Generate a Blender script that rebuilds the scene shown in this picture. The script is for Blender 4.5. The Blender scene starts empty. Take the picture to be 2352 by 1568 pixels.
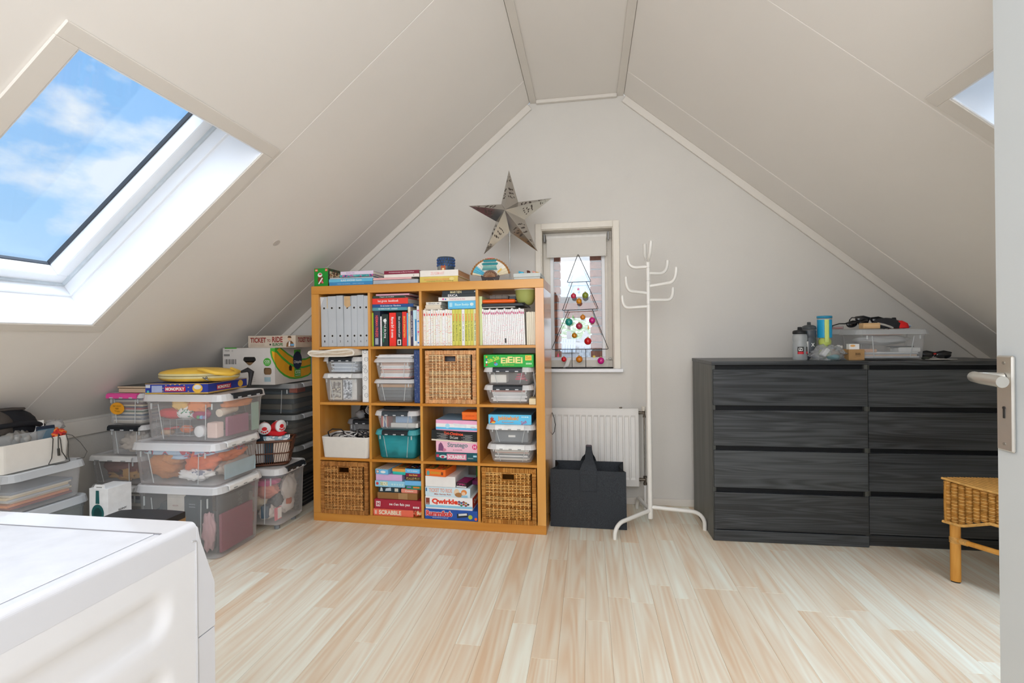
import bpy, math, random
from mathutils import Matrix, Vector, noise
random.seed(11)
SC = bpy.context.scene
COL = SC.collection
PI = math.pi

# ---------------------------------------------------------------- camera
cam_d = bpy.data.cameras.new('camera')
cam_d.sensor_width = 36.0
cam_d.lens = 36.0 * 1107.43 / 2352
cam_d.shift_y = -5.8 / 2352
cam_d.clip_start = 0.05
cam_d.clip_end = 200
cam = bpy.data.objects.new('camera', cam_d)
COL.objects.link(cam)
_yaw, _roll = 0.1574, -0.0115
_fw = Vector((-math.sin(_yaw), math.cos(_yaw), 0)); _rt = Vector((math.cos(_yaw), math.sin(_yaw), 0)); _up = Vector((0, 0, 1))
_r3 = _rt * math.cos(_roll) + _up * math.sin(_roll); _u3 = _up * math.cos(_roll) - _rt * math.sin(_roll)
cam.matrix_world = Matrix(((_r3.x, _u3.x, -_fw.x, 1.5399), (_r3.y, _u3.y, -_fw.y, -3.3924), (_r3.z, _u3.z, -_fw.z, 1.1408), (0, 0, 0, 1)))
SC.camera = cam

# ---------------------------------------------------------------- exposure
vs = SC.view_settings
vs.view_transform = 'Standard'
vs.look = 'None'
vs.exposure = 0.04
vs.gamma = 1.0
vs.use_curve_mapping = False
SC.cycles.transparent_max_bounces = 16
SC.cycles.max_bounces = 6
SC.cycles.diffuse_bounces = 4
SC.cycles.glossy_bounces = 3
SC.cycles.caustics_reflective = False
SC.cycles.caustics_refractive = False
SC.cycles.use_adaptive_sampling = True
SC.cycles.adaptive_threshold = 0.05

# ---------------------------------------------------------------- sky
world = bpy.data.worlds.new('sky')
SC.world = world
world.use_nodes = True
wt = world.node_tree
wt.nodes.clear()
def wn(t, **k):
    n = wt.nodes.new(t)
    for a, b in k.items(): setattr(n, a, b)
    return n
w_out = wn('ShaderNodeOutputWorld'); w_bg = wn('ShaderNodeBackground'); w_tc = wn('ShaderNodeTexCoord')
w_sep = wn('ShaderNodeSeparateXYZ'); w_grad = wn('ShaderNodeValToRGB'); w_map = wn('ShaderNodeMapping')
w_noise = wn('ShaderNodeTexNoise'); w_ramp = wn('ShaderNodeValToRGB'); w_mix = wn('ShaderNodeMixRGB')
wt.links.new(w_tc.outputs['Generated'], w_sep.inputs[0])
wt.links.new(w_sep.outputs['Z'], w_grad.inputs[0])
e = w_grad.color_ramp.elements
e[0].position = 0.0; e[0].color = (0.72, 0.86, 1.0, 1)
e[1].position = 0.55; e[1].color = (0.28, 0.55, 0.95, 1)
_m = w_grad.color_ramp.elements.new(0.2); _m.color = (0.46, 0.71, 0.99, 1)
wt.links.new(w_tc.outputs['Generated'], w_map.inputs[0])
w_map.inputs['Scale'].default_value = (1.0, 1.0, 1.7)
w_map.inputs['Location'].default_value = (1.9, 0.35, 0.4)
wt.links.new(w_map.outputs[0], w_noise.inputs['Vector'])
w_noise.inputs['Scale'].default_value = 4.2; w_noise.inputs['Detail'].default_value = 8.0; w_noise.inputs['Roughness'].default_value = 0.55
wt.links.new(w_noise.outputs[0], w_ramp.inputs[0])
e = w_ramp.color_ramp.elements
e[0].position = 0.455; e[0].color = (0, 0, 0, 1); e[1].position = 0.565; e[1].color = (1, 1, 1, 1)
wt.links.new(w_ramp.outputs[0], w_mix.inputs[0]); wt.links.new(w_grad.outputs[0], w_mix.inputs[1])
w_mix.inputs[2].default_value = (0.97, 0.98, 1.0, 1)
wt.links.new(w_mix.outputs[0], w_bg.inputs['Color'])
w_bg.inputs['Strength'].default_value = 1.0
wt.links.new(w_bg.outputs[0], w_out.inputs[0])

# ---------------------------------------------------------------- large lights
def area(name, loc, target, sx, sy, power, col=(1, 1, 1)):
    d = bpy.data.lights.new(name, 'AREA'); d.shape = 'RECTANGLE'; d.size = sx; d.size_y = sy
    d.energy = power; d.color = col
    o = bpy.data.objects.new(name, d); COL.objects.link(o)
    v = Vector(target) - Vector(loc)
    o.location = loc; o.rotation_euler = v.to_track_quat('-Z', 'Y').to_euler()
    return o
# bright sky overhead coming in through the two roof windows, and an added fill light behind the camera
area('daylight_roof_window_west', (-0.35, -1.85, 3.5), (-0.25, -1.85, 1.5), 1.8, 1.5, 128, (0.93, 0.98, 1.06))
area('daylight_roof_window_east', (3.30, -1.85, 3.5), (3.2, -1.85, 1.5), 1.8, 1.5, 300, (0.93, 0.98, 1.06))
area('fill_behind_camera', (1.45, -4.25, 1.75), (1.45, -1.2, 2.1), 2.4, 1.6, 69, (0.95, 0.985, 1.05))

# ---------------------------------------------------------------- materials
def lin(h):
    r = []
    for i in (0, 2, 4):
        c = int(h[i:i + 2], 16) / 255
        r.append(c / 12.92 if c <= 0.04045 else ((c + 0.055) / 1.055) ** 2.4)
    return r
_mats = {}
def new_mat(name):
    m = bpy.data.materials.new(name); m.use_nodes = True
    nt = m.node_tree; nt.nodes.clear()
    out = nt.nodes.new('ShaderNodeOutputMaterial'); b = nt.nodes.new('ShaderNodeBsdfPrincipled')
    nt.links.new(b.outputs[0], out.inputs[0])
    return m, nt, b, out
def nd(nt, t, **k):
    n = nt.nodes.new(t)
    for a, v in k.items():
        if a.startswith('i_'): n.inputs[a[2:]].default_value = v
        else: setattr(n, a, v)
    return n
def boost(h, k):
    return [min(0.92, c * k) for c in lin(h)] + [1.0]
# plain coloured material with a little procedural grain in colour and relief
def mk(hexcol, rough=0.5, k=1.25, metal=0.0, vary=0.06, scale=25.0, bump=0.0, bscale=200.0, spec=0.4, coat=0.0):
    key = ('mk', hexcol, rough, k, metal, vary, scale, bump, bscale, spec, coat)
    if key in _mats: return _mats[key]
    m, nt, b, out = new_mat('paint_' + hexcol.lower())
    c = boost(hexcol, k)
    tc = nd(nt, 'ShaderNodeTexCoord')
    if vary > 0:
        n = nd(nt, 'ShaderNodeTexNoise', i_Scale=scale, i_Detail=3.0)
        nt.links.new(tc.outputs['Object'], n.inputs['Vector'])
        r = nd(nt, 'ShaderNodeValToRGB')
        r.color_ramp.elements[0].position = 0.3; r.color_ramp.elements[1].position = 0.7
        r.color_ramp.elements[0].color = [x * (1 - vary) for x in c[:3]] + [1]
        r.color_ramp.elements[1].color = [min(0.95, x * (1 + vary)) for x in c[:3]] + [1]
        nt.links.new(n.outputs[0], r.inputs[0]); nt.links.new(r.outputs[0], b.inputs['Base Color'])
    else:
        b.inputs['Base Color'].default_value = c
    b.inputs['Roughness'].default_value = rough
    b.inputs['Metallic'].default_value = metal
    b.inputs['Specular IOR Level'].default_value = spec
    b.inputs['Coat Weight'].default_value = coat
    if bump > 0:
        n2 = nd(nt, 'ShaderNodeTexNoise', i_Scale=bscale, i_Detail=4.0)
        nt.links.new(tc.outputs['Object'], n2.inputs['Vector'])
        bp = nd(nt, 'ShaderNodeBump', i_Strength=bump, i_Distance=0.002)
        nt.links.new(n2.outputs[0], bp.inputs['Height']); nt.links.new(bp.outputs[0], b.inputs['Normal'])
    _mats[key] = m
    return m
# wood: stretched noise along an axis (0,1,2), ring lines, two tones
def wood(h1, h2, axis=0, rough=0.35, k=1.25, scale=9.0, stretch=0.09, lines=1.0, rnd=False, bump=0.05, spec=0.4, dist=2.0, lo=0.28, hi=0.74):
    key = ('wood', h1, h2, axis, rough, k, scale, stretch, lines, rnd, bump, spec, dist, lo, hi)
    if key in _mats: return _mats[key]
    m, nt, b, out = new_mat('wood_' + h1.lower())
    tc = nd(nt, 'ShaderNodeTexCoord'); mp = nd(nt, 'ShaderNodeMapping')
    s = [1.0, 1.0, 1.0]; s[axis] = stretch
    mp.inputs['Scale'].default_value = s
    nt.links.new(tc.outputs['Object'], mp.inputs[0])
    vec = mp.outputs[0]
    oi = nd(nt, 'ShaderNodeObjectInfo')
    add = nd(nt, 'ShaderNodeVectorMath', operation='ADD'); mul = nd(nt, 'ShaderNodeVectorMath', operation='SCALE')
    cmb = nd(nt, 'ShaderNodeCombineXYZ')
    for i in range(3): nt.links.new(oi.outputs['Random'], cmb.inputs[i])
    nt.links.new(cmb.outputs[0], mul.inputs[0]); mul.inputs['Scale'].default_value = 37.0
    nt.links.new(vec, add.inputs[0]); nt.links.new(mul.outputs[0], add.inputs[1]); vec = add.outputs[0]
    n = nd(nt, 'ShaderNodeTexNoise', i_Scale=scale, i_Detail=5.0, i_Distortion=0.6)
    nt.links.new(vec, n.inputs['Vector'])
    # ring lines: contour lines of a soft noise give flame-shaped grain
    n3 = nd(nt, 'ShaderNodeTexNoise', i_Scale=scale * 0.55, i_Detail=1.0)
    nt.links.new(vec, n3.inputs['Vector'])
    mm = nd(nt, 'ShaderNodeMath', operation='MULTIPLY'); mm.inputs[1].default_value = 60.0 * dist
    sn = nd(nt, 'ShaderNodeMath', operation='SINE')
    nt.links.new(n3.outputs[0], mm.inputs[0]); nt.links.new(mm.outputs[0], sn.inputs[0])
    m2 = nd(nt, 'ShaderNodeMath', operation='MULTIPLY'); m2.inputs[1].default_value = 0.10 * lines
    nt.links.new(sn.outputs[0], m2.inputs[0])
    a2 = nd(nt, 'ShaderNodeMath', operation='ADD')
    nt.links.new(n.outputs[0], a2.inputs[0]); nt.links.new(m2.outputs[0], a2.inputs[1])
    val = a2.outputs[0]
    if rnd:
        a3 = nd(nt, 'ShaderNodeMath', operation='MULTIPLY_ADD'); a3.inputs[1].default_value = 0.26 * float(rnd); a3.inputs[2].default_value = -0.13 * float(rnd)
        nt.links.new(oi.outputs['Random'], a3.inputs[0])
        a4 = nd(nt, 'ShaderNodeMath', operation='ADD'); nt.links.new(val, a4.inputs[0]); nt.links.new(a3.outputs[0], a4.inputs[1]); val = a4.outputs[0]
    r = nd(nt, 'ShaderNodeValToRGB')
    r.color_ramp.elements[0].position = lo; r.color_ramp.elements[1].position = hi
    r.color_ramp.elements[0].color = boost(h1, k); r.color_ramp.elements[1].color = boost(h2, k)
    nt.links.new(val, r.inputs[0]); nt.links.new(r.outputs[0], b.inputs['Base Color'])
    b.inputs['Roughness'].default_value = rough; b.inputs['Specular IOR Level'].default_value = spec
    if bump > 0:
        bp = nd(nt, 'ShaderNodeBump', i_Strength=bump, i_Distance=0.002)
        nt.links.new(val, bp.inputs['Height']); nt.links.new(bp.outputs[0], b.inputs['Normal'])
    _mats[key] = m
    return m
# clear / milky plastic: transparent mixed with a pale glossy skin
def plastic(hexcol='E8EEF2', opac=0.25, rough=0.25, tint='FFFFFF'):
    key = ('pl', hexcol, opac, rough, tint)
    if key in _mats: return _mats[key]
    m, nt, b, out = new_mat('clear_plastic_' + hexcol.lower())
    b.inputs['Base Color'].default_value = boost(hexcol, 1.0); b.inputs['Roughness'].default_value = rough
    tr = nd(nt, 'ShaderNodeBsdfTransparent'); tr.inputs[0].default_value = lin(tint) + [1]
    mx = nd(nt, 'ShaderNodeMixShader')
    lw = nd(nt, 'ShaderNodeLayerWeight'); lw.inputs['Blend'].default_value = 0.25
    ma = nd(nt, 'ShaderNodeMath', operation='MULTIPLY_ADD', use_clamp=True); ma.inputs[1].default_value = 0.45; ma.inputs[2].default_value = opac
    nt.links.new(lw.outputs['Fresnel'], ma.inputs[0]); nt.links.new(ma.outputs[0], mx.inputs[0])
    tl_ = nd(nt, 'ShaderNodeBsdfTranslucent'); tl_.inputs[0].default_value = boost(hexcol, 1.0); m3 = nd(nt, 'ShaderNodeMixShader'); m3.inputs[0].default_value = 0.2
    nt.links.new(b.outputs[0], m3.inputs[1]); nt.links.new(tl_.outputs[0], m3.inputs[2])
    nt.links.new(tr.outputs[0], mx.inputs[1]); nt.links.new(m3.outputs[0], mx.inputs[2]); nt.links.new(mx.outputs[0], out.inputs[0])
    _mats[key] = m
    return m
def glassm(opac=0.05, tint='FFFFFF'):
    key = ('gl', opac, tint)
    if key in _mats: return _mats[key]
    m, nt, b, out = new_mat('window_glass')
    tr = nd(nt, 'ShaderNodeBsdfTransparent'); tr.inputs[0].default_value = lin(tint) + [1]
    gl = nd(nt, 'ShaderNodeBsdfGlossy'); gl.inputs['Roughness'].default_value = 0.02
    mx = nd(nt, 'ShaderNodeMixShader'); mx.inputs[0].default_value = opac
    nt.links.new(tr.outputs[0], mx.inputs[1]); nt.links.new(gl.outputs[0], mx.inputs[2]); nt.links.new(mx.outputs[0], out.inputs[0])
    _mats[key] = m
    return m
# cloth / print made of several hues in soft blotches
def blotch(cols, scale=8.0, rough=0.8, k=1.2, bump=0.2, sharp=True):
    key = ('bl', tuple(cols), scale, rough, k, bump, sharp)
    if key in _mats: return _mats[key]
    m, nt, b, out = new_mat('blotched_' + cols[0].lower())
    tc = nd(nt, 'ShaderNodeTexCoord'); n = nd(nt, 'ShaderNodeTexNoise', i_Scale=scale, i_Detail=2.0)
    nt.links.new(tc.outputs['Object'], n.inputs['Vector'])
    r = nd(nt, 'ShaderNodeValToRGB'); cr = r.color_ramp
    if sharp: cr.interpolation = 'CONSTANT'
    N = len(cols)
    cr.elements[0].position = 0.0; cr.elements[0].color = boost(cols[0], k)
    cr.elements[1].position = 0.34 + 0.36 / N; cr.elements[1].color = boost(cols[1], k)
    for i in range(2, N):
        el = cr.elements.new(0.34 + 0.36 * i / N); el.color = boost(cols[i], k)
    nt.links.new(n.outputs[0], r.inputs[0]); nt.links.new(r.outputs[0], b.inputs['Base Color'])
    b.inputs['Roughness'].default_value = rough
    if bump:
        bp = nd(nt, 'ShaderNodeBump', i_Strength=bump, i_Distance=0.004)
        n2 = nd(nt, 'ShaderNodeTexNoise', i_Scale=scale * 6, i_Detail=3.0)
        nt.links.new(tc.outputs['Object'], n2.inputs['Vector']); nt.links.new(n2.outputs[0], bp.inputs['Height']); nt.links.new(bp.outputs[0], b.inputs['Normal'])
    _mats[key] = m
    return m
# paper block seen edge-on: fine stripes along an axis
def pages(hexcol='E6DFCF', axis=0):
    key = ('pg', hexcol, axis)
    if key in _mats: return _mats[key]
    m, nt, b, out = new_mat('paper_edges')
    tc = nd(nt, 'ShaderNodeTexCoord'); mp = nd(nt, 'ShaderNodeMapping'); s = [2.0, 2.0, 2.0]; s[axis] = 900.0
    mp.inputs['Scale'].default_value = s
    nt.links.new(tc.outputs['Object'], mp.inputs[0])
    n = nd(nt, 'ShaderNodeTexNoise', i_Scale=1.0, i_Detail=1.0); nt.links.new(mp.outputs[0], n.inputs['Vector'])
    r = nd(nt, 'ShaderNodeValToRGB'); c = boost(hexcol, 1.2)
    r.color_ramp.elements[0].position = 0.3; r.color_ramp.elements[0].color = [x * 0.7 for x in c[:3]] + [1]; r.color_ramp.elements[1].position = 0.6; r.color_ramp.elements[1].color = c
    nt.links.new(n.outputs[0], r.inputs[0]); nt.links.new(r.outputs[0], b.inputs['Base Color']); b.inputs['Roughness'].default_value = 0.8
    _mats[key] = m
    return m
# faint rows of print on a cover: coloured ticks over a ground colour, along axis a (rows stacked along axis c)
def printed(ground, inks, a=2, c=0, sa=120.0, sc=40.0, thr=0.58, rough=0.45):
    key = ('pr', ground, tuple(inks), a, c, sa, sc, thr, rough)
    if key in _mats: return _mats[key]
    m, nt, b, out = new_mat('printed_' + ground.lower())
    tc = nd(nt, 'ShaderNodeTexCoord'); mp = nd(nt, 'ShaderNodeMapping'); s = [0.0, 0.0, 0.0]; s[a] = sa; s[c] = sc
    mp.inputs['Scale'].default_value = s
    oi = nd(nt, 'ShaderNodeObjectInfo'); ad = nd(nt, 'ShaderNodeVectorMath', operation='ADD'); sc_ = nd(nt, 'ShaderNodeMath', operation='MULTIPLY'); sc_.inputs[1].default_value = 91.0
    nt.links.new(oi.outputs['Random'], sc_.inputs[0]); cm = nd(nt, 'ShaderNodeCombineXYZ')
    for i in range(3): nt.links.new(sc_.outputs[0], cm.inputs[i])
    nt.links.new(tc.outputs['Object'], mp.inputs[0]); nt.links.new(mp.outputs[0], ad.inputs[0]); nt.links.new(cm.outputs[0], ad.inputs[1])
    n = nd(nt, 'ShaderNodeTexNoise', i_Scale=1.0, i_Detail=2.0); nt.links.new(ad.outputs[0], n.inputs['Vector'])
    r = nd(nt, 'ShaderNodeValToRGB'); r.color_ramp.elements[0].position = thr; r.color_ramp.elements[1].position = thr + 0.03
    nt.links.new(n.outputs[0], r.inputs[0])
    n2 = nd(nt, 'ShaderNodeTexNoise', i_Scale=14.0, i_Detail=0.0); nt.links.new(tc.outputs['Object'], n2.inputs['Vector'])
    r2 = nd(nt, 'ShaderNodeValToRGB'); r2.color_ramp.interpolation = 'CONSTANT'
    r2.color_ramp.elements[0].color = boost(inks[0], 1.2); r2.color_ramp.elements[1].position = 0.52; r2.color_ramp.elements[1].color = boost(inks[-1], 1.2)
    nt.links.new(n2.outputs[0], r2.inputs[0])
    mx = nd(nt, 'ShaderNodeMixRGB'); nt.links.new(r.outputs[0], mx.inputs[0]); mx.inputs[1].default_value = boost(ground, 1.25); nt.links.new(r2.outputs[0], mx.inputs[2])
    nt.links.new(mx.outputs[0], b.inputs['Base Color']); b.inputs['Roughness'].default_value = rough
    _mats[key] = m
    return m

# ---------------------------------------------------------------- mesh helpers
class MB:
    def __init__(s): s.v = []; s.f = []; s.m = []; s.sm = []
    def add(s, vs_, fs, m=0, smooth=False, T=None):
        o = len(s.v)
        if T is not None: vs_ = [T @ Vector(v) for v in vs_]
        s.v += [tuple(v) for v in vs_]; s.f += [tuple(i + o for i in f) for f in fs]
        s.m += [m] * len(fs); s.sm += [smooth] * len(fs)
        return s
    def box(s, x0, x1, y0, y1, z0, z1, m=0, b=0.0, T=None):
        if x1 < x0: x0, x1 = x1, x0
        if y1 < y0: y0, y1 = y1, y0
        if z1 < z0: z0, z1 = z1, z0
        b = min(b, (x1 - x0) * .45, (y1 - y0) * .45, (z1 - z0) * .45)
        if b <= 0:
            v = [(x0, y0, z0), (x1, y0, z0), (x1, y1, z0), (x0, y1, z0), (x0, y0, z1), (x1, y0, z1), (x1, y1, z1), (x0, y1, z1)]
            f = [(0, 3, 2, 1), (4, 5, 6, 7), (0, 1, 5, 4), (1, 2, 6, 5), (2, 3, 7, 6), (3, 0, 4, 7)]
            return s.add(v, f, m, False, T)
        v = []; ix = {}
        for sx in (0, 1):
            for sy in (0, 1):
                for sz in (0, 1):
                    X, Y, Z = (x0, x1)[sx], (y0, y1)[sy], (z0, z1)[sz]
                    dx, dy, dz = (b, -b)[sx], (b, -b)[sy], (b, -b)[sz]
                    for a, p in enumerate(((X, Y + dy, Z + dz), (X + dx, Y, Z + dz), (X + dx, Y + dy, Z))):
                        ix[sx, sy, sz, a] = len(v); v.append(p)
        f = []
        for q in (0, 1):
            f.append([ix[q, 0, 0, 0], ix[q, 1, 0, 0], ix[q, 1, 1, 0], ix[q, 0, 1, 0]])
            f.append([ix[0, q, 0, 1], ix[1, q, 0, 1], ix[1, q, 1, 1], ix[0, q, 1, 1]])
            f.append([ix[0, 0, q, 2], ix[1, 0, q, 2], ix[1, 1, q, 2], ix[0, 1, q, 2]])
        for i in (0, 1):
            for j in (0, 1):
                f.append([ix[i, j, 0, 0], ix[i, j, 1, 0], ix[i, j, 1, 1], ix[i, j, 0, 1]])
                f.append([ix[i, 0, j, 0], ix[i, 1, j, 0], ix[i, 1, j, 2], ix[i, 0, j, 2]])
                f.append([ix[0, i, j, 1], ix[1, i, j, 1], ix[1, i, j, 2], ix[0, i, j, 2]])
                for k in (0, 1): f.append([ix[i, j, k, 0], ix[i, j, k, 1], ix[i, j, k, 2]])
        c = Vector(((x0 + x1) / 2, (y0 + y1) / 2, (z0 + z1) / 2)); ff = []
        for fa in f:
            p = [Vector(v[i]) for i in fa]; nrm = (p[1] - p[0]).cross(p[2] - p[0]); ce = sum(p, Vector()) / len(p)
            ff.append(tuple(fa) if nrm.dot(ce - c) > 0 else tuple(reversed(fa)))
        return s.add(v, ff, m, False, T)
    def tube(s, path, r, n=8, m=0, smooth=True, cap=True, T=None, closed=False):
        P = [Vector(p) for p in path]; N = len(P)
        R = r if isinstance(r, (list, tuple)) else [r] * N
        tang = []
        for i in range(N):
            if closed: t = P[(i + 1) % N] - P[i - 1]
            else: t = P[min(i + 1, N - 1)] - P[max(i - 1, 0)]
            tang.append(t.normalized() if t.length > 1e-9 else Vector((0, 0, 1)))
        a = tang[0].orthogonal().normalized(); v = []
        for i in range(N):
            t = tang[i]; a = (a - t * a.dot(t))
            a = a.normalized() if a.length > 1e-6 else t.orthogonal().normalized()
            b = t.cross(a)
            for k in range(n):
                an = 2 * PI * k / n
                v.append(P[i] + (a * math.cos(an) + b * math.sin(an)) * R[i])
        f = []
        for i in range(N if closed else N - 1):
            j = (i + 1) % N
            for k in range(n): f.append((i * n + k, i * n + (k + 1) % n, j * n + (k + 1) % n, j * n + k))
        s.add(v, f, m, smooth, T)
        if cap and not closed:
            s.add(v[:n], [tuple(reversed(range(n)))], m, False, T); s.add(v[-n:], [tuple(range(n))], m, False, T)
        return s
    def lathe(s, prof, n=20, m=0, smooth=True, T=None, arc=2 * PI):
        v = []; f = []; k = len(prof)
        for i in range(n):
            an = arc * i / n
            for r, z in prof: v.append((r * math.cos(an), r * math.sin(an), z))
        for i in range(n):
            j = (i + 1) % n
            for q in range(k - 1): f.append((i * k + q, j * k + q, j * k + q + 1, i * k + q + 1))
        return s.add(v, f, m, smooth, T)
    def cyl(s, r, z0, z1, n=20, m=0, T=None, r2=None, b=0.0):
        r2 = r if r2 is None else r2
        if b > 0: return s.lathe([(0, z0), (r - b, z0), (r, z0 + b), (r2, z1 - b), (r2 - b, z1), (0, z1)], n, m, True, T)
        v = [(r * math.cos(2 * PI * i / n), r * math.sin(2 * PI * i / n), z0) for i in range(n)] + [(r2 * math.cos(2 * PI * i / n), r2 * math.sin(2 * PI * i / n), z1) for i in range(n)]
        s.add(v, [(i, (i + 1) % n, n + (i + 1) % n, n + i) for i in range(n)], m, True, T)
        s.add(v, [tuple(reversed(range(n))), tuple(range(n, 2 * n))], m, False, T)
        return s
    def ball(s, c, r, n=14, m=0, amp=0.0, fr=3.0, seed=0, T=None, flat=None):
        rx, ry, rz = (r, r, r) if not isinstance(r, (tuple, list)) else r
        v = []; f = []; h = max(6, n // 2)
        for i in range(h + 1):
            th = PI * i / h
            for j in range(n):
                ph = 2 * PI * j / n
                d = Vector((math.sin(th) * math.cos(ph), math.sin(th) * math.sin(ph), math.cos(th)))
                q = 1 + (amp * (noise.noise(d * fr + Vector((seed * 7.3, seed * 3.1, 0))) + .38 * noise.noise(d * fr * 2.7 + Vector((seed * 2.3, 5.1, 0)))) if amp else 0)
                z = d.z * rz * q
                if flat is not None and z < -flat: z = -flat
                v.append((c[0] + d.x * rx * q, c[1] + d.y * ry * q, c[2] + z))
        for i in range(h):
            for j in range(n): f.append((i * n + j, (i + 1) * n + j, (i + 1) * n + (j + 1) % n, i * n + (j + 1) % n))
        return s.add(v, f, m, True, T)
    def prism(s, poly, d0, d1, plane='xz', m=0, smooth=False, T=None, caps=(0, 1)):
        N = len(poly)
        def P(a, b, d): return {'xz': (a, d, b), 'xy': (a, b, d), 'yz': (d, a, b)}[plane]
        v = [P(a, b, d0) for a, b in poly] + [P(a, b, d1) for a, b in poly]
        s.add(v, [(i, (i + 1) % N, N + (i + 1) % N, N + i) for i in range(N)], m, smooth, T)
        s.add(v, [tuple(range(N))] if 0 in caps else [], m, False, T)
        if 1 in caps: s.add(v, [tuple(range(N, 2 * N))], m, False, T)
        return s
    def quad(s, a, b, c, d, m=0, T=None): return s.add([a, b, c, d], [(0, 1, 2, 3)], m, False, T)
    # frame with a rectangular hole in the xz plane
    def frame(s, x0, x1, z0, z1, t, y0, y1, m=0, b=0.0, T=None):
        s.box(x0, x1, y0, y1, z0, z0 + t, m, b, T); s.box(x0, x1, y0, y1, z1 - t, z1, m, b, T)
        s.box(x0, x0 + t, y0, y1, z0 + t, z1 - t, m, b, T); s.box(x1 - t, x1, y0, y1, z0 + t, z1 - t, m, b, T)
        return s
    def mesh(s, name, mats):
        me = bpy.data.meshes.new(name); me.from_pydata(s.v, [], s.f)
        for mt in (mats if isinstance(mats, (list, tuple)) else [mats]): me.materials.append(mt)
        me.polygons.foreach_set('material_index', s.m); me.polygons.foreach_set('use_smooth', s.sm)
        me.validate(); me.update()
        return me
def ob(name, data, mats=None, parent=None, M=None):
    if isinstance(data, MB): data = data.mesh(name, mats)
    o = bpy.data.objects.new(name, data); COL.objects.link(o)
    if parent is not None: o.parent = parent
    if M is not None: o.matrix_local = M
    return o
def tag(o, label, cat, group=None, kind=None):
    o['label'] = label; o['category'] = cat
    if group: o['group'] = group
    if kind: o['kind'] = kind
    return o
def thing(name, label, cat, M=None, group=None):
    o = ob(name, None, None, None, M)
    o.empty_display_size = 0.05
    return tag(o, label, cat, group)
def struct(name, data, mats=None, parent=None, M=None):
    o = ob(name, data, mats, parent, M)
    if parent is None: o['kind'] = 'structure'
    return o
def T3(x, y, z, rz=0.0, rx=0.0, ry=0.0):
    return Matrix.Translation((x, y, z)) @ Matrix.Rotation(rz, 4, 'Z') @ Matrix.Rotation(rx, 4, 'X') @ Matrix.Rotation(ry, 4, 'Y')
def copy_tree(o, M=None, parent=None, label=None):
    c = o.copy(); COL.objects.link(c); c.parent = parent
    if M is not None: c.matrix_local = M
    if label: c['label'] = label
    for ch in list(o.children): copy_tree(ch, None, c)
    return c
def rrect(w, d, r, n=4):
    pts = []
    for cx, cy, a0 in ((w / 2 - r, d / 2 - r, 0), (-w / 2 + r, d / 2 - r, PI / 2), (-w / 2 + r, -d / 2 + r, PI), (w / 2 - r, -d / 2 + r, 1.5 * PI)):
        for i in range(n + 1):
            a = a0 + PI / 2 * i / n
            pts.append((cx + r * math.cos(a), cy + r * math.sin(a)))
    return pts
def loops(mb, rings, m=0, smooth=False, cap0=False, cap1=False, T=None):
    N = len(rings[0]); v = [p for r in rings for p in r]; f = []
    for i in range(len(rings) - 1):
        for j in range(N): f.append((i * N + j, i * N + (j + 1) % N, (i + 1) * N + (j + 1) % N, (i + 1) * N + j))
    mb.add(v, f, m, smooth, T)
    if cap0: mb.add(rings[0], [tuple(reversed(range(N)))], m, False, T)
    if cap1: mb.add(rings[-1], [tuple(range(N))], m, False, T)
# lettering: collected as font curves, turned into flat meshes at the end
_texts = []
def text(parent, body, c, w, h, mat, face='front', bold=0.0, spin=0.0, name='lettering', rows=None):
    _texts.append((parent, body, c, w, h, mat, face, bold, spin, name))
def flush_texts():
    tmp = []
    for t in _texts:
        cu = bpy.data.curves.new('font', 'FONT'); cu.body = t[1]; cu.align_x = 'CENTER'; cu.align_y = 'CENTER'; cu.size = 1.0
        cu.resolution_u = 3; cu.offset = t[7]
        o = bpy.data.objects.new('font', cu); COL.objects.link(o); tmp.append(o)
    dg = bpy.context.evaluated_depsgraph_get()
    for o, (parent, body, c, w, h, mat, face, bold, spin, name) in zip(tmp, _texts):
        me = bpy.data.meshes.new_from_object(o.evaluated_get(dg))
        me.name = 'lettering'
        xs = [v.co.x for v in me.vertices]; ys = [v.co.y for v in me.vertices]
        if xs:
            cx, cy = (min(xs) + max(xs)) / 2, (min(ys) + max(ys)) / 2
            sx = w / max(1e-6, max(xs) - min(xs)); sy = h / max(1e-6, max(ys) - min(ys))
            cs, sn = math.cos(spin), math.sin(spin)
            for v in me.vertices:
                x = (v.co.x - cx) * sx; y = (v.co.y - cy) * sy
                x, y = x * cs - y * sn, x * sn + y * cs
                if face == 'front': v.co = (c[0] + x, c[1], c[2] + y)
                elif face == 'right': v.co = (c[0], c[1] + x, c[2] + y)
                elif face == 'top': v.co = (c[0] + x, c[1] + y, c[2])
        me.materials.clear(); me.materials.append(mat)
        ob(name, me, None, parent)
        cu = o.data
        bpy.data.objects.remove(o); bpy.data.curves.remove(cu)

# ================================================================ THE ROOM
SL = 0.835; RX0, RX1, RZ = 1.149, 1.796, 2.807
KX0, KX1 = -1.36, 4.305; KZ = RZ - SL * (RX0 - KX0)
YN = -4.4
CA, SA = math.cos(math.atan(SL)), math.sin(math.atan(SL))
LEN = (RX0 - KX0) / CA
def zl(x): return RZ + SL * (x - RX0)
def zr(x): return RZ - SL * (x - RX1)
class SlopeMB(MB):
    """box coordinates (s down the slope, y, h into the room) on the west (side=-1) or east (side=1) roof slope"""
    def __init__(s, side): MB.__init__(s); s.side = side
    def sbox(s, s0, s1, y0, y1, h0, h1, m=0, b=0.0):
        t = MB(); t.box(s0, s1, y0, y1, h0, h1, m, b)
        X = RX0 if s.side < 0 else RX1
        vv = [(X + s.side * (a * CA) - s.side * h * SA, y, RZ - a * SA - h * CA) for a, y, h in t.v]
        fs = t.f if s.side > 0 else [tuple(reversed(f)) for f in t.f]
        return s.add(vv, fs, m)
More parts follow.
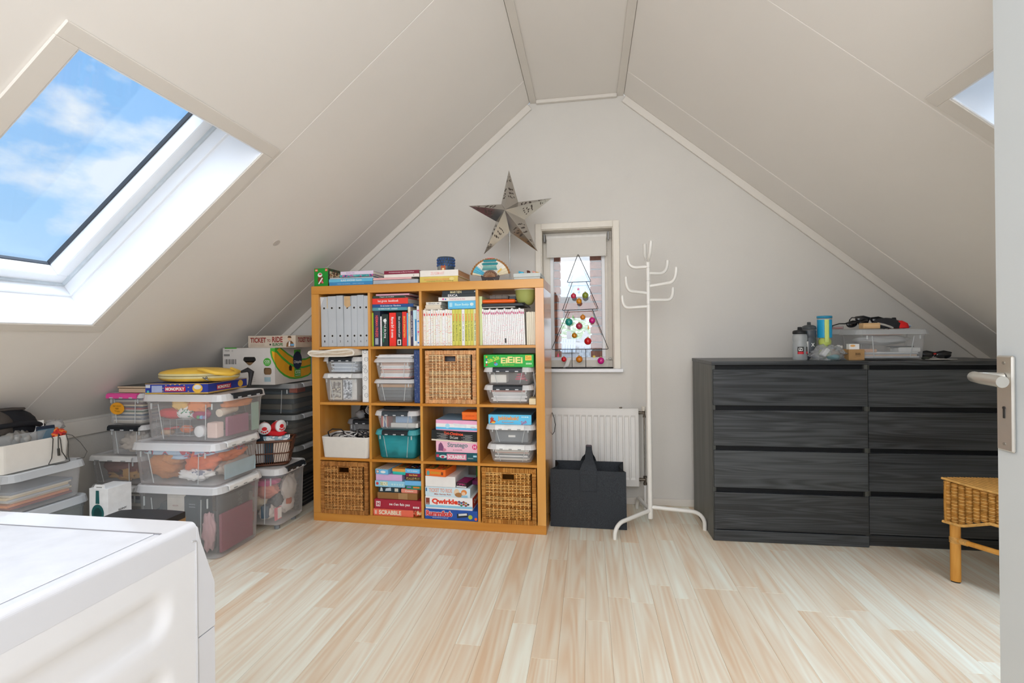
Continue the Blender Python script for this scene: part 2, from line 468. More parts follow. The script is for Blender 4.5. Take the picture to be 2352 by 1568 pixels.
WALL = mk('D8D4CD', 0.75, 1.0, vary=0.015, scale=3.0, bump=0.35, bscale=180.0, spec=0.25)
CEIL = mk('ECE7E0', 0.6, 1.0, vary=0.012, scale=2.0, bump=0.05, bscale=90.0, spec=0.3)
TRIM = mk('E0DAD1', 0.45, 1.0, vary=0.015, scale=5.0)
WHITE = mk('F2F3F5', 0.35, 1.0, vary=0.01, scale=5.0)
GREYD = mk('8A8A88', 0.9, 1.0)

# floor: sub floor + laminate strips
FL = wood('C4A98B', 'E4D8C9', 1, 0.34, 1.36, 22.0, 0.05, 0.9, 1.35, 0.012, 0.45, 1.0, 0.12, 0.86)
fl = struct('floor', MB().box(KX0 - .1, KX1 + .1, YN, 0.02, -0.12, -0.006), [mk('A08A6C', 0.8, 1.0)])
fw_ = 0.0965
_lens = [0.62, 0.78, 0.94, 1.10, 1.24]
_pm = {}
def plank_mesh(L):
    k = round(L, 3)
    if k not in _pm: _pm[k] = MB().box(0.0002, fw_ - 0.0002, 0.0002, L - 0.0002, -0.006, 0, 0, 0.0006).mesh('plank', [FL])
    return _pm[k]
rr = random.Random(5)
x = KX0 - 0.02
while x < KX1:
    y = -2.42 + rr.choice([0.0, 0.12, 0.25, 0.38])
    y = round(y, 2); first = True
    ys = -2.42
    if y > ys: ob('plank', plank_mesh(y - ys), None, fl, Matrix.Translation((x, ys, 0)))
    while y < -0.001:
        L = rr.choice(_lens)
        if y + L > -0.25: L = -y
        ob('plank', plank_mesh(L), None, fl, Matrix.Translation((x, y, 0)))
        y = round(y + L, 3)
    x += fw_
near = MB()
x = KX0 - 0.02
while x < KX1:
    near.box(x + .0002, x + fw_ - .0002, YN, -2.4204, -0.006, 0, 0, 0.0005); x += fw_
no = ob('plank_field', near, [FL], fl); no['kind'] = 'stuff'

# gable wall with its window opening
WX0, WX1, WZ0, WZ1 = 1.219, 1.712, 0.93, 1.905
g = MB(); th = 0.26
def gpoly(p): g.prism(p, 0.0, th, 'xz')
gpoly([(KX0, 0), (WX0, 0), (WX0, RZ), (RX0, RZ), (KX0, KZ)])
gpoly([(WX1, 0), (KX1, 0), (KX1, KZ), (RX1, RZ), (WX1, RZ)])
gpoly([(WX0, 0), (WX1, 0), (WX1, WZ0), (WX0, WZ0)])
gpoly([(WX0, WZ1), (WX1, WZ1), (WX1, RZ), (WX0, RZ)])
struct('wall_back', g, [WALL])
struct('wall_left', MB().box(KX0 - .1, KX0, YN, 0, 0, KZ + .05), [WALL])
struct('wall_right', MB().box(KX1, KX1 + .1, YN, 0, 0, KZ + .05), [WALL])
struct('wall_near', MB().prism([(KX0, 0), (KX1, 0), (KX1, KZ), (RX1, RZ), (RX0, RZ), (KX0, KZ)], YN - .1, YN, 'xz'), [WALL])
struct('wall_partition', MB().prism([(2.53, 0), (KX1, 0), (KX1, KZ), (2.53, zr(2.53))], -3.09, -2.99, 'xz'), [WALL])
struct('baseboard_back', MB().box(KX0, KX1, -0.012, 0, 0, 0.047, 0, 0.003), [TRIM])
struct('baseboard_left', MB().box(KX0, KX0 + .012, YN, 0, 0, 0.047, 0, 0.003), [TRIM])
struct('baseboard_right', MB().box(KX1 - .012, KX1, YN, -3.1, 0, 0.047, 0, 0.003), [TRIM])
struct('trim_1', MB().box(KX0, KX0 + .018, YN, 0, KZ - .10, KZ - .012, 0, 0.003), [TRIM])
struct('trim_2', MB().box(KX1 - .018, KX1, -2.98, 0, KZ - .10, KZ - .012, 0, 0.003), [TRIM])
struct('trim_3', SlopeMB(-1).sbox(0.02, LEN, -0.018, 0, 0.0, 0.046, 0, 0.003), [TRIM])
struct('trim_4', SlopeMB(1).sbox(0.02, LEN, -0.018, 0, 0.0, 0.046, 0, 0.003), [TRIM])

# roof slopes: panels with V joints, a hole for each roof window
S0, S1, V0, V1 = 1.308, 2.460, -2.255, -1.487
def slope(side, name):
    deck = SlopeMB(side)
    q_ = 0.007
    for a, b_, c, d in ((0, S0 - q_, YN, 0), (S1 + q_, LEN + .12, YN, 0), (S0 - q_, S1 + q_, YN, V0 - q_), (S0 - q_, S1 + q_, V1 + q_, 0)): deck.sbox(a, b_, c, d, -0.20, -0.016)
    root = struct(name, deck, [GREYD])
    cuts = [0.0, -0.305, -1.40, -2.50, -3.60, YN]
    for a, b_ in zip(cuts[1:], cuts):
        p = SlopeMB(side)
        if a < V0 and b_ > V1:
            for q in ((0.0, S0 - q_, a, b_), (S1 + q_, LEN, a, b_), (S0 - q_, S1 + q_, a, V0 - q_), (S0 - q_, S1 + q_, V1 + q_, b_)): p.sbox(q[0], q[1], q[2], q[3], -0.015, 0.0, 0, 0)
        else: p.sbox(0.0, LEN, a + .001, b_ - .001, -0.015, 0.0, 0, 0.004)
        ob('panel', p, [CEIL], root)
    return root
cl = slope(-1, 'ceiling_left'); cr_ = slope(1, 'ceiling_right')
sp = MB(); X = RX0 - CA * 1.72; Z = RZ - SA * 1.72
# plugged hole cap on the west slope
cap_ = SlopeMB(-1); t_ = MB().cyl(0.022, 0, 0.003, 20)
cap_.add([(RX0 - (1.735 + a) * CA + h * SA, -0.929 + b_, RZ - (1.735 + a) * SA - h * CA) for a, b_, h in t_.v], t_.f, 0)
ob('cover_cap', cap_, [mk('C9C2BA', 0.6, 1.0)], cl)
rg = struct('ceiling', MB().box(RX0 - .02, RX1 + .02, YN, 0, RZ + 0.006, RZ + .15), [CEIL])
ob('edge_strip', MB().box(RX0, RX0 + .046, YN, 0, RZ - .006, RZ + .006, 0, .002), [TRIM], rg)
ob('edge_strip', MB().box(RX1 - .046, RX1, YN, 0, RZ - .006, RZ + .006, 0, .002), [TRIM], rg)
ob('end_batten', MB().box(RX0 + .046, RX1 - .046, -0.03, 0, RZ - .018, RZ + .006, 0, .003), [TRIM], rg)

# roof windows
ALU = mk('4A4C50', 0.4, 1.0, 0.3)
def roof_window(side, name):
    root = struct(name, SlopeMB(side).sbox(S0 - .005, S1 + .005, V0 - .005, V0, -0.17, 0.0).sbox(S0 - .005, S1 + .005, V1, V1 + .005, -0.17, 0.0)
                  .sbox(S0 - .005, S0, V0, V1, -0.17, 0.0).sbox(S1, S1 + .005, V0, V1, -0.17, 0.0), [WHITE])
    def ring(nm, a, t, h0, h1, mat, b=.002):
        r = SlopeMB(side)
        s0, s1, v0, v1 = S0 + a, S1 - a, V0 + a, V1 - a
        r.sbox(s0, s0 + t, v0, v1, h0, h1, 0, b).sbox(s1 - t, s1, v0, v1, h0, h1, 0, b)
        r.sbox(s0 + t, s1 - t, v0, v0 + t, h0, h1, 0, b).sbox(s0 + t, s1 - t, v1 - t, v1, h0, h1, 0, b)
        return ob(nm, r, [mat], root)
    # architrave boards, mitred in the photograph: four boards
    for q in ((S0 - .052, S0 + .0, V0 - .062, V1 + .062), (S1, S1 + .042, V0 - .062, V1 + .062), (S0, S1, V0 - .062, V0), (S0, S1, V1, V1 + .062)):
        ob('architrave', SlopeMB(side).sbox(q[0], q[1], q[2], q[3], 0.0005, 0.009, 0, .002), [TRIM], root)
    ring('lining_bead', -0.004, 0.010, -0.002, 0.006, WHITE)
    ring('outer_frame', -0.02, 0.032, -0.225, -0.17, WHITE)
    ring('frame_bead', 0.0, 0.022, -0.25, -0.222, mk('C9D0D4', 0.4, 1.0))
    ring('sash', 0.016, 0.052, -0.30, -0.235, WHITE, .004)
    ring('gasket', 0.066, 0.006, -0.312, -0.296, ALU)
    ring('cladding', -0.03, 0.085, -0.335, -0.301, ALU)
    ob('pane', SlopeMB(side).sbox(S0 + .06, S1 - .06, V0 + .06, V1 - .06, -0.318, -0.314), [glassm(0.03, 'F4FAFF')], root)
    return root
roof_window(-1, 'window_1'); roof_window(1, 'window_2')

# gable window
FRW = mk('E6DFD2', 0.4, 1.0, vary=0.02)
w3 = struct('window_3', MB().box(WX0, WX0 + .004, -.003, .16, WZ0, WZ1).box(WX1 - .004, WX1, -.003, .16, WZ0, WZ1).box(WX0 + .004, WX1 - .004, -.003, .16, WZ1 - .004, WZ1), [FRW])
for q in ((WX0 - .042, WX0, WZ0, WZ1 + .043), (WX1, WX1 + .044, WZ0, WZ1 + .043), (WX0, WX1, WZ1, WZ1 + .043)):
    ob('architrave', MB().box(q[0], q[1], -0.016, 0.004, q[2], q[3], 0, .003), [FRW], w3)
ob('sill', MB().box(1.165, 1.771, -0.055, 0.125, 0.906, 0.930, 0, .004), [WHITE], w3)
ob('frame', MB().frame(WX0, WX1, WZ0, WZ1, 0.052, 0.115, 0.165, 0, .004), [FRW], w3)
ob('sash', MB().frame(WX0 + .048, WX1 - .048, WZ0 + .045, WZ1 - .045, 0.028, 0.122, 0.158, 0, .004), [WHITE], w3)
ob('pane', MB().box(WX0 + .07, WX1 - .07, 0.138, 0.142, WZ0 + .065, WZ1 - .065), [glassm(0.04)], w3)
ob('latch', MB().box(WX1 - .032, WX1 - .012, 0.098, 0.116, 0.985, 1.0, 0, .003), [mk('B8B5AE', 0.4, 1.0, .4)], w3)

# outer brickwork seen through the gable window
BR = [mk(h, 0.9, 1.0, vary=0.18, scale=40, bump=0.6, bscale=60) for h in ('B07A68', 'A66F5C', 'BE8A78', '9C6658')]
ow = struct('wall_outer', MB().box(0.9, 1.318, .37, .45, .4, 2.35).box(1.566, 2.0, .37, .45, .4, 2.35).box(1.318, 1.566, .37, .45, 1.302, 1.462).box(1.318, 1.566, .37, .45, .4, .975), [mk('8F9296', 0.95, 1.0, vary=.12, scale=60)])
row = 0; z = 0.43
rr = random.Random(3)
while z < 2.3:
    z1 = z + 0.050
    solid = (1.28 < z and z1 < 1.475) or z1 < 0.985
    spans = [(0.9, 2.0)] if solid else [(0.9, 1.328), (1.556, 2.0)]
    for a, b_ in spans:
        x = a - (0.115 if row % 2 else 0.0)
        while x < b_:
            xa, xb = max(x, a), min(x + 0.218, b_)
            if xb - xa > 0.03:
                ob('brick', MB().box(xa, xb, .352 + rr.uniform(-.003, .003), .46, z, z1, 0, .004), [rr.choice(BR)], ow)
            x += 0.230
    z += 0.0622; row += 1

# door standing open beside the camera
dm = mk('CBD0D1', 0.45, 1.0, vary=0.01, scale=3)
d1 = struct('door_1', MB().box(2.46, 2.50, -2.96, -2.13, 0.01, 2.03, 0, .002), [dm])
STEEL = mk('D0CEC8', 0.34, 1.0, metal=0.85, vary=0.02)
lv = ob('lever_handle', MB().tube([(2.452, -2.158, 1.043), (2.425, -2.152, 1.043), (2.407, -2.144, 1.043)], 0.0105, 14)
        .tube([(2.413, -2.136, 1.044), (2.404, -2.146, 1.043), (2.402, -2.17, 1.041), (2.402, -2.225, 1.038)], [.010, .0122, .0126, .0126], 16), [STEEL], d1)
pl = ob('key_plate', MB().box(2.4515, 2.4598, -2.183, -2.140, 0.879, 1.091, 0, .003), [STEEL], d1)
ob('keyhole', MB().cyl(0.0035, 0, .002, 12, T=Matrix.Translation((2.4520, -2.1615, 0.975)) @ Matrix.Rotation(-PI / 2, 4, 'Y')).box(2.4500, 2.4520, -2.1635, -2.1595, 0.952, 0.974), [mk('2A2826', .6, 1.0)], pl)
for zz in (1.075, 0.895): ob('screw', MB().cyl(0.0035, 0, .0015, 10, T=Matrix.Translation((2.4517, -2.1615, zz)) @ Matrix.Rotation(-PI / 2, 4, 'Y')), [mk('9C968C', .4, 1.0, .6)], pl)

# ---------------------------------------------------------------- beyond the window: overexposure is put into the pale colours
def leaf_crown(name, label, c, r, seed, hexes):
    root = thing(name, label, 'tree', Matrix.Translation(c))
    ob('trunk', MB().tube([(0, 0, -4.5), (0.05, 0, -1), (0, 0, 0.3)], [.18, .14, .06], 8), [mk('7A6A58', .9)], root)
    mb = MB(); q = random.Random(seed)
    for i in range(420):
        d = Vector((q.gauss(0, 1), q.gauss(0, 1), q.gauss(0, 1))).normalized() * (r * q.uniform(.55, 1.0))
        d.z *= .8; a = q.uniform(0, 6.28); s_ = r * q.uniform(.08, .15)
        M = Matrix.Translation(d) @ Matrix.Rotation(a, 4, 'Z') @ Matrix.Rotation(q.uniform(-1, 1), 4, 'X')
        mb.add([(-s_, 0, 0), (0, -s_ * .5, .03), (s_, 0, 0), (0, s_ * .5, .03)], [(0, 1, 2, 3)], i % 2, False, M)
    o = ob('foliage', mb, [mk(hexes[0], .8, 1.3), mk(hexes[1], .8, 1.3)], root); o['kind'] = 'stuff'
leaf_crown('tree', 'pale green leafy tree beyond the gable window, above the roof', (0.7, 17.6, 1.45), 0.95, 1, ('BFD2A6', 'A9C28C'))
leaf_crown('tree', 'green leafy tree beyond the gable window, beside the roof dormer', (2.6, 17.6, 1.3), 0.8, 2, ('C6D6B0', 'AFC596'))
leaf_crown('tree', 'low green tree beyond the gable window, behind the white railing', (1.4, 20.2, 1.2), 0.9, 3, ('B7CC9E', 'A3BC88'))
hs = thing('neighbour_house', 'pale tiled roof with dormer and white panels seen through the lower window opening', 'house', Matrix.Translation((0, 12.0, 0)))
ob('wall', MB().box(-1.5, 4.0, 0.6, 4.0, -3.0, 1.0), [mk('E2E0DC', .8, 1.0)], hs)
TL = [mk('DAD6D2', .7, 1.05), mk('C4BDB8', .7, 1.05)]
rf = ob('roof', MB().quad((-1.8, -.5, .30), (4.2, -.5, .30), (4.2, 1.1, 1.12), (-1.8, 1.1, 1.12)), [TL[1]], hs)
tm = MB().box(0, .16, 0, .19, 0, .02, 0, .008).mesh('roof_tile', [TL[0]])
for i in range(9):
    for j in range(9):
        x = 1.15 + i * .17 + (.085 if j % 2 else 0); yy = -.5 + j * .175
        ob('roof_tile', tm, None, rf, Matrix.Translation((x, yy, .31 + j * .0895)) @ Matrix.Rotation(0.47, 4, 'X'))
pn = MB()
for i in range(8): pn.box(.45 + i * .085, .525 + i * .085, 0, .9, 0, .03, 0, .004)
ob('panel_array', pn, [mk('F0F2F4', .3, 1.0)], hs, Matrix.Translation((0, .15, .68)) @ Matrix.Rotation(0.47, 4, 'X'))
ob('dormer', MB().prism([(1.25, .75), (1.68, .75), (1.68, 1.08), (1.46, 1.42), (1.25, 1.08)], .7, 1.6, 'xz'), [mk('D2CFCC', .8, 1.0)], hs)
ob('chimney', MB().box(.80, .96, 1.2, 1.4, .9, 1.38, 0, .01), [mk('C8C2BC', .8, 1.0)], hs)

# ================================================================ THE BOOKCASE AND WHAT STANDS IN IT
ORD = 'first second third fourth fifth sixth seventh eighth ninth tenth eleventh twelfth thirteenth fourteenth fifteenth sixteenth seventeenth eighteenth nineteenth twentieth twenty-first twenty-second twenty-third'.split()
BK = Matrix.Translation((-0.204, -0.5557, 0)) @ Matrix.Rotation(-0.028, 4, 'Z')
BIRCH = wood('BA7828', 'D49C4C', 0, 0.32, 1.14, 5.0, 0.10, 0.35, False, 0.01, 0.5, 1.2)
BIRCHV = wood('BA7828', 'D49C4C', 2, 0.26, 1.14, 5.0, 0.10, 0.35, False, 0.01, 0.5, 1.2)
bc = thing('bookcase', 'large birch coloured cube bookcase of sixteen open compartments', 'bookcase', BK)
ob('top_board', MB().box(0, 1.49, 0, .39, 1.439, 1.49, 0, .0015), [BIRCH], bc)
ob('bottom_board', MB().box(0, 1.49, 0, .39, 0, .051, 0, .0015), [BIRCH], bc)
ob('side_board', MB().box(0, .051, 0.0005, .39, .0515, 1.4385, 0, .001), [BIRCHV], bc)
for n_ in BIRCHV.node_tree.nodes:
    if n_.type == 'BSDF_PRINCIPLED': n_.inputs['Coat Weight'].default_value = .6; n_.inputs['Coat Roughness'].default_value = .16
ob('side_board', MB().box(1.439, 1.49, 0.0005, .39, .0515, 1.4385, 0, .001), [BIRCHV], bc)
for r in (1, 2, 3): ob('shelf', MB().box(.051, 1.439, .003, .388, .051 + .351 * r - .016, .051 + .351 * r, 0, .0008), [BIRCH], bc)
for r in range(4):
    for c in (.386, .7235, 1.0806): ob('divider', MB().box(c, c + .016, .004, .387, .051 + .351 * r, .051 + .351 * r + .335, 0, .0008), [BIRCHV], bc)
def CU(c): return .051 + .351 * c
def CZ(r): return .051 + .351 * r
INK = mk('20201F', .6, 1.0, vary=0)
PAPER = mk('F2F0EB', .6, 1.0, vary=.01)
def pr(parent, x0, x1, z0, z1, mat, y=-0.0006, name='print'):
    return ob(name, MB().box(x0, x1, y, y + .0004, z0, z1), [mat], parent)
def prt(parent, poly, mat, y=-0.0008, name='print'):
    return ob(name, MB().prism(poly, y, y + .0004, 'xz'), [mat], parent)
def disc(cx, cz, rx, rz=None, n=20, a0=0, a1=2 * PI):
    rz = rx if rz is None else rz
    return [(cx + rx * math.cos(a0 + (a1 - a0) * i / n), cz + rz * math.sin(a0 + (a1 - a0) * i / n)) for i in range(n + (0 if a1 - a0 > 6.2 else 1))]

# upright book: spine to the front. local origin lower left front corner
def book_v(u0, u1, z0, z1, col, label, d=.03, dep=.16, lean=0.0, title=None, tcol='FFFFFF', th=.6, tz=.5, tl=.6, mat=None, name='book', group=None, cat='book', bold=.01, pg='E6DFCF'):
    w, h = u1 - u0, z1 - z0; t = min(.0025, w * .18)
    cm = mat or mk(col, .45, 1.2, vary=.03)
    mb = MB().box(0, w, 0, .003, 0, h, 0, .0006).box(0, t, .003, dep, 0, h).box(w - t, w, .003, dep, 0, h)
    o = tag(ob(name, mb, [cm], None, BK @ T3(u0, d, z0, 0, 0, lean)), label, cat, group)
    ob('page_block', MB().box(t, w - t, .003, dep - .004, .003, h - .003), [pages(pg, 0)], o)
    if title: text(o, title, (w / 2, -.0006, h * tz), h * tl, w * th, mk(tcol, .5, 1.2, vary=0), 'front', bold, -PI / 2)
    return o
# flat lying book
def book_h(u0, u1, z0, z1, col, label, d=.03, dep=.20, title=None, tcol='FFFFFF', th=.5, tx=.5, tl=.5, rz=0.0, mat=None, group=None, name='book', pg='E6DFCF', bold=.01):
    w, h = u1 - u0, z1 - z0; t = min(.003, h * .15)
    cm = mat or mk(col, .45, 1.2, vary=.03)
    mb = MB().box(0, w, 0, .003, 0, h, 0, .0006).box(0, w, .003, dep, 0, t).box(0, w, .003, dep, h - t, h)
    o = tag(ob(name, mb, [cm], None, BK @ T3(u0, d, z0, rz)), label, 'book', group)
    ob('page_block', MB().box(.003, w - .003, .003, dep - .004, t, h - t), [pages(pg, 2)], o)
    if title: text(o, title, (w * tx, -.0006, h / 2), w * tl, h * th, mk(tcol, .5, 1.2, vary=0), 'front', bold)
    return o
# lidded cardboard box; returns the lid mesh as root
def game(u0, u1, z0, z1, col, label, d=.03, dep=.26, title=None, tcol='FFFFFF', th=.4, tx=.5, tz=.5, tl=.6, rz=0.0, ry=0.0, topcol=None, mat=None, basecol=None, cat='board game', name='game_box', bold=.02, lift=0.12, side=None, group=None):
    w, h = u1 - u0, z1 - z0
    cm = mat or mk(col, .38, 1.2, vary=.02)
    mats = [cm, mk(topcol, .4, 1.2) if topcol else cm, mk(side, .4, 1.2) if side else cm]
    b0 = h * lift
    mb = MB().box(0, w, 0, dep, b0, h, 0, .0012)
    for i, f in enumerate(mb.f):
        p = [Vector(mb.v[k]) for k in f]; n_ = (p[1] - p[0]).cross(p[2] - p[0]).normalized()
        if n_.z > .9: mb.m[i] = 1
        if n_.x > .9: mb.m[i] = 2
    o = tag(ob(name, mb, mats, None, BK @ T3(u0, d, z0, rz, 0, ry)), label, cat, group)
    ob('base_tray', MB().box(.0015, w - .0015, .0015, dep - .0015, 0, h - .004), [mk(basecol, .5, 1.2) if basecol else cm], o)
    if title: text(o, title, (w * tx, -.0006, h * tz), w * tl, h * th, mk(tcol, .5, 1.2, vary=0), 'front', bold)
    return o

# ---- row 3, column 0: seven grey lever arch binders
BND = mk('BFC4C9', .35, 1.0, vary=.03, scale=8)
BNDE = mk('8E8A80', .7, 1.0)
bu = [(.046, .103), (.106, .163), (.165, .212), (.214, .264), (.266, .306), (.307, .350), (.351, .3855)]
for i, (a, b_) in enumerate(bu):
    w = b_ - a; h = .318 + .003 * ((i * 7) % 3)
    if i == 0: a += .010; w -= .008
    lab = ['first', 'second', 'third', 'fourth', 'fifth', 'sixth', 'seventh'][i]
    extra = {0: 'with a scuffed torn spine', 3: 'with a brown paper flap taped on top', 6: 'hard against the divider'}.get(i, 'in the binder row')
    o = tag(ob('binder', MB().box(0, w, 0, .004, 0, h, 0, .0012).box(0, .0025, .004, .285, 0, h).box(w - .0025, w, .004, .285, 0, h), [BND], None, BK @ T3(a, .02, CZ(3) + .001, 0, 0, (-.012 if i < 3 else -.004))),
            f'grey lever arch binder {extra}, {ORD[i]} of seven', 'binder', 'grey binders in the top left compartment')
    ob('paper_stack', MB().box(.003, w - .003, .012, .27, .006, h - .02), [pages('DAD5C8', 0)], o)
    for zz in (.245, .068):
        rg_ = ob('ring_hole', MB().lathe([(.0068, 0), (.0068, .0012), (.0095, .0012), (.0095, 0)], 18, 0, False, Matrix.Translation((w / 2, 0, zz)) @ Matrix.Rotation(PI / 2, 4, 'X')), [mk('D9DADA', .3, 1.0, .3)], o)
        ob('hole', MB().cyl(.0072, 0, .0006, 16, 0, Matrix.Translation((w / 2, -.0002, zz)) @ Matrix.Rotation(PI / 2, 4, 'X')), [INK], rg_)
    text(o, str(i + 1), (w * .5, -.0007, .033), .007, .013, INK, 'front', .01)
    if i == 3:
        ob('paper_flap', MB().prism([(.006, .262), (.024, .245), (.048, .262), (.046, .318), (.006, .318)], -.004, -.002, 'xz').prism([(.022, .243), (.052, .258), (.050, .270), (.03, .262)], -.007, -.004, 'xz'), [mk('C9A77C', .8, 1.1, bump=.3, bscale=80)], o)
    if i == 0:
        ob('torn_edge', MB().prism([(-.001, h), (.026, h - .006), (.014, h - .03), (.001, h - .066)], -.0012, -.0006, 'xz'), [mk('DDE0E2', .6, 1.0)], o)
        ob('worn_corner', MB().box(w - .006, w + .001, -.0012, .01, h - .075, h - .006, 0, .001), [mk('C8B89C', .8, 1.1)], o)

# ---- row 3, column 1: mixed books
z0 = CZ(3) + .001
V = [(.4025, .409, 1.315, 'A8CC30', 'thin lime green book standing at the left end of the mixed book row', None, None),
     (.4098, .455, 1.327, '2A3448', 'thick navy book with tall red and white spine lettering, upright', 'HERMAN FINKERS', 'E4545A'),
     (.456, .465, 1.291, 'E8E2E6', 'slim white and pink book between the navy and the dark green spines', 'kookboek', 'C04878'),
     (.466, .509, 1.305, '25332F', 'dark green upright book with a round white emblem on its spine', 'Wilfred de Jong', 'F0F0EC'),
     (.516, .560, 1.313, 'E03026', 'bright red thick book between dark green and black spines', 'Maarten Bril  de omvaa', 'F6ECE4'),
     (.563, .600, 1.315, '272D30', 'black upright book with a white picture square low on its spine', 'Een schitterend jaar', 'D8DCDC'),
     (.602, .631, 1.317, 'D4302A', 'red book with yellow lettering just right of the black one', 'BRUCE SPRINGSTEEN', 'F0C050'),
     (.632, .639, 1.309, '3FA9DA', 'very thin sky blue book beside the yellow lettered red one', None, None),
     (.640, .656, 1.347, 'D9CDB4', 'tall cream book in the mixed row, right of the thin blue one', 'de verhalenverteller', '8A7A60'),
     (.657, .673, 1.321, '3F3550', 'dark purple book with white capitals on its spine', 'LICHT IN DE TUNNEL', 'F4F2F4'),
     (.674, .696, 1.326, 'DCE6EA', 'white and blue picture spine book in the mixed row', None, None),
     (.698, .716, 1.350, 'EDEDF0', 'tall white book with scattered blue and pink figures on the spine', 'voor moeder', '6470A8'),
     (.7165, .7228, 1.352, '8E2A26', 'thin dark red book at the divider end of the mixed row', None, None)]
for a, b_, zt, col, lab, ti, tc in V:
    o = book_v(a, b_, z0, zt, col, lab, d=.03, dep=.15 + .02 * random.random(), title=ti, tcol=tc or 'FFFFFF', th=.42, tl=.62, tz=.56)
    w = b_ - a; h = zt - z0
    if 'navy' in lab and 'thick' in lab:
        for k in range(5): pr(o, w * .25, w * .72, .012 + k * .008, .0165 + k * .008, mk('D8DCE4', .6, 1.1))
    if 'emblem' in lab:
        prt(o, disc(w / 2, h * .80, .011), mk('E8ECE8', .6, 1.1), name='emblem'); text(o, 'Het boek', (w * .28, -.0008, h * .36), h * .5, w * .22, mk('38A070', .5, 1.1), 'front', .01, -PI / 2)
    if 'picture square' in lab: pr(o, w * .18, w * .82, .006, .04, PAPER, name='label'); pr(o, w * .35, w * .65, .012, .034, INK, -.0009)
    if 'white and blue' in lab:
        pr(o, w * .5, w, .03, h * .75, mk('2F86C0', .5, 1.2)); pr(o, 0, w, h * .72, h, mk('BFE0EC', .5, 1.1))
    if 'figures' in lab:
        for k, cc in enumerate(('3C7CC8', 'D04890', '3C7CC8', 'C84A8A')): prt(o, disc(w / 2, h * (.08 + .27 * k), .0055), mk(cc, .5, 1.2))
H = [(.4035, .636, 1.3275, 1.347, '4F8E9C', 'flat teal book lying lowest on the mixed upright books', 'HET PERFECTE DIEET   DAGELIJKS', 'E8F0EE', .55, .09),
     (.4032, .676, 1.3475, 1.367, '254C84', 'flat blue book lying on the teal one', 'Uit de keuken van  Vlaanderen', 'DCE6F2', .5, .12),
     (.4035, .641, 1.3675, 1.404, 'DC3A30', 'thick flat red cookbook with white title', 'het grote  kookboek', 'F6EEE8', .58, .14),
     (.407, .619, 1.4045, 1.420, '2C4038', 'flat dark green book lying on the red cookbook', 'Happen van de plank', 'E8ECE4', .45, .12),
     (.428, .651, 1.4205, 1.431, 'D4A0B0', 'thin pink book on top of the flat pile, right under the top board', None, 'FFFFFF', .4, .05)]
for a, b_, zb, zt, col, lab, ti, tc, tl, k in H:
    book_h(a, b_, zb, zt, col, lab, d=.03, dep=.22, title=ti, tcol=tc, tl=tl, tx=.45)

# ---- row 3, column 2: series of small hardbacks + pile
z0 = CZ(3) + .001
uv = [(.7402, .757), (.758, .773), (.773, .787), (.789, .803), (.8045, .8195), (.821, .834), (.835, .846), (.847, .861), (.862, .881), (.882, .897), (.898, .912), (.913, .925)]
WHS = [printed(c, ('E2A89C', 'E8C8AC'), 2, 0, 260.0, 60.0, .60) for c in ('E9E4DA', 'E4E0D2', 'EDEBE4')]
for i, (a, b_) in enumerate(uv):
    o = book_v(a, b_, z0, z0 + .221 - .002 * (i % 3), 'E8E4DA', f'slim cream paperback with faint red spine print, {ORD[i]} from the left in its row', d=.028, dep=.15, mat=WHS[i % 3], group='cream paperbacks of the series row')
    w = b_ - a
    prt(o, disc(w / 2, .012, w * .22), mk('C9CDC6', .6, 1.1), name='emblem'); prt(o, disc(w / 2, .19, w * .28, w * .5), mk(('D04A50', 'C8707C', 'D85848')[i % 3], .6, 1.2))
uy = [(.926, .944, 'CBC85E'), (.945, .964, 'C9C65A'), (.965, .985, 'C6C558'), (.986, 1.004, 'E8E8E2'), (1.005, 1.023, 'C8C652'), (1.024, 1.040, 'D0CE6A'), (1.041, 1.059, 'CFCB5C'), (1.060, 1.0795, 'D9E0AE')]
tt = ['in Wonderland', 'en Brigitte Bijoux', 'op Texel', 'en de oorlog', 'in Friesland', 'in het ziekenhuis', 'en het Sinterklaasfeest', 'in het circus']
yl = ['yellow green hardback nearest the cream paperbacks', 'second yellow green hardback of the series', 'third yellow green hardback, next to the white one', 'single white hardback among the yellow green ones', 'yellow green hardback just right of the white one', 'narrow yellow hardback in the right half of the series', 'yellow hardback second from the divider', 'pale green hardback at the divider end of the series']
for (a, b_, col), ti, lab in zip(uy, tt, yl):
    o = book_v(a, b_, z0, z0 + .219, col, lab, d=.028, dep=.15, title=ti, tcol='2C3A2A', th=.42, tl=.55, tz=.40, group='yellow green hardbacks of the series row')
    text(o, 'Judeska', ((b_ - a) * .5, -.0007, .170), .045, (b_ - a) * .55, mk('D8502C', .5, 1.2, vary=0), 'front', .02, -PI / 2)
zz = z0 + .2215
book_h(.747, .862, zz, zz + .008, 'C9BFB0', 'thin beige booklet under two small books on the series row', d=.03, dep=.16)
book_h(.754, .852, zz + .0085, zz + .027, 'CFC4B2', 'small beige book in a pile of two on the series row', d=.03, dep=.15)
book_h(.759, .857, zz + .0275, zz + .046, 'D6D2C8', 'small white book on top of the little pile', d=.03, dep=.15, title='VERHALEN   444', tcol='606068', tl=.7)
gb = game(.900, 1.076, zz + .001, zz + .049, '5FB6DE', 'sky blue box with white script lying on yellow green books', d=.028, dep=.14, title='Blauw Boekje', tcol='BFE4F4', th=.4, tl=.5, cat='box', name='gift_box')
prt(gb, disc(.15, .026, .012, .01, 7), mk('D8F0F8', .5, 1.1)); pr(gb, .01, .028, .012, .038, mk('A8D8EE', .5, 1.1))
book_h(.840, 1.078, zz + .0495, zz + .073, 'DCD8D4', 'white book with a pink flower on its spine lying on the sky blue box', d=.028, dep=.17, title='Grote boek van de chaos', tcol='C8949C', tl=.42, tx=.5)
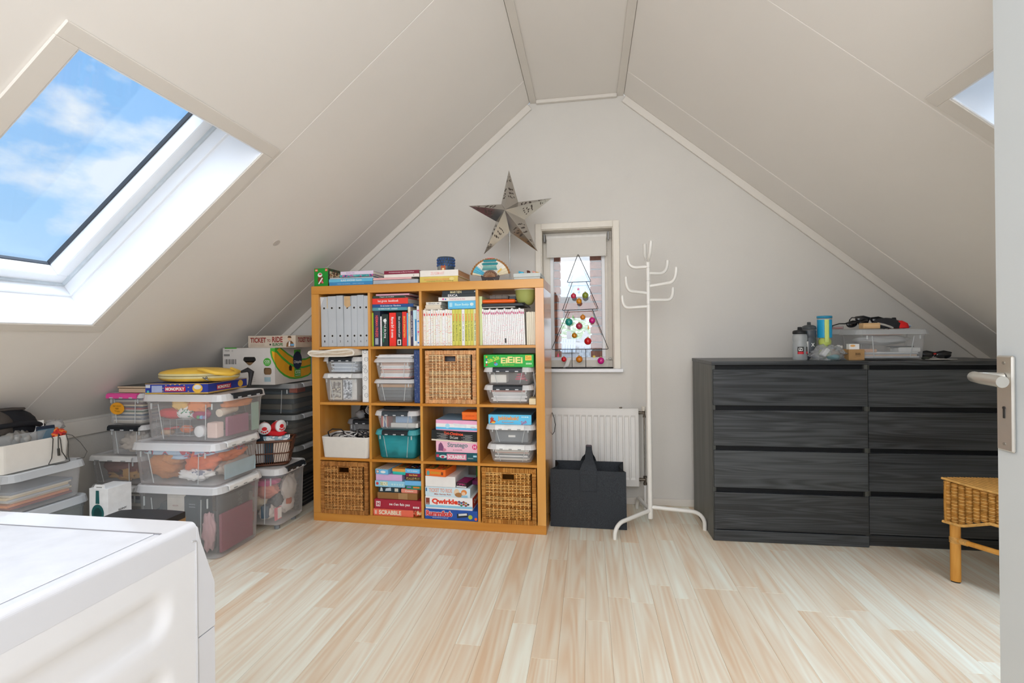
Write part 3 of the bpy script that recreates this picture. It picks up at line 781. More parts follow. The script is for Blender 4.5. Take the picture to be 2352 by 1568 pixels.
fl_ = [o for o in bpy.data.objects if o.get('label', '').startswith('white book with a pink flower')][0]
prt(fl_, disc(.03, .012, .006, .006, 8), mk('C83C90', .5, 1.2)); prt(fl_, disc(.045, .011, .005, .005, 6), mk('3C60B8', .5, 1.2))
o = book_h(.862, 1.0795, zz + .0735, zz + .092, '283036', 'flat black book with short white capitals on its spine', d=.028, dep=.16, title='ERICA', tcol='F2F2F0', tl=.28, tx=.32, th=.75)
o = book_h(.865, 1.0795, zz + .0925, zz + .113, '2A323A', 'flat black book with pale gold capitals, topmost of its pile', d=.028, dep=.16, title='MARTIEN', tcol='F0D8A8', tl=.33, tx=.40, th=.7)
prt(o, disc(.205, .011, .0045), mk('C0C4C8', .5, 1.1), name='emblem')

# ---- row 3, column 3: magazines, folders, bowl
book_v(1.0972, 1.1135, z0, 1.399, 'C3D29A', 'tall pale green book at the left end of the magazine row', d=.03, dep=.22)
MG = [printed(c, ('E0B4BC', 'E6C6C0'), 2, 0, 260.0, 90.0, .60) for c in ('EDE9E6', 'E8E2DE', 'F1EFEC')]
x = 1.116
for i in range(23):
    w = .0094 + .0012 * ((i * 5) % 4) / 3; hh = .213 + .006 * ((i * 3) % 4 == 0)
    o = book_v(x, x + w, z0 + .0005, z0 + hh, 'ECE8E4', f'thin white magazine with pink spine print, {ORD[i]} from the pale green book', d=.03, dep=.16, lean=-.030 if i > 3 else -.018, mat=MG[i % 3], group='white magazines in the top right compartment', name='magazine', cat='magazine')
    pr(o, w * .2, w * .8, hh * .86, hh * .92, mk('B84070', .5, 1.2))
    if i == 12:
        o['label'] = 'white magazine with a black running figure low on its spine'; pr(o, w * .1, w * .9, .012, .040, INK, -.0009)
    x += w + .0013
for i in range(5):
    book_v(1.3835 + i * .0108, 1.3835 + i * .0108 + .0098, z0, z0 + .194 + .002 * (i % 2), 'D8D0BC', f'cream booklet under the green bowl, {ORD[i]} from the white magazines', d=.03, dep=.15, lean=-.012, group='cream booklets under the green bowl', name='booklet', pg='D0C4A8', cat='booklet')
zt = z0 + .2225
tag(ob('clip_folder', MB().box(0, .20, 0, .20, 0, .0075, 0, .002), [mk('B4B2AE', .4, 1.0)], None, BK @ T3(1.115, .03, zt)), 'thin grey folder lying directly on the magazines', 'folder')
bf = tag(ob('ring_folder', MB().box(0, .262, 0, .215, 0, .020, 0, .005), [mk('23292F', .4, 1.1)], None, BK @ T3(1.110, .026, zt + .008)), 'black zip folder lying under the orange case', 'folder')
ob('zip_strap', MB().tube([(.25, -.002, .012), (.268, -.004, .010), (.284, .0, .0), (.296, .004, -.014)], .003, 6).tube([(.24, -.002, .016), (.262, -.003, .018), (.274, -.002, .008)], .002, 6), [mk('141618', .5, 1.0)], bf)
oc = tag(ob('pencil_case', MB().box(0, .205, 0, .10, 0, .0225, 0, .008), [mk('F0641E', .4, 1.1)], None, BK @ T3(1.111, .03, zt + .0285)), 'flat orange case lying on the black folder', 'case')
ob('zip_pull', MB().ball((.207, .02, .012), .004, 8), [mk('9A9A9A', .3, 1.0, .6)], oc)
gr = tag(ob('camera_pouch', MB().box(0, .118, 0, .09, 0, .026, 0, .007), [mk('6E6862', .8, 1.1, bump=.3)], None, BK @ T3(1.151, .05, zt + .0515)), 'grey padded pouch behind the orange case', 'pouch')
for k in (1, 2): ob('seam', MB().box(.04 * k - .001, .04 * k + .001, -.001, .09, .001, .0265), [mk('524E4A', .8, 1.0)], gr)
ob('sleeve', MB().box(.12, .165, .01, .09, -.003, .018, 0, .006, T3(0, 0, 0)), [mk('4A525A', .7, 1.0)], gr)
bowl = tag(ob('mixing_bowl', MB().lathe([(0, 0), (.026, 0), (.040, .006), (.052, .024), (.059, .05), (.062, .088), (.065, .091), (.065, .094), (.061, .094), (.058, .088), (.055, .05), (.047, .024), (.032, .010), (0, .008)], 36), [mk('9AA05A', .3, 1.1, vary=.02)], None, BK @ T3(1.370, .085, 1.3425)), 'olive green mixing bowl squeezed under the top board, on the booklets', 'bowl')
ob('rim', MB().lathe([(.0652, .090), (.0665, .0925), (.0652, .0955), (.0610, .0955), (.060, .0925)], 36), [mk('E6E0D0', .35, 1.1)], bowl)

# ---------------------------------------------------------------- storage tub with clip lid
LID = plastic('FCFDFE', .78, .3)
BODY = plastic('F8FAFC', .22, .22)
BODYD = plastic('C8CCD0', .22, .25)
CLW = mk('ECECEA', .35, 1.0); CLB = mk('22272C', .4, 1.0); CLS = plastic('E4E8EA', .7, .3)
def tub(label, w, d, h, M, clip=CLW, sides=('-y',), body=BODY, lid=LID, taper=.86, lh=.022, over=.012, ribs=True, group=None, clipw=.62, rcor=.03, wheels=False, legs=0):
    root = thing('storage_tub', label, 'storage tub', M, group)
    r0 = rcor * .8; bw, bd = w * taper if w < d else w - (1 - taper) * d * .9, d * taper if d <= w else d - (1 - taper) * w * .9
    ht = h - lh
    ringA = [(x_, y_, 0.002) for x_, y_ in rrect(bw - .012, bd - .012, r0)]
    rings = [ringA, [(x_, y_, .010) for x_, y_ in rrect(bw, bd, r0)], [(x_, y_, ht * .92) for x_, y_ in rrect(w - .006, d - .006, rcor)],
             [(x_, y_, ht * .925) for x_, y_ in rrect(w, d, rcor)], [(x_, y_, ht) for x_, y_ in rrect(w + .002, d + .002, rcor)]]
    mb = MB(); loops(mb, rings, 0, False, True, False)
    ob('body', mb, [body], root)
    if ribs:
        for sx in (-1, 1):
            rb = MB()
            rb.tube([(sx * bw * .28, -bd / 2 - .001, .01), (sx * w * .30, -d / 2 + .002, ht * .9)], .0022, 5)
            ob('lid_stop', MB().box(sx * w * .38 - .003, sx * w * .38 + .003, -d / 2 - .003, -d / 2 + .002, ht * .78, ht * .92), [plastic('F2F6F8', .6, .3)], root)
            ob('rib', rb, [plastic('F2F6F8', .6, .3)], root)
    W, D = w + 2 * over, d + 2 * over
    rings = [[(x_, y_, ht - .006) for x_, y_ in rrect(W, D, rcor + over)], [(x_, y_, ht + .001) for x_, y_ in rrect(W - .003, D - .003, rcor + over)],
             [(x_, y_, h - .004) for x_, y_ in rrect(W - .016, D - .016, rcor + over * .5)], [(x_, y_, h) for x_, y_ in rrect(W - .026, D - .026, rcor)],
             [(x_, y_, h) for x_, y_ in rrect(W - .044, D - .044, rcor * .9)], [(x_, y_, h - .007) for x_, y_ in rrect(W - .056, D - .056, rcor * .8)]]
    mb = MB(); loops(mb, rings, 0, False, False, True)
    lo = ob('lid', mb, [lid], root)
    for sd in sides:
        L = (w if sd[1] == 'y' else d) * clipw
        cb = MB()
        prof = [(0.004, h + .001), (-.016, h + .001), (-.024, h - .006), (-.026, h - .026), (-.022, h - .028), (-.018, h - .008), (.004, h - .004)]
        cb.prism([(-(a) - 0, b_) for a, b_ in prof], -L / 2, L / 2, 'yz') if False else None
        for (p, q) in zip(prof, prof[1:] + prof[:1]): pass
        e_ = (D if sd[1] == 'y' else W) / 2 - .016
        pts = [(e_ - a, b_) for a, b_ in prof]
        if sd == '+x': cb.prism(pts, -L / 2, L / 2, 'xz', smooth=False)
        if sd == '-x': cb.prism([(-a, b_) for a, b_ in pts], -L / 2, L / 2, 'xz')
        if sd == '-y':
            cb.add([(dd, -a, b_) for dd in (-L / 2, L / 2) for a, b_ in pts], [(i, (i + 1) % 7, 7 + (i + 1) % 7, 7 + i) for i in range(7)] + [tuple(range(7)), tuple(range(7, 14))])
        if sd == '+y':
            cb.add([(dd, a, b_) for dd in (-L / 2, L / 2) for a, b_ in pts], [(i, (i + 1) % 7, 7 + (i + 1) % 7, 7 + i) for i in range(7)] + [tuple(range(7)), tuple(range(7, 14))])
        co = ob('clip', cb, [clip], root)
        for k in (-.32, 0, .32):
            s_ = L * .055
            c_ = MB()
            if sd[1] == 'y':
                yy = (-1 if sd == '-y' else 1) * (e_ + .0262); c_.box(k * L - s_, k * L + s_, yy - .0012, yy + .0012, h - .026, h - .020)
            else:
                xx = (-1 if sd == '-x' else 1) * (e_ + .0262); c_.box(xx - .0012, xx + .0012, k * L - s_, k * L + s_, h - .026, h - .020)
            ob('hinge_slot', c_, [mk('C9CCD0', .4, 1.0) if clip is not CLW else mk('9EA0A0', .4, 1.0)], co)
    if wheels:
        for sx in (-1, 1):
            for sy in (-1, 1):
                ob('caster', MB().cyl(.016, -.032, .001, 14, 0, Matrix.Translation((sx * (bw / 2 - .05), sy * (bd / 2 - .05), 0))).cyl(.019, -.012, -.002, 14, 0, Matrix.Translation((sx * (bw / 2 - .05), sy * (bd / 2 - .05), 0))), [mk('8C9296', .4, 1.0)], root)
    return root
# loose things lying in tubs
def sheets(name, label, cat, M, w, d, n, cols, t=.004, jit=.006, seed=0, group=None):
    q = random.Random(seed + 3); root = thing(name, label, cat, M, group)
    z = 0
    for i in range(n):
        tt_ = t * q.uniform(.6, 1.5); a = q.uniform(-jit, jit); b_ = q.uniform(-jit, jit)
        ob('sheet', MB().box(-w / 2 + a, w / 2 + a, -d / 2 + b_, d / 2 + b_, z, z + tt_ * .92, 0, .0005), [mk(cols[i % len(cols)], .6, 1.15)], root); z += tt_
    return root
CLAMP = None    # (frame matrix, x0, x1, y0, y1, z0, z1): soft things press flat against the walls of the tub they lie in
def cloth(name, label, cat, M, r, mat, amp=.35, fr=2.2, seed=0, n=40, flat=None, group=None):
    mb = MB().ball((0, 0, 0), r, n, 0, amp, fr, seed, flat=flat)
    if CLAMP:
        A = CLAMP[0].inverted() @ M; B = A.inverted(); vv = []
        for v in mb.v:
            p = A @ Vector(v)
            for i in range(3): p[i] = min(max(p[i], CLAMP[1 + 2 * i]), CLAMP[2 + 2 * i])
            vv.append(tuple(B @ p))
        mb.v = vv
    return tag(ob(name, mb, [mat], None, M), label, cat, group)
def clamp(F, cx, cy, hx, hy, z0, z1):
    global CLAMP
    CLAMP = (F, cx - hx, cx + hx, cy - hy, cy + hy, z0, z1) if F else None

# ---- row 2
zb = CZ(2) + .001
# column 0
tub('clear tub of photographs with white clip, lower one beside the patterned binder', .262, .34, .180, BK @ T3(.193, .185, zb), CLW, ('-y',), over=.010)
tub('clear tub with black clip under a folded newspaper', .255, .33, .104, BK @ T3(.194, .185, zb + .181), CLB, ('-y',), over=.012)
ph = thing('photo_print', 'old photograph of a group in the lower clear tub', 'photograph', BK @ T3(.100, .040, zb + .012))
ob('card', MB().box(0, .085, 0, .002, 0, .125), [mk('CFC9BA', .5, 1.0)], ph); pr(ph, .008, .076, .012, .115, blotch(('B8B4A8', '8C8880', '5A4E4C', 'C8C0A8'), 40, .5), name='picture')
ph = thing('photo_print', 'black and white leafy photograph in the lower clear tub', 'photograph', BK @ T3(.192, .040, zb + .012))
ob('card', MB().box(0, .095, 0, .002, 0, .13), [mk('DCDAD6', .5, 1.0)], ph); pr(ph, .003, .062, .006, .125, blotch(('4A5058', '8A9098', 'D8DCE0', '5C6470'), 45, .5), name='picture')
sheets('envelope_stack', 'pile of pale envelopes in the black clipped tub', 'envelope', BK @ T3(.200, .17, zb + .19), .165, .25, 8, ('D8DEE4', 'C4CCD4', 'B4BCC6'), .008, .01, 1)
# folded newspaper roll
pts = []
for i in range(41):
    a = i / 40
    if a < .5: pts.append((.30 - .285 * a * 2, .012 + .030 * math.sin(a * 2 * PI) ** 2 + .022))
    else: pts.append((.015 + .29 * (a - .5) * 2, .004 + .006 * math.sin((a - .5) * 12)))
outer = [(.010, .024), (.016, .038), (.04, .046), (.10, .040), (.18, .050), (.27, .055), (.318, .048), (.330, .030), (.322, .012), (.26, .004), (.16, .003), (.08, .002), (.03, .008)]
inner = [(.022, .024), (.03, .032), (.10, .030), (.18, .038), (.27, .044), (.31, .040), (.318, .028), (.312, .018), (.26, .012), (.16, .012), (.08, .011), (.035, .014)]
npr = thing('folded_newspaper', 'folded cream newspaper lying on the black clipped tub and sticking out', 'newspaper', BK @ T3(.0, -.012, zb + .2855))
ob('outer_fold', MB().prism(outer, -.05, .010, 'xz').prism([(.060, .045), (.10, .040), (.18, .050), (.27, .055), (.318, .048), (.330, .030), (.322, .012), (.26, .004), (.16, .003), (.08, .002), (.060, .004)], .010, .20, 'xz'), [mk('E6DFD2', .7, 1.0, vary=.03)], npr)
ob('inner_fold', MB().prism(inner, -.052, -.048, 'xz'), [mk('C6B49C', .8, 1.0, vary=.12, scale=60)], npr)
ob('sheet', MB().tube([(.03, -.052, .020), (.12, -.052, .030), (.22, -.052, .026), (.31, -.052, .036)], .0022, 6), [mk('F4EEE4', .7, 1.0)], npr)
# patterned binder
pb = tag(ob('binder', MB().box(0, .041, 0, .004, 0, .325, 0, .002).box(0, .0025, .004, .28, 0, .325).box(.0385, .041, .004, .28, 0, .325), [mk('F0F0EE', .4, 1.0)], None, BK @ T3(.335, .02, zb)), 'white binder with grey ring pattern beside the tubs', 'binder')
ob('paper_stack', MB().box(.003, .038, .01, .27, .004, .30), [pages('E0DCD2', 0)], pb)
for k, (cx, cz_) in enumerate(((.026, .044), (.015, .092), (.022, .148), (.024, .196), (.016, .222), (.028, .270), (.02, .318))):
    mb = MB()
    rr_ = .013; mb.lathe([(rr_ * .86, 0), (rr_ * .86, .0007), (rr_, .0007), (rr_, 0)], 20, 0, False, Matrix.Translation((cx, 0, cz_)) @ Matrix.Rotation(PI / 2, 4, 'X'))
    for e_ in (-.004, .004): mb.box(cx + e_ - .0012, cx + e_ + .0012, -.0008, 0, cz_ - .001, cz_ + .003)
    ob('print', mb, [mk('6A6C70', .5, 1.0)], pb)
# column 1
tub('clear tub of dark papers standing lowest beside the dotted navy binder', .262, .345, .143, BK @ T3(.5445, .19, zb), CLS, (), over=.009, lh=.016)
tub('clear tub of stacked papers carrying loose white sheets', .258, .34, .129, BK @ T3(.541, .19, zb + .144), CLS, (), over=.009, lh=.016)
sheets('paper_stack', 'loose pile of white papers on the upper clear tub', 'paper', BK @ T3(.545, .16, zb + .2735), .235, .22, 6, ('F0EFEC', 'E4E4E2', 'F6F5F2'), .0048, .012, 4)
sheets('paper_stack', 'mixed papers and a pink folder inside the upper clear tub', 'paper', BK @ T3(.541, .19, zb + .151), .192, .27, 14, ('E08078', 'F0E8E0', 'D8E0E6', 'ECECE8', 'C8A898', 'B89888', 'D4C4B8', 'A89890'), .0066, .006, 5)
sheets('folder_stack', 'dark grey folders inside the lower clear tub', 'folder', BK @ T3(.545, .19, zb + .012), .21, .27, 5, ('3E464C', '525A60', '464E54', '5A6268', 'B89068'), .016, .006, 6)
nb = tag(ob('binder', MB().box(0, .043, 0, .004, 0, .325, 0, .002).box(0, .0025, .004, .28, 0, .325).box(.0405, .043, .004, .28, 0, .325), [mk('2C4272', .5, 1.1)], None, BK @ T3(.680, .02, zb)), 'navy blue binder with small white dots', 'binder')
ob('paper_stack', MB().box(.003, .040, .01, .27, .004, .30), [pages('E0DCD2', 0)], nb)
q = random.Random(8); dots = MB()
for k in range(70): dots.prism(disc(q.uniform(.003, .040), q.uniform(.006, .319), .0009, n=6), -.0005, 0, 'xz')
ob('dot_print', dots, [mk('E8ECF4', .5, 1.1)], nb)['kind'] = 'stuff'

# wicker basket
def wicker(label, M, hx, seed, w=.328, h=.330, dep=.36):
    root = thing('wicker_basket', label, 'basket', M)
    c1, c2, c3 = (mk(c, .55, 1.15, vary=.22, scale=30, spec=.35) for c in hx)
    dark = mk('3A2614', .9, 1.0)
    fr = MB(); q = random.Random(seed)
    # wrapped border bands made of many turns
    def band(x0, x1, z0_, z1_, along):
        n_ = int((x1 - x0 if along == 'x' else z1_ - z0_) / .0052)
        for i in range(n_):
            j = q.uniform(-.0008, .0008)
            if along == 'x':
                a = x0 + (x1 - x0) * i / n_; fr.box(a, a + (x1 - x0) / n_ * .93, -.006 + j, .012, z0_ + j, z1_ + j, q.randint(0, 1), .0014)
            else:
                a = z0_ + (z1_ - z0_) * i / n_; fr.box(x0 + j, x1 + j, -.006 + j, .012, a, a + (z1_ - z0_) / n_ * .93, q.randint(0, 1), .0014)
    band(0, w, h - .026, h, 'x'); band(0, w, 0, .026, 'x'); band(0, .024, .026, h - .026, 'z'); band(w - .024, w, .026, h - .026, 'z')
    ob('border_wrap', fr, [c1, c2], root)['kind'] = 'stuff'
    for cx in (.013, w - .013):
        for cz_ in (.013, h - .013): ob('corner_post', MB().ball((cx, -.004, cz_), (.010, .006, .010), 10), [c2], root)
    wv = MB(); rows = 27; hz0, hz1 = .026, h - .026; st = 11
    sx = [.046 + (w - .092) * i / (st - 1) for i in range(st)]
    hole = (w * .5 - .038, w * .5 + .034, h - .068, h - .032)
    for r in range(rows):
        z_ = hz0 + (hz1 - hz0) * (r + .5) / rows
        for seg in ((.024, w - .024),):
            segs = [seg]
            if hole[2] < z_ < hole[3]: segs = [(seg[0], hole[0]), (hole[1], seg[1])]
            for a, b_ in segs:
                path = []; x_ = a; k = 0
                while x_ <= b_ + 1e-6:
                    ph_ = (x_ - sx[0]) / ((sx[1] - sx[0])) * PI + (PI if r % 2 else 0)
                    amp_ = .0042 if sx[0] - .002 <= x_ <= sx[-1] + .002 else 0.0
                    path.append((x_, .002 - amp_ * math.cos(ph_), z_ + q.uniform(-.0006, .0006))); x_ += (sx[1] - sx[0]) / 2
                if len(path) > 1: wv.tube(path, .0043, 4, q.randint(0, 2), True, False)
    for i, x_ in enumerate(sx):
        top = hz1 if not (hole[0] - .004 < x_ < hole[1] + .004) else hole[2]
        wv.box(x_ - .0032, x_ + .0032, .0005, .0045, hz0, top, 2)
    ob('weave', wv, [c1, c2, c3], root)['kind'] = 'stuff'
    ob('handle_rim', MB().frame(hole[0] - .004, hole[1] + .004, hole[2] - .004, hole[3] + .002, .005, -.006, .010, 0, .002), [c2], root)
    # sides, back, bottom of the hollow basket
    ob('side_panel', MB().box(.002, .008, .012, dep, 0, h - .002), [c2], root); ob('side_panel', MB().box(w - .008, w - .002, .012, dep, 0, h - .002), [c2], root)
    ob('back_panel', MB().box(.008, w - .008, dep - .008, dep, 0, h - .01), [c2], root); ob('bottom_panel', MB().box(.008, w - .008, .012, dep - .008, 0, .008), [c2], root)
    return root
wicker('light honey wicker basket with a filled grip hole in the second row', BK @ T3(.757, .012, zb), ('D6A878', 'C79060', 'E0BC90'), 1, .320, .322)
ob_ = cloth('cloth_bundle', 'grey woollen bundle showing at the rim of the light wicker basket', 'cloth', BK @ T3(.925, .20, zb + .255), (.13, .15, .072), mk('6A6A6E', .9, 1.0, bump=.4), .12, 3, 3)
# column 3
tub('clear tub of white wire pieces with black clip, lowest of the pair', .285, .345, .112, BK @ T3(1.268, .195, zb), CLB, ('-y',), over=.012)
tub('clear tub with black clip under the green game box', .285, .345, .106, BK @ T3(1.268, .195, zb + .113), CLB, ('-y',), over=.012)
sheets('notepad_stack', 'stacked white ring bound pads inside the lowest black clipped tub', 'notepad', BK @ T3(1.268, .19, zb + .012), .206, .26, 6, ('E6E6E4', 'D4D6D6', 'F0F0EE', 'C4C8CA', 'E8E8E6', 'E0A8A0'), .0125, .008, 9)
tag(ob('card_box', MB().box(-.048, .048, -.04, .04, 0, .048, 0, .002), [mk('EEEAE0', .6, 1.0)], None, BK @ T3(1.205, .09, zb + .125)), 'white card box inside the tub below the green game', 'box')
tag(ob('jump_rope', MB().tube([(.035 * math.cos(t * .7) * (1 - t * .02), .04 * math.sin(t * .7), .012 + .0016 * t) for t in range(28)], .005, 6), [mk('D8506E', .5, 1.1)], None, BK @ T3(1.335, .09, zb + .125)), 'coiled pink cord inside the tub below the green game', 'cord')
gg = game(1.122, 1.424, zb + .2195, zb + .294, '22A33C', 'green egg game box on the two black clipped tubs', d=.02, dep=.29, lift=.04)
text(gg, 'Zicke Zacke', (.058, -.0008, .048), .075, .026, mk('C8DC48', .4, 1.2), 'front', .02, .35); text(gg, 'Ei', (.125, -.0008, .040), .040, .034, mk('E0D488', .4, 1.2), 'front', .03); text(gg, 'Ei', (.168, -.0008, .044), .044, .038, mk('E0D488', .4, 1.2), 'front', .03); text(gg, 'Ei', (.215, -.0008, .042), .044, .038, mk('E0D488', .4, 1.2), 'front', .03)
text(gg, 'das Huhnerrennen', (.15, -.0008, .015), .07, .010, mk('B8C840', .4, 1.2))
prt(gg, disc(.075, .018, .012, .009, 10), mk('5AA0D0', .5, 1.1)); prt(gg, disc(.070, .026, .006, .006, 8), mk('C84838', .5, 1.1))
pr(gg, .252, .290, .040, .070, mk('E8C04C', .5, 1.1), name='emblem'); text(gg, 'Zoch', (.271, -.001, .056), .028, .016, mk('C06020', .5, 1.1))
for k in range(4): prt(gg, disc(.018, .062 - k * .016, .006, .006, 12), mk(('D8A020', '3858A8', 'E8E8E8', 'C83030')[k], .5, 1.1), name='flag')
for k in range(4): pr(gg, .256 + k * .009, .263 + k * .009, .016, .026, mk('BFE0B8', .5, 1.1))
tag(ob('wooden_block', MB().box(0, .040, 0, .10, 0, .036, 0, .001), [mk('DCCCA8', .6, 1.1)], None, BK @ T3(1.395, .014, zb)), 'small beige block at the foot of the clear tubs', 'block')
tag(ob('plastic_wrap', MB().prism([(0, 0), (.012, .02), (.020, .075), (.012, .12), (.004, .19), (.0, .19), (.004, .12), (.010, .075), (.004, .02)], 0, .18, 'xz').tube([(.002, .0, .13), (.018, .02, .14), (.03, .05, .16)], .004, 5), [plastic('E4E6E8', .35, .2)], None, BK @ T3(1.413, .05, zb + .04)), 'crumpled clear film wedged beside the black clipped tubs', 'plastic film')

# ---- row 1
zb = CZ(1) + .001
# column 0: white box of cables in front of a lidded tub with a black heap
wb = thing('open_box', 'white plastic open box full of cables in the bookcase', 'box', BK @ T3(.2185, .103, zb))
WB = mk('E2DED6', .4, 1.0, vary=.02)
mb = MB(); R0 = [(x_, y_, 0.0) for x_, y_ in rrect(.305, .185, .02)]; R1 = [(x_, y_, .128) for x_, y_ in rrect(.330, .208, .025)]; R2 = [(x_, y_, .132) for x_, y_ in rrect(.326, .204, .025)]; R3 = [(x_, y_, .006) for x_, y_ in rrect(.299, .179, .02)]
loops(mb, [R0, R1, R2, R3], 0, False, True, True); ob('shell', mb, [WB], wb)
for k, (col, lab) in enumerate((('1C1E22', 'black'), ('ECEAE6', 'white'), ('26282C', 'dark grey'), ('D8D6D2', 'pale grey'), ('141518', 'thick black'), ('3A3C40', 'charcoal'))):
    q = random.Random(40 + k); c = Vector((-.075 + .03 * k, -.025 + .022 * (k % 3), .105)); path = []
    for t in range(46):
        a = t * .55 + k; rr_ = .032 + .018 * math.sin(t * .23 + k)
        path.append((c.x + rr_ * 1.3 * math.cos(a) + .02 * math.sin(t * .11), c.y + rr_ * math.sin(a), c.z + .030 * math.sin(a * .7 + k) + .005 * k))
    tag(ob('cable_coil', MB().tube(path, .0028 + .0009 * (k % 2), 6), [mk(col, .45, 1.0)], None, BK @ T3(.2185, .103, zb)), f'tangled {lab} cable in the white box', 'cable', 'cables in the white box')
tag(ob('cable', MB().tube([(-.12, -.06, .10), (-.135, -.065, .155), (-.10, -.07, .175), (-.05, -.05, .17), (-.02, -.02, .12)], .004, 8), [mk('1A1B1E', .45, 1.0)], None, BK @ T3(.2185, .103, zb)), 'thick black cable arching over the corner of the white box', 'cable', 'cables in the white box')
tub('clear tub with grey lid behind the cable box, carrying a black heap', .262, .155, .205, BK @ T3(.242, .305, zb), CLB, ('-y',), body=BODYD, lid=plastic('AEB4BA', .6, .3), over=.01)
heap = cloth('headset_pile', 'black heap of headsets on the rear tub', 'headset', BK @ T3(.272, .300, zb + .262), (.098, .065, .056), mk('141417', .5, 1.0), .35, 3.0, 5)
for k in range(4):
    tag(ob('cable_coil', MB().tube([(.05 * math.cos(t * .5 + k), -.03 - .028 * k * .3, .03 * math.sin(t * .5 + k) + .01 * k) for t in range(11)], .0024, 6), [mk('C8C8C8' if k % 2 else 'E4E4E2', .5, 1.0)], None, BK @ T3(.30 + .012 * k, .25 - .006 * k, zb + .27)), ('upper', 'second', 'third', 'lowest')[3 - k] + ' white lead looped over the black heap', 'cable', 'white leads on the black heap')
tag(ob('plastic_bag', MB().ball((0, 0, 0), (.035, .03, .028), 16, 0, .4, 4, 6), [plastic('D4D6D8', .5, .25)], None, BK @ T3(.20, .25, zb + .238)), 'small crumpled clear bag beside the black heap', 'bag')
# column 1
TEAL = plastic('3FB6BE', .46, .25, '8CDCE2'); TEALL = plastic('58C0C8', .8, .3, 'B8EAEE')
tub('teal translucent tub with dark clip below the small clear tub', .272, .345, .180, BK @ T3(.556, .19, zb), CLB, ('-y',), body=TEAL, lid=TEALL, over=.010)
clamp(BK, .556, .19, .107, .145, zb + .012, zb + .14)
cloth('plastic_bag', 'crumpled white bag at the right inside the teal tub', 'bag', BK @ T3(.60, .10, zb + .065), (.085, .06, .055), mk('E8F4F4', .6, 1.1), .4, 3, 7)
cloth('plastic_bag', 'crumpled white bag at the left inside the teal tub', 'bag', BK @ T3(.49, .10, zb + .09), (.06, .06, .06), mk('DCEEF0', .6, 1.1), .5, 3.4, 9)
clamp(None, 0, 0, 0, 0, 0, 0)
tub('small clear tub with grey clip standing on the teal tub', .272, .345, .118, BK @ T3(.558, .19, zb + .181), mk('3A4248', .4, 1.0), ('-y',), over=.013)
tag(ob('box_stack', MB().box(-.09, .09, 0, .10, 0, .028, 0, .001), [mk('DEDCD6', .6, 1.0)], None, BK @ T3(.60, .05, zb + .191)), 'flat white carton inside the small clear tub', 'carton')
tag(ob('blue_carton', MB().box(-.055, .055, 0, .09, 0, .044, 0, .001), [mk('8FB4DA', .5, 1.0)], None, BK @ T3(.59, .065, zb + .2195)), 'pale blue carton inside the small clear tub', 'carton')
for k in range(5): tag(ob('card_game', MB().box(0, .008, 0, .07, 0, .068, 0, .001), [mk(('C84840', 'E8E0D8', '4870B0', 'E0D8D0', 'B05048')[k], .5, 1.1)], None, BK @ T3(.442 + k * .0092, .06, zb + .191)), f'{("red", "cream", "blue", "white", "brick red")[k]} card pack standing in the small clear tub', 'card pack', 'card packs in the small clear tub')
tag(ob('tub_lid', MB().box(0, .16, 0, .20, 0, .010, 0, .004), [mk('3A4046', .4, 1.0)], None, BK @ T3(.555, .10, zb + .318, 0, 0, .06)), 'loose dark lid lying on the small clear tub', 'lid')
tag(ob('remote_tray', MB().box(0, .11, 0, .16, 0, .016, 0, .004), [mk('15181A', .4, 1.0)], None, BK @ T3(.445, .08, zb + .301)), 'black flat tray on the small clear tub', 'tray')
hd = thing('umbrella', 'folded black stick with rounded ends leaning at the right of the teal tub', 'umbrella', BK @ T3(.712, .03, zb))
ob('shaft', MB().tube([(.006, 0, .012), (.000, .02, .15), (-.008, .045, .285)], [.008, .006, .006], 10), [mk('25282C', .5, 1.0)], hd); ob('tip', MB().ball((.005, 0, .014), (.012, .012, .014), 12), [mk('3A3E44', .5, 1.0)], hd); ob('grip', MB().ball((-.010, .048, .288), (.011, .012, .014), 12), [mk('3A3E44', .5, 1.0)], hd)
# column 2: board games
z = zb
gm = game(.811, 1.079, z, z + .052, '17525C', 'dark teal word game box, lowest of the pile in the second row from below', d=.025, dep=.27, basecol='0F3C44')
pr(gm, .072, .196, .008, .044, mk('D8809C', .4, 1.1), name='title_plate'); text(gm, 'SCRABBLE', (.134, -.001, .026), .112, .022, mk('F4ECEC', .4, 1.2), 'front', .035); text(gm, 'ORIGINAL', (.222, -.001, .020), .036, .006, PAPER)
pr(gm, .006, .022, .022, .038, mk('D04060', .4, 1.1), name='emblem'); prt(gm, disc(.048, .026, .024, .010), mk('C8D8DC', .4, 1.1)); prt(gm, disc(.046, .024, .010, .007), mk('B83858', .4, 1.1), -.0011); pr(gm, .238, .260, .028, .038, mk('A8D8E8', .4, 1.1))
z += .053
gm = game(.814, 1.079, z, z + .069, 'E3B2C4', 'pink strategy game box with a knight figure, on the dark teal box', d=.025, dep=.27)
text(gm, 'Stratego', (.138, -.001, .042), .128, .036, mk('7C8890', .4, 1.1), 'front', .03); text(gm, 'JUNIOR', (.138, -.001, .014), .06, .010, mk('8A5870', .4, 1.1)); prt(gm, disc(.245, .036, .016), mk('D83878', .4, 1.1), name='emblem'); text(gm, 'H', (.245, -.001, .036), .016, .018, mk('F4D8E4', .4, 1.1), 'front', .03)
prt(gm, [(.015, .008), (.045, .008), (.05, .03), (.04, .052), (.03, .06), (.018, .045)], mk('7A4A70', .5, 1.1)); prt(gm, disc(.05, .014, .016, .010), mk('C87898', .5, 1.1), -.0007)
z += .070
tg = game(.786, 1.072, z + .001, z + .067, '1E2224', 'black triangular tile game box, tilted in its pile', d=.02, dep=.25, ry=.045, title=None, basecol='D8CDBC', lift=.14)
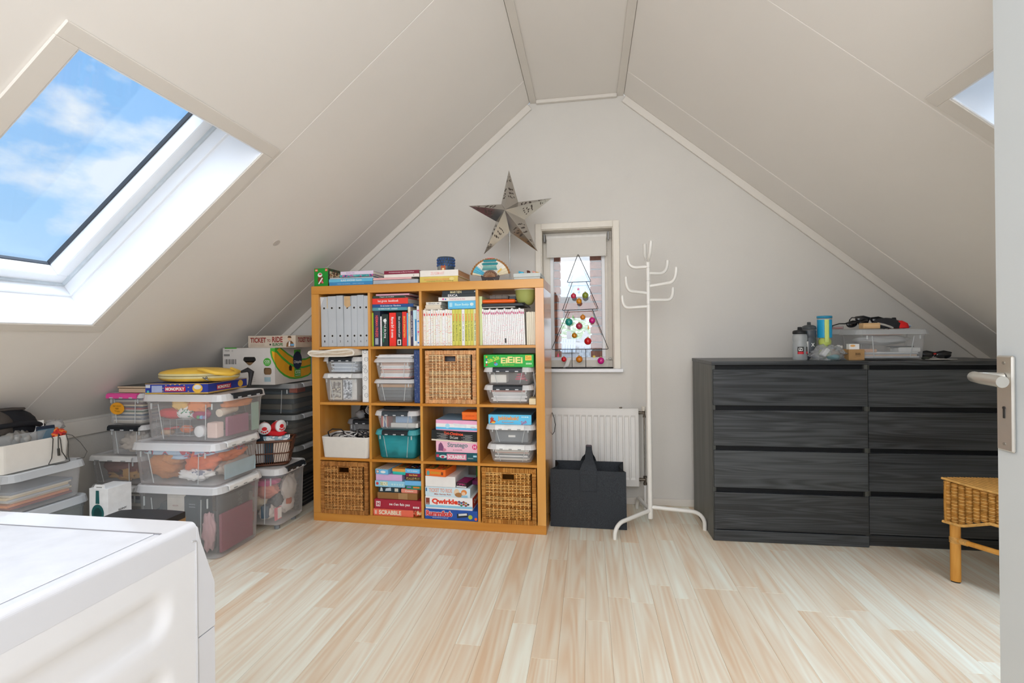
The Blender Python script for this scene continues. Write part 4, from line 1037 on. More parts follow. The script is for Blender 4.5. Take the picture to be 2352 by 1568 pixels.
text(tg, 'Tri-Ominos', (.140, -.001, .050), .122, .018, mk('E2502C', .4, 1.2), 'front', .03); text(tg, 'De Luxe', (.145, -.001, .028), .050, .017, PAPER, 'front', .0)
for k in range(7):
    for (a, b_) in ((.035, .105), (.19, .26)): pr(tg, a + .012 * (k % 3), b_ - .01 * (k % 2), .012 + k * .0055, .0132 + k * .0055, mk('C8CCCC', .5, 1.1))
z += .062
gm = game(.814, 1.079, z, z + .066, 'E6A6C4', 'pink white and blue striped game box on the tilted black one', d=.025, dep=.25, ry=.020, topcol='8FB6D0')
w = .265
pr(gm, 0.001, w - .001, .022, .044, mk('ECECF0', .4, 1.1), -.0006, 'stripe'); pr(gm, 0.001, w - .001, .009, .022, mk('58B4E0', .4, 1.2), -.0006, 'stripe'); prt(gm, disc(.075, .030, .014), mk('A8D8EC', .4, 1.1)); prt(gm, [(.11, .048), (.195, .042), (.195, .020), (.175, .03), (.12, .026)], mk('DCE0E4', .4, 1.1), -.001, 'banner'); text(gm, 'DISNEY', (.15, -.0012, .022), .07, .014, mk('D8ECF4', .4, 1.1)) if False else None
prt(gm, disc(.235, .026, .016, .006), mk('D8D0D8', .4, 1.1), -.001)
oc = game(.981, 1.0795, z + .0665, z + .113, 'E8641E', 'small orange game box on top of the striped one', d=.03, dep=.12, title='party board game', tcol='7A2C10', th=.10, tl=.55, lift=.02)
ob('lid_rim', MB().box(-.001, .0995, -.001, .121, .030, .047, 0, .001), [mk('EE6E22', .4, 1.2)], oc)
# column 3
tub('clear tub with white clip and labelled papers, lowest in its compartment', .276, .345, .112, BK @ T3(1.282, .19, zb), CLW, ('-y',), over=.012)
tub('clear tub with white clip and dark file under the light blue game box', .282, .345, .116, BK @ T3(1.279, .19, zb + .113), CLW, ('-y',), over=.012)
sheets('paper_stack', 'mixed cards and papers inside the lowest white clipped tub', 'paper', BK @ T3(1.282, .185, zb + .012), .20, .27, 12, ('E2E0DA', 'CFCBC2', '8A8C8E', 'ECEAE4', '6C7276', 'D8D4CA', 'C09080', 'E6E4DE'), .0058, .008, 12)
o = tag(ob('file_box', MB().box(-.10, .10, -.13, .13, 0, .072, 0, .002), [mk('6E757B', .5, 1.0)], None, BK @ T3(1.282, .18, zb + .122)), 'grey file box with white label inside the white clipped tub', 'file box')
pr(o, -.02, .022, .028, .040, PAPER, -.1308, 'label')
gm = game(1.146, 1.406, zb + .2305, zb + .288, '5DB8DE', 'light blue game box with orange title on the white clipped tubs', d=.025, dep=.25, side='23425C', topcol='4A7890')
text(gm, 'Jakkiebak!', (.120, -.001, .034), .125, .030, mk('E8902C', .4, 1.2), 'front', .03); text(gm, 'Kippenkak!', (.118, -.001, .012), .070, .010, mk('D8782C', .4, 1.1)); text(gm, 'Zoch', (.214, -.001, .014), .034, .018, mk('C83060', .4, 1.1), 'front', .02, .3)
prt(gm, [(.008, .006), (.04, .006), (.045, .018), (.03, .024), (.034, .04), (.026, .034), (.022, .048), (.016, .034), (.008, .04), (.014, .022)], mk('B84030', .5, 1.1)); prt(gm, disc(.03, .010, .012, .006), mk('E8B040', .5, 1.1), -.0012)
for k in range(4): prt(gm, disc(.205 + k * .011, .045, .004, n=8), mk('D4F0F8', .5, 1.1))
tag(ob('power_cord', MB().tube([(0, 0, 0), (.03, .002, .012), (.07, 0, .016), (.095, 0, .004), (.11, 0, -.03)], .003, 6), [mk('1A1C1E', .5, 1.0)], None, BK @ T3(1.326, .34, zb + .30)), 'black cord hanging behind the light blue game box', 'cord')

# ---- row 0
zb = CZ(0) + .001
wicker('brown wicker basket in the lower left compartment', BK @ T3(.0545, .0, zb), ('B07A40', '96622E', 'C89458'), 2, .322, .328)
wicker('golden brown wicker basket in the lower right compartment', BK @ T3(1.107, .0, zb), ('C08A44', 'A26A2A', 'D6A662'), 3, .326, .328)
# column 1
def sq(parent, n, x0, z0_, s_, step, col): 
    for k in range(n): pr(parent, x0 + k * step, x0 + k * step + s_, z0_, z0_ + s_, mk(col, .5, 1.1))
gm = game(.4035, .668, zb, zb + .040, 'DE6A52', 'faded red word game box, lowest in its compartment', d=.012, dep=.26)
text(gm, 'SCRABBLE', (.112, -.001, .021), .148, .027, mk('F0D8C0', .4, 1.15), 'front', .04); pr(gm, .01, .024, .008, .032, mk('E8C0B0', .5, 1.1), name='emblem')
cloth('game_bag', 'crumpled red and cream bag at the end of the faded red box', 'bag', BK @ T3(.694, .05, zb + .021), (.030, .05, .021), blotch(('C8502C', 'E8C8A0', 'D86038'), 30, .6), .25, 3, 4, flat=.0205)
gm = game(.409, .722, zb + .041, zb + .099, 'A02438', 'dark red french game box with white script', d=.016, dep=.27)
text(gm, "ne t'en fais pas", (.168, -.001, .030), .135, .022, mk('F2E8E8', .4, 1.15), 'front', .02); prt(gm, [(.012, .014), (.040, .014), (.042, .046), (.012, .046)], mk('E8D8D8', .5, 1.1), name='emblem'); text(gm, 'H', (.027, -.0012, .030), .018, .022, mk('A02438', .4, 1.15), 'front', .04); sq(gm, 3, .256, .012, .011, .0145, 'E8D8D8')
gm = game(.426, .690, zb + .100, zb + .140, '8A6238', 'plain brown cardboard box in the pile of small games', d=.025, dep=.24, lift=.02, cat='carton'); ob('tape', MB().box(.14, .20, -.0008, .0, .002, .0405, 0), [mk('A9845A', .3, 1.1)], gm)
gm = game(.432, .577, zb + .141, zb + .176, '1F3640', 'dark blue game box with white pictures', d=.028, dep=.16); prt(gm, [(.01, .006), (.03, .006), (.026, .026), (.016, .030)], mk('C8D4D4', .5, 1.1)); prt(gm, [(.045, .008), (.085, .010), (.083, .030), (.05, .024)], mk('B8C4CC', .5, 1.1)); pr(gm, .108, .132, .006, .026, mk('C8C4B4', .5, 1.1))
gm = game(.582, .688, zb + .141, zb + .166, 'DE8A76', 'small salmon box beside the dark blue one', d=.03, dep=.15, title='Colors', tcol='F2D8CC', tl=.5)
gm = game(.617, .716, zb + .167, zb + .193, '1F8060', 'small green card game box above the salmon one', d=.022, dep=.13); pr(gm, .008, .034, .010, .018, mk('8878C0', .5, 1.1)); pr(gm, .048, .09, .008, .018, mk('D88030', .5, 1.1))
gm = game(.414, .612, zb + .177, zb + .214, '8CC4DC', 'pale blue game box with little drawings', d=.018, dep=.22); prt(gm, disc(.016, .020, .009), mk('C84048', .5, 1.1), name='emblem'); pr(gm, .035, .085, .008, .032, blotch(('E8E8D8', 'A8B888', 'E0D8C0'), 90, .5)); sq(gm, 5, .11, .012, .010, .017, 'BFE0EC')
gm = game(.614, .7225, zb + .194, zb + .222, '6CB0DE', 'plain light blue box above the small green one', d=.012, dep=.20)
gm = game(.617, .716, zb + .223, zb + .246, '3E3024', 'brown animal card game box under the maroon one', d=.02, dep=.13); pr(gm, .006, .09, .003, .020, blotch(('6A5030', '3A4428', 'A88858', '7A3A30'), 70, .5))
gm = game(.617, .716, zb + .2465, zb + .268, '7C1C3C', 'maroon card game box with yellow script', d=.02, dep=.13, title='Anno Domini', tcol='E8C04C', th=.5, tl=.55)
gm = game(.418, .592, zb + .2145, zb + .254, 'C9A6CC', 'lilac box under the two small top boxes', d=.022, dep=.24, lift=.02)
gm = game(.416, .505, zb + .2545, zb + .287, '6CB4DC', 'small blue game box with striped white top in the left corner', d=.02, dep=.20, topcol='E4DCD0', rz=-.10); pr(gm, .008, .024, .008, .026, blotch(('E8E0D0', 'A84838', '6C4A38'), 90, .5)); prt(gm, disc(.055, .016, .018, .008), mk('E4F0F4', .5, 1.1))
for k in range(5): ob('top_stripe', MB().box(.008 + k * .016, .012 + k * .016, .01, .19, .0326, .0330), [mk('B08868', .5, 1.1)], gm)
gm = game(.526, .616, zb + .2545, zb + .290, '2FB4A4', 'turquoise box with an orange lid in the pile of small games', d=.03, dep=.20, topcol='D89A48', rz=-.10)
ob('lid', MB().box(-.001, .091, -.001, .201, .018, .0365, 0, .001), [mk('DCA050', .5, 1.1)], gm); ob('lid_picture', MB().box(.02, .075, .04, .16, .0366, .0372), [blotch(('5A7048', 'B8502C', '3E5840'), 30, .5)], gm)
gm = game(.614, .712, zb + .2685, zb + .296, '63B2E2', 'blue dice game box with dark top, beside the divider', d=.02, dep=.20, topcol='2C2630', title='Qwixx  het dobbelspel', tcol='E8F2F8', th=.34, tl=.7, rz=-.06)
for k in range(7): ob('top_dot', MB().cyl(.007, .0276, .0281, 10, 0, Matrix.Translation((.016 + .011 * k, .03 + .02 * (k % 3), 0))), [mk(('C83C34', 'E8E4DC', '3C68B0', 'D8A838')[k % 4], .5, 1.1)], gm)
ob('top_lettering_ground', MB().box(.01, .085, .10, .18, .0276, .0279), [mk('1C1820', .5, 1.1)], gm)
# column 2
gm = game(.745, 1.078, zb, zb + .060, '2450A0', 'royal blue tile game box, lowest in the lower row', d=.004, dep=.29)
text(gm, 'Rummikub', (.092, -.0012, .036), .165, .034, mk('C83438', .4, 1.2), 'front', .05); text(gm, 'Rummikub', (.092, -.001, .036), .170, .038, mk('E8E4E4', .4, 1.2), 'front', .09); text(gm, 'BRINGS PEOPLE TOGETHER', (.10, -.001, .011), .10, .005, PAPER)
prt(gm, [(.205, .014), (.275, .024), (.272, .048), (.205, .040)], mk('2A3034', .4, 1.1)); prt(gm, [(.215, .028), (.268, .034), (.266, .046), (.214, .040)], mk('D8DCDC', .4, 1.1), -.0011); prt(gm, disc(.288, .024, .013), mk('A8B838', .4, 1.2), -.0013, 'badge'); prt(gm, disc(.322, .014, .009, .009, 8), mk('E86020', .4, 1.2))
gm = game(.748, 1.046, zb + .061, zb + .136, 'E9EBEC', 'white game box with a big red title, on the royal blue box', d=.008, dep=.29, side='C8482C')
pr(gm, .001, .297, .010, .024, mk('8CC8E4', .4, 1.1), -.0005, 'stripe'); text(gm, 'Qwirkle', (.125, -.001, .046), .165, .036, mk('D63A22', .4, 1.25), 'front', .05); text(gm, 'Qwirkle', (.2995, .09, .045), .13, .03, mk('F0E8E0', .4, 1.1), 'right', .05)
pr(gm, .004, .028, .026, .066, mk('8A4030', .4, 1.1), name='emblem'); text(gm, '999', (.016, -.001, .032), .016, .007, PAPER)
for k, (a, b_, c_) in enumerate(((.215, .036, '2A2A2C'), (.229, .044, '2C68B8'), (.243, .036, '2A2A2C'), (.229, .029, '38A048'), (.257, .044, 'D8A030'), (.243, .050, '2A2A2C'), (.257, .029, 'C83C30'), (.271, .036, '3C3A3C'), (.215, .050, '7C4098'))):
    prt(gm, [(a - .010, b_), (a, b_ - .007), (a + .010, b_), (a, b_ + .007)], mk('26282A', .4, 1.1), -.0009 - .00001 * k); prt(gm, disc(a, b_, .0045, .0038, 8), mk(c_ if c_ != '2A2A2C' else 'C84040', .4, 1.2), -.0013)
gm = game(.748, 1.032, zb + .137, zb + .194, 'C6DAE6', 'pale blue children train game box under the white carton', d=.008, dep=.29)
text(gm, 'TICKET TO RIDE', (.098, -.001, .038), .148, .024, mk('E0A894', .4, 1.1), 'front', .03); text(gm, 'Mijn Eerste Reis', (.112, -.001, .014), .105, .011, mk('A84830', .4, 1.1), 'front', .02)
prt(gm, disc(.200, .030, .017, .022), mk('E0C8A8', .5, 1.1)); prt(gm, disc(.215, .016, .026, .014), mk('A87848', .5, 1.1), -.001); prt(gm, disc(.246, .032, .018, .016), mk('D88848', .5, 1.1)); prt(gm, disc(.243, .024, .012, .011), mk('ECC8A8', .5, 1.1), -.0012); pr(gm, .23, .268, .002, .014, mk('8CC0DC', .5, 1.1), -.0014); pr(gm, .004, .012, .030, .050, mk('3878A8', .5, 1.1), name='emblem')
wh = game(.749, .940, zb + .195, zb + .259, 'DEDDDA', 'plain white carton in the lower row, under the orange card game', d=.010, dep=.29, lift=.03, cat='carton', name='carton')
gk = game(.750, .884, zb + .2598, zb + .303, 'E06A24', 'orange card game box with gecko drawing on the white carton', d=.012, dep=.16, title='GEKKENGO', tcol='B8A838', th=.34, tl=.52, topcol='8A5A28', rz=-.12)
prt(gk, [(.008, .006), (.026, .006), (.028, .024), (.02, .034), (.010, .028)], mk('5AA8A8', .5, 1.1)); pr(gk, .105, .118, .010, .028, mk('7A3C20', .5, 1.1), name='emblem')
ob('top_picture', MB().box(.01, .125, .01, .15, .0432, .0438), [blotch(('3E6A2C', 'C83C20', 'D8A028', '5A3018'), 30, .5)], gk)
cd = game(.942, 1.012, zb + .1945, zb + .226, '2A2226', 'small black and pink card game on the pale blue train game', d=.02, dep=.12, rz=-.16, topcol='8A2860'); pr(cd, .002, .068, .002, .010, mk('D8D4D4', .5, 1.1)); pr(cd, .006, .060, .014, .026, blotch(('A03068', '2A2226', 'C85080'), 60, .5))
cd = game(1.014, 1.066, zb + .1945, zb + .218, '5A2048', 'dark purple card game behind the black and pink one', d=.09, dep=.11, rz=-.16, topcol='7A3060')
cd = game(1.010, 1.070, zb + .1945, zb + .282, '3C7A38', 'green card box standing at the back of the game compartment', d=.23, dep=.05); prt(cd, disc(.035, .068, .008), mk('C8C8B0', .5, 1.1), name='emblem')

# ================================================================ ON TOP OF THE BOOKCASE
zt = 1.4905
lg = thing('toy_box', 'green toy building set box with a gingerbread figure picture', 'box', BK @ T3(.003, .03, zt))
GRN = mk('1E8A2E', .35, 1.15)
ob('carton', MB().box(0, .098, 0, .150, 0, .118, 0, .001), [GRN, blotch(('2A2018', '1C4A20', '4A2C1C', '8A7A60'), 26, .5)], lg)
bx = lg.children[0].data
for p_ in bx.polygons:
    if p_.normal.x > .9: p_.material_index = 1
pr(lg, .008, .026, .098, .113, mk('D82020', .4, 1.2), name='emblem'); text(lg, 'LEGO', (.017, -.001, .1055), .015, .007, PAPER, 'front', .04)
pr(lg, .078, .094, .098, .113, mk('D82020', .4, 1.2), name='emblem'); text(lg, 'LEGO', (.086, -.001, .1055), .013, .007, PAPER, 'front', .04)
prt(lg, disc(.046, .045, .020, .026), mk('7A3820', .5, 1.1), -.0008); prt(lg, disc(.042, .075, .016, .014), mk('F0ECE8', .5, 1.1), -.001); prt(lg, disc(.044, .080, .011, .005), mk('B83030', .5, 1.1), -.0012)
prt(lg, [(.028, .018), (.036, .016), (.062, .052), (.056, .058)], mk('F0ECE8', .5, 1.1), -.0012); prt(lg, [(.048, .030), (.06, .020), (.068, .024), (.056, .040)], mk('D86070', .5, 1.1), -.0013)
ob('side_photo', MB().box(.0982, .0986, .02, .14, .02, .10), [blotch(('3A2A1C', '8A5A34', 'D8C8A8', '2A4A2A'), 50, .5)], lg)
book_h(.115, .412, zt, zt + .023, '3F86B8', 'blue cookbook lying lowest in the left pile on the bookcase', d=.02, dep=.23, title='Koken met karakter     culinair onderweg', tcol='A8D0E8', tl=.6, th=.3)
book_h(.113, .412, zt + .0235, zt + .043, '5FB0D0', 'lighter blue cookbook on the lowest one', d=.02, dep=.23, title='ELKE AVOND kookt', tcol='E4F4F8', tl=.48, th=.55, tx=.52)
sb = thing('spiral_notebook', 'spiral bound notebook on the two blue cookbooks', 'notebook', BK @ T3(.115, .022, zt + .0435)); ob('pages', MB().box(0, .297, .004, .21, 0, .009, 0, .001), [mk('D8DCE0', .5, 1.0)], sb)
sp_ = MB()
for k in range(34): sp_.lathe([(.0052, -.0008), (.0064, 0), (.0052, .0008), (.004, 0)], 8, 0, True, Matrix.Translation((.006 + k * .0086, .002, .0052)) @ Matrix.Rotation(PI / 2, 4, 'Y'))
ob('wire_binding', sp_, [mk('B8BCC0', .3, 1.0, .8)], sb)['kind'] = 'stuff'
book_h(.188, .414, zt + .055, zt + .067, '2F8C94', 'teal patterned book under the lilac one on the left pile', d=.02, dep=.18, mat=blotch(('2F8C94', '58A8A8', 'C84890', '245A80'), 40, .4))
book_h(.194, .418, zt + .0675, zt + .089, 'D2C4D6', 'lilac white book on top of the left pile', d=.02, dep=.19, title='Simply Chi', tcol='9880A8', tl=.25, tx=.3)
sx_ = thing('slip_case', 'shiny silver wrapped box under the maroon book pile', 'box', BK @ T3(.416, .018, zt)); ob('carton', MB().box(0, .297, 0, .23, 0, .026, 0, .003), [mk('BFC2C6', .2, 1.0, .3, vary=.1, scale=14, bump=.5, bscale=30)], sx_)
ob('film', MB().box(-.002, .299, -.0015, .232, .0005, .0275, 0, .003), [plastic('E8ECF0', .25, .1)], sx_)
book_h(.416, .670, zt + .0285, zt + .040, 'D8A8A8', 'thin rose book on the silver wrapped box', d=.02, dep=.21)
book_h(.490, .720, zt + .0405, zt + .060, 'DCD4CE', 'white hardback under the maroon one', d=.02, dep=.17, title='N', tcol='606060', tl=.02, tx=.85)
book_h(.490, .720, zt + .0605, zt + .082, '7C1F38', 'maroon hardback on top of the middle pile', d=.02, dep=.17, title='Het boekenmannetje van Maarten Hendriksen', tcol='E4CCD4', tl=.72, th=.35)
book_h(.724, .968, zt, zt + .037, 'CDB65A', 'thick yellow cookbook on the bookcase', d=.02, dep=.26, title='KINDERENKOOKBOEK', tcol='D88850', tl=.7, th=.32, tx=.48, pg='D6BE9C')
ye = [o for o in bpy.data.objects if o.get('label', '').startswith('thick yellow cookbook')][0]
text(ye, 'Compleet Koken Opvoeding', (.13, -.001, .008), .17, .008, mk('7A6A30', .5, 1.1)); prt(ye, disc(.205, .020, .016, .010), mk('E0CE80', .5, 1.1))
book_h(.726, .970, zt + .0375, zt + .075, 'DED8D0', 'thick white book with faint pink title on the yellow cookbook', d=.02, dep=.27, title='ZELFGEMAAKT', tcol='E0A8A4', tl=.36, th=.45, tx=.46, pg='C89C74')
tn = thing('candle_tin', 'blue patterned round tin standing on the thick white book', 'tin', BK @ T3(.862, .115, zt + .0755))
ob('can', MB().lathe([(0, 0), (.052, 0), (.053, .002), (.053, .088), (.051, .090), (.0, .090)], 36), [mk('3C4A58', .35, 1.0)], tn)
pt = MB()
for k in range(20):
    a = 2 * PI * k / 20
    for j in range(3): pt.ball((.0532 * math.cos(a + j * .16), .0532 * math.sin(a + j * .16), .038 + .018 * j), (.0052, .0052, .008), 8)
ob('leaf_pattern', pt, [mk('2E5088', .45, 1.1)], tn)['kind'] = 'stuff'
ob('label_patch', MB().box(-.016, .014, -.0545, -.050, .002, .034, 0, .001), [mk('B05A34', .5, 1.1)], tn); ob('label_motif', MB().box(-.008, .006, -.0552, -.0545, .006, .018), [mk('E8D0A0', .5, 1.1)], tn)
ob('grey_panel', MB().lathe([(.0536, .004), (.0536, .036)], 10, 0, True, Matrix.Rotation(-PI * .95, 4, 'Z'), arc=PI * .42), [mk('8C9290', .5, 1.0)], tn)

# folding fan on its stand
fan = thing('folding_fan', 'souvenir folding fan with a temple picture on a dark stand', 'fan', BK @ T3(1.150, .10, zt))
NR = 20; A0, A1 = math.radians(10), math.radians(170); cx, cz_ = 0.0, .030
def fp(a, r, y): return (cx + r * math.cos(a), y, cz_ + r * math.sin(a) * 0.93)
lf = MB(); bd = MB()
for i in range(NR):
    a, b_ = A0 + (A1 - A0) * i / NR, A0 + (A1 - A0) * (i + 1) / NR; m_ = (a + b_) / 2
    for (p, q_, yy0, yy1) in ((a, m_, 0, -.004), (m_, b_, -.004, 0)):
        col = 0
        if i in (0, 1, 2): col = 1
        if i in (16, 17, 18, 19): col = 2
        if i >= NR - 1: col = 1
        lf.quad(fp(p, .048, yy0), fp(q_, .048, yy1), fp(q_, .116, yy1), fp(p, .116, yy0), col)
        bd.add([fp(p, .115, yy0), fp(q_, .115, yy1), fp(q_, .125 + (.004 if q_ == m_ else 0), yy1), fp(p, .125 + (.004 if p == m_ else 0), yy0)], [(0, 1, 2, 3)])
        bd.add([fp(p, .115, yy0 + .002), fp(q_, .115, yy1 + .002), fp(q_, .125 + (.004 if q_ == m_ else 0), yy1 + .002), fp(p, .125 + (.004 if p == m_ else 0), yy0 + .002)], [(3, 2, 1, 0)])
ob('leaf', lf, [mk('E4E2D8', .6, 1.05), mk('E6DCC0', .6, 1.05), mk('5FB4CC', .6, 1.1)], fan)
ob('scalloped_border', bd, [mk('9A6A38', .6, 1.1)], fan)
for i in range(NR + 1): ob('rib', MB().box(-.0022, .0022, .0005, .002, .006, .05 if 0 < i < NR else .122, 0, 0, Matrix.Translation((cx, 0, cz_)) @ Matrix.Rotation(PI / 2 - (A0 + (A1 - A0) * i / NR), 4, 'Y')), [mk('6A4020', .5, 1.1)], fan)
T1 = mk('1F7F86', .6, 1.1)
for z_, ww, hh in ((.128, .044, .010), (.108, .052, .012)):
    prt(fan, [(-ww, z_ + .006), (-ww * .86, z_ - .004), (ww * .86, z_ - .004), (ww, z_ + .006), (ww * .8, z_ + hh), (-ww * .8, z_ + hh)], T1, -.0065, 'temple_roof')
prt(fan, [(-.046, .080), (.042, .080), (.040, .100), (-.044, .100)], mk('6FA8A0', .6, 1.05), -.0062, 'temple_wall'); prt(fan, [(-.05, .074), (.045, .074), (.043, .086), (-.048, .086)], mk('4E8E8E', .6, 1.05), -.0066, 'temple_wall'); prt(fan, [(-.02, .146), (.022, .146), (.02, .150), (-.018, .150)], mk('D88890', .6, 1.1), -.0062, 'temple_caption')
prt(fan, [(.05, .055), (.075, .075), (.07, .085), (.045, .062)], mk('E8C060', .6, 1.05), -.006, 'temple_light')
ob('hub_fan', MB().prism(disc(0, .030, .036, .030, 14, 0, PI), -.012, -.006, 'xz'), [mk('7A4E28', .5, 1.1)], fan)
for k in range(9): a = PI * (k + .5) / 9; prt(fan, [(.012 * math.cos(a), .031 + .010 * math.sin(a)), (.034 * math.cos(a - .05), .031 + .028 * math.sin(a - .05)), (.034 * math.cos(a + .05), .031 + .028 * math.sin(a + .05))], mk('C8B090', .5, 1.05), -.0135, 'rib_slot')
ob('stand', MB().prism([(-.052, .045), (-.058, .038), (-.052, .016), (-.046, .004), (-.038, 0), (-.034, .010), (-.020, .020), (.020, .020), (.034, .010), (.038, 0), (.046, .004), (.052, .016), (.058, .038), (.052, .045), (.044, .034), (-.044, .034)], -.006, .010, 'xz').prism([(-.02, .018), (.02, .018), (.014, .002), (.01, .006), (-.01, .006), (-.014, .002)], -.006, .02, 'xz'), [mk('2E1A10', .35, 1.0)], fan)

# star lamp
st = thing('star_lamp', 'large silver perforated metal star on a thin stand', 'star', BK @ T3(1.255, .20, zt))
CH = mk('B8B4AE', .16, 1.0, metal=.9, vary=.03, scale=6)
tips = [(1.255, 2.205), (1.524, 2.011), (1.431, 1.685), (1.086, 1.682), (.990, 1.996)]; vals = [(1.312, 2.0), (1.351, 1.887), (1.256, 1.816), (1.168, 1.887), (1.203, 1.993)]
tips = [(a - 1.255, b_ - zt) for a, b_ in tips]; vals = [(a - 1.255, b_ - zt) for a, b_ in vals]; c0 = (1.240 - 1.255, 1.936 - zt); HB = .075
q = random.Random(77)
for i in range(5):
    for vv in (vals[i - 1], vals[i]):
        for sgn in (-1, 1):
            A_, B_, C_ = Vector((tips[i][0], 0, tips[i][1])), Vector((vv[0], 0, vv[1])), Vector((c0[0], sgn * HB, c0[1]))
            ob('facet', MB().add([A_, B_, C_], [(0, 1, 2)]), [CH], st)
            if sgn < 0:
                n_ = (B_ - A_).cross(C_ - A_).normalized(); n_ = n_ if n_.y < 0 else -n_
                ax = (A_ - (B_ + C_) / 2).normalized(); bx_ = n_.cross(ax); pf = MB()
                def P_(s_, t_): return A_ * s_ + B_ * (1 - s_) * t_ + C_ * (1 - s_) * (1 - t_) + n_ * .0008
                spots = [(.82, .5, .5), (.70, .42, 1), (.67, .62, .8), (.72, .65, .7), (.50, .30, 1.2), (.47, .45, 1.4), (.44, .60, 1.3), (.41, .74, 1.0), (.37, .38, 1.2), (.35, .55, 1.3), (.30, .70, 1.1), (.30, .30, 1.0), (.26, .46, 1.2), (.22, .62, 1.0), (.20, .78, .9)]
                for s_, t_, k in spots:
                    c_ = P_(s_ + q.uniform(-.01, .01), t_ + q.uniform(-.03, .03)); a = q.uniform(-.6, .6) + .7; L_, W_ = .0062 * k, .0028 * k
                    d1_ = ax * math.cos(a) + bx_ * math.sin(a); d2_ = n_.cross(d1_)
                    pf.add([c_ + d1_ * L_ * math.cos(2 * PI * j / 8) + d2_ * W_ * math.sin(2 * PI * j / 8) for j in range(8)], [tuple(range(8))])
                ob('perforation', pf, [mk('4A4038', .8, 1.0)], st)['kind'] = 'stuff'
ob('pole', MB().tube([(0, .0, .004), (0, .0, .33)], .0040, 8), [mk('A8A8A4', .3, 1.0, .8)], st); ob('clamp', MB().box(-.008, .008, -.004, .004, .300, .306, 0, .001), [mk('8A8A88', .3, 1.0, .8)], st)
ob('foot', MB().cyl(.05, 0, .005, 28, b=.001), [mk('A8A8A4', .3, 1.0, .8)], st)
# flat grey box with little figures on it
gb = tag(ob('flat_box', MB().box(0, .155, 0, .20, 0, .014, 0, .001), [mk('C2C8C4', .5, 1.0)], None, BK @ T3(1.312, .022, zt)), 'flat grey green box at the right end of the bookcase top', 'box'); ob('lid', MB().box(-.003, .158, -.003, .203, .0145, .037, 0, .001), [mk('C6CCC8', .5, 1.0)], gb)
for k, (xx, col, lab, r_) in enumerate(((1.350, '48B0D0', 'small sky blue toy figure', (.016, .010, .008)), (1.392, '5A3020', 'small brown toy dog', (.011, .008, .012)), (1.428, 'E0A090', 'small pink toy figure', (.010, .008, .008)), (1.448, 'E0A840', 'small orange toy figure', (.011, .008, .006)))):
    f_ = tag(ob('toy_figure', MB().ball((0, 0, r_[2] * .8), r_, 12, 0, .25, 3, k), [mk(col, .5, 1.1)], None, BK @ T3(xx, .06 + .02 * (k % 2), zt + .0375)), lab + ' on the flat grey green box', 'toy')
    ob('head', MB().ball((-r_[0] * .7, 0, r_[2] * 1.6), r_[1] * .62, 8), [mk(col, .5, 1.1)], f_)
tag(ob('power_cord', MB().tube([(1.292, -.22, .655), (1.296, -.20, .652), (1.310, -.22, .62), (1.318, -.22, .575), (1.312, -.22, .53), (1.296, -.2, .505)], .0022, 6), [mk('202224', .5, 1.0)]), 'thin black cord looping out beside the bookcase', 'cord')

# ================================================================ WINDOW, RADIATOR, COAT STAND
BLM = mk('DAD6CE', .7, 1.0, vary=.01)
bl = thing('roller_blind', 'white roller blind half lowered in the gable window', 'blind', Matrix.Translation((0, 0, 0)))
ob('roll', MB().cyl(.021, 1.250, 1.672, 24, 0, Matrix.Translation((0, .068, 1.858)) @ Matrix.Rotation(PI / 2, 4, 'Y')), [mk('E6E3DD', .6, 1.0)], bl)
ob('fabric', MB().box(1.253, 1.668, .0475, .0495, 1.722, 1.858), [BLM], bl); ob('bottom_bar', MB().box(1.253, 1.668, .044, .053, 1.716, 1.730, 0, .002), [BLM], bl)
for x_ in (1.236, 1.684): ob('bracket', MB().box(x_ - .006, x_ + .006, .050, .10, 1.830, 1.888, 0, .003), [mk('8E8E8C', .4, 1.0, .3)], bl)
ch = MB()
for k in range(118):
    z_ = 1.85 - k * .0078
    for dx in (-.003, .004): ch.ball((1.690 + dx - .012, .052, z_), .0024, 6)
ob('bead_chain', ch, [mk('DCD8CE', .4, 1.0)], bl)['kind'] = 'stuff'

BLK = mk('1E1C1C', .5, 1.0)
tr = thing('wire_tree', 'black wire christmas tree frame standing on the window sill', 'christmas tree', Matrix.Translation((0, .02, 0)))
def wire(pts, r=.0024): return MB().tube(pts, r, 6)
def tri(ap, l, r_, zb_):
    return ob('wire_tier', wire([(ap[0] - .004, 0, ap[1] - .006), (l[0] + .003, 0, l[1] + .006), (l[0], 0, l[1]), (l[0] + .006, 0, l[1] - .002), (r_[0] - .006, 0, r_[1] - .002), (r_[0], 0, r_[1]), (r_[0] - .003, 0, r_[1] + .006), (ap[0] + .004, 0, ap[1] - .006), (ap[0], 0, ap[1]), (ap[0] - .004, 0, ap[1] - .006)]), [BLK], tr)
tri((1.474, 1.728), (1.397, 1.536), (1.560, 1.538), 0)
ob('wire_tier', wire([(1.432, 0, 1.534), (1.363, 0, 1.345), (1.361, 0, 1.340), (1.367, 0, 1.338), (1.604, 0, 1.343), (1.609, 0, 1.345), (1.607, 0, 1.351), (1.528, 0, 1.536)]), [BLK], tr)
ob('wire_tier', wire([(1.402, 0, 1.339), (1.285, 0, 1.074), (1.283, 0, 1.066), (1.290, 0, 1.063), (1.668, 0, 1.063), (1.674, 0, 1.066), (1.672, 0, 1.073), (1.568, 0, 1.342)]), [BLK], tr)
for x_ in (1.424, 1.519): ob('wire_leg', wire([(x_, 0, 1.063), (x_, 0, .936)]), [BLK], tr)
ob('foot_plate', MB().box(1.377, 1.566, -.035, .035, .9305, .937, 0, .002), [BLK], tr)
GOLD = mk('C8B070', .3, 1.0, .7)
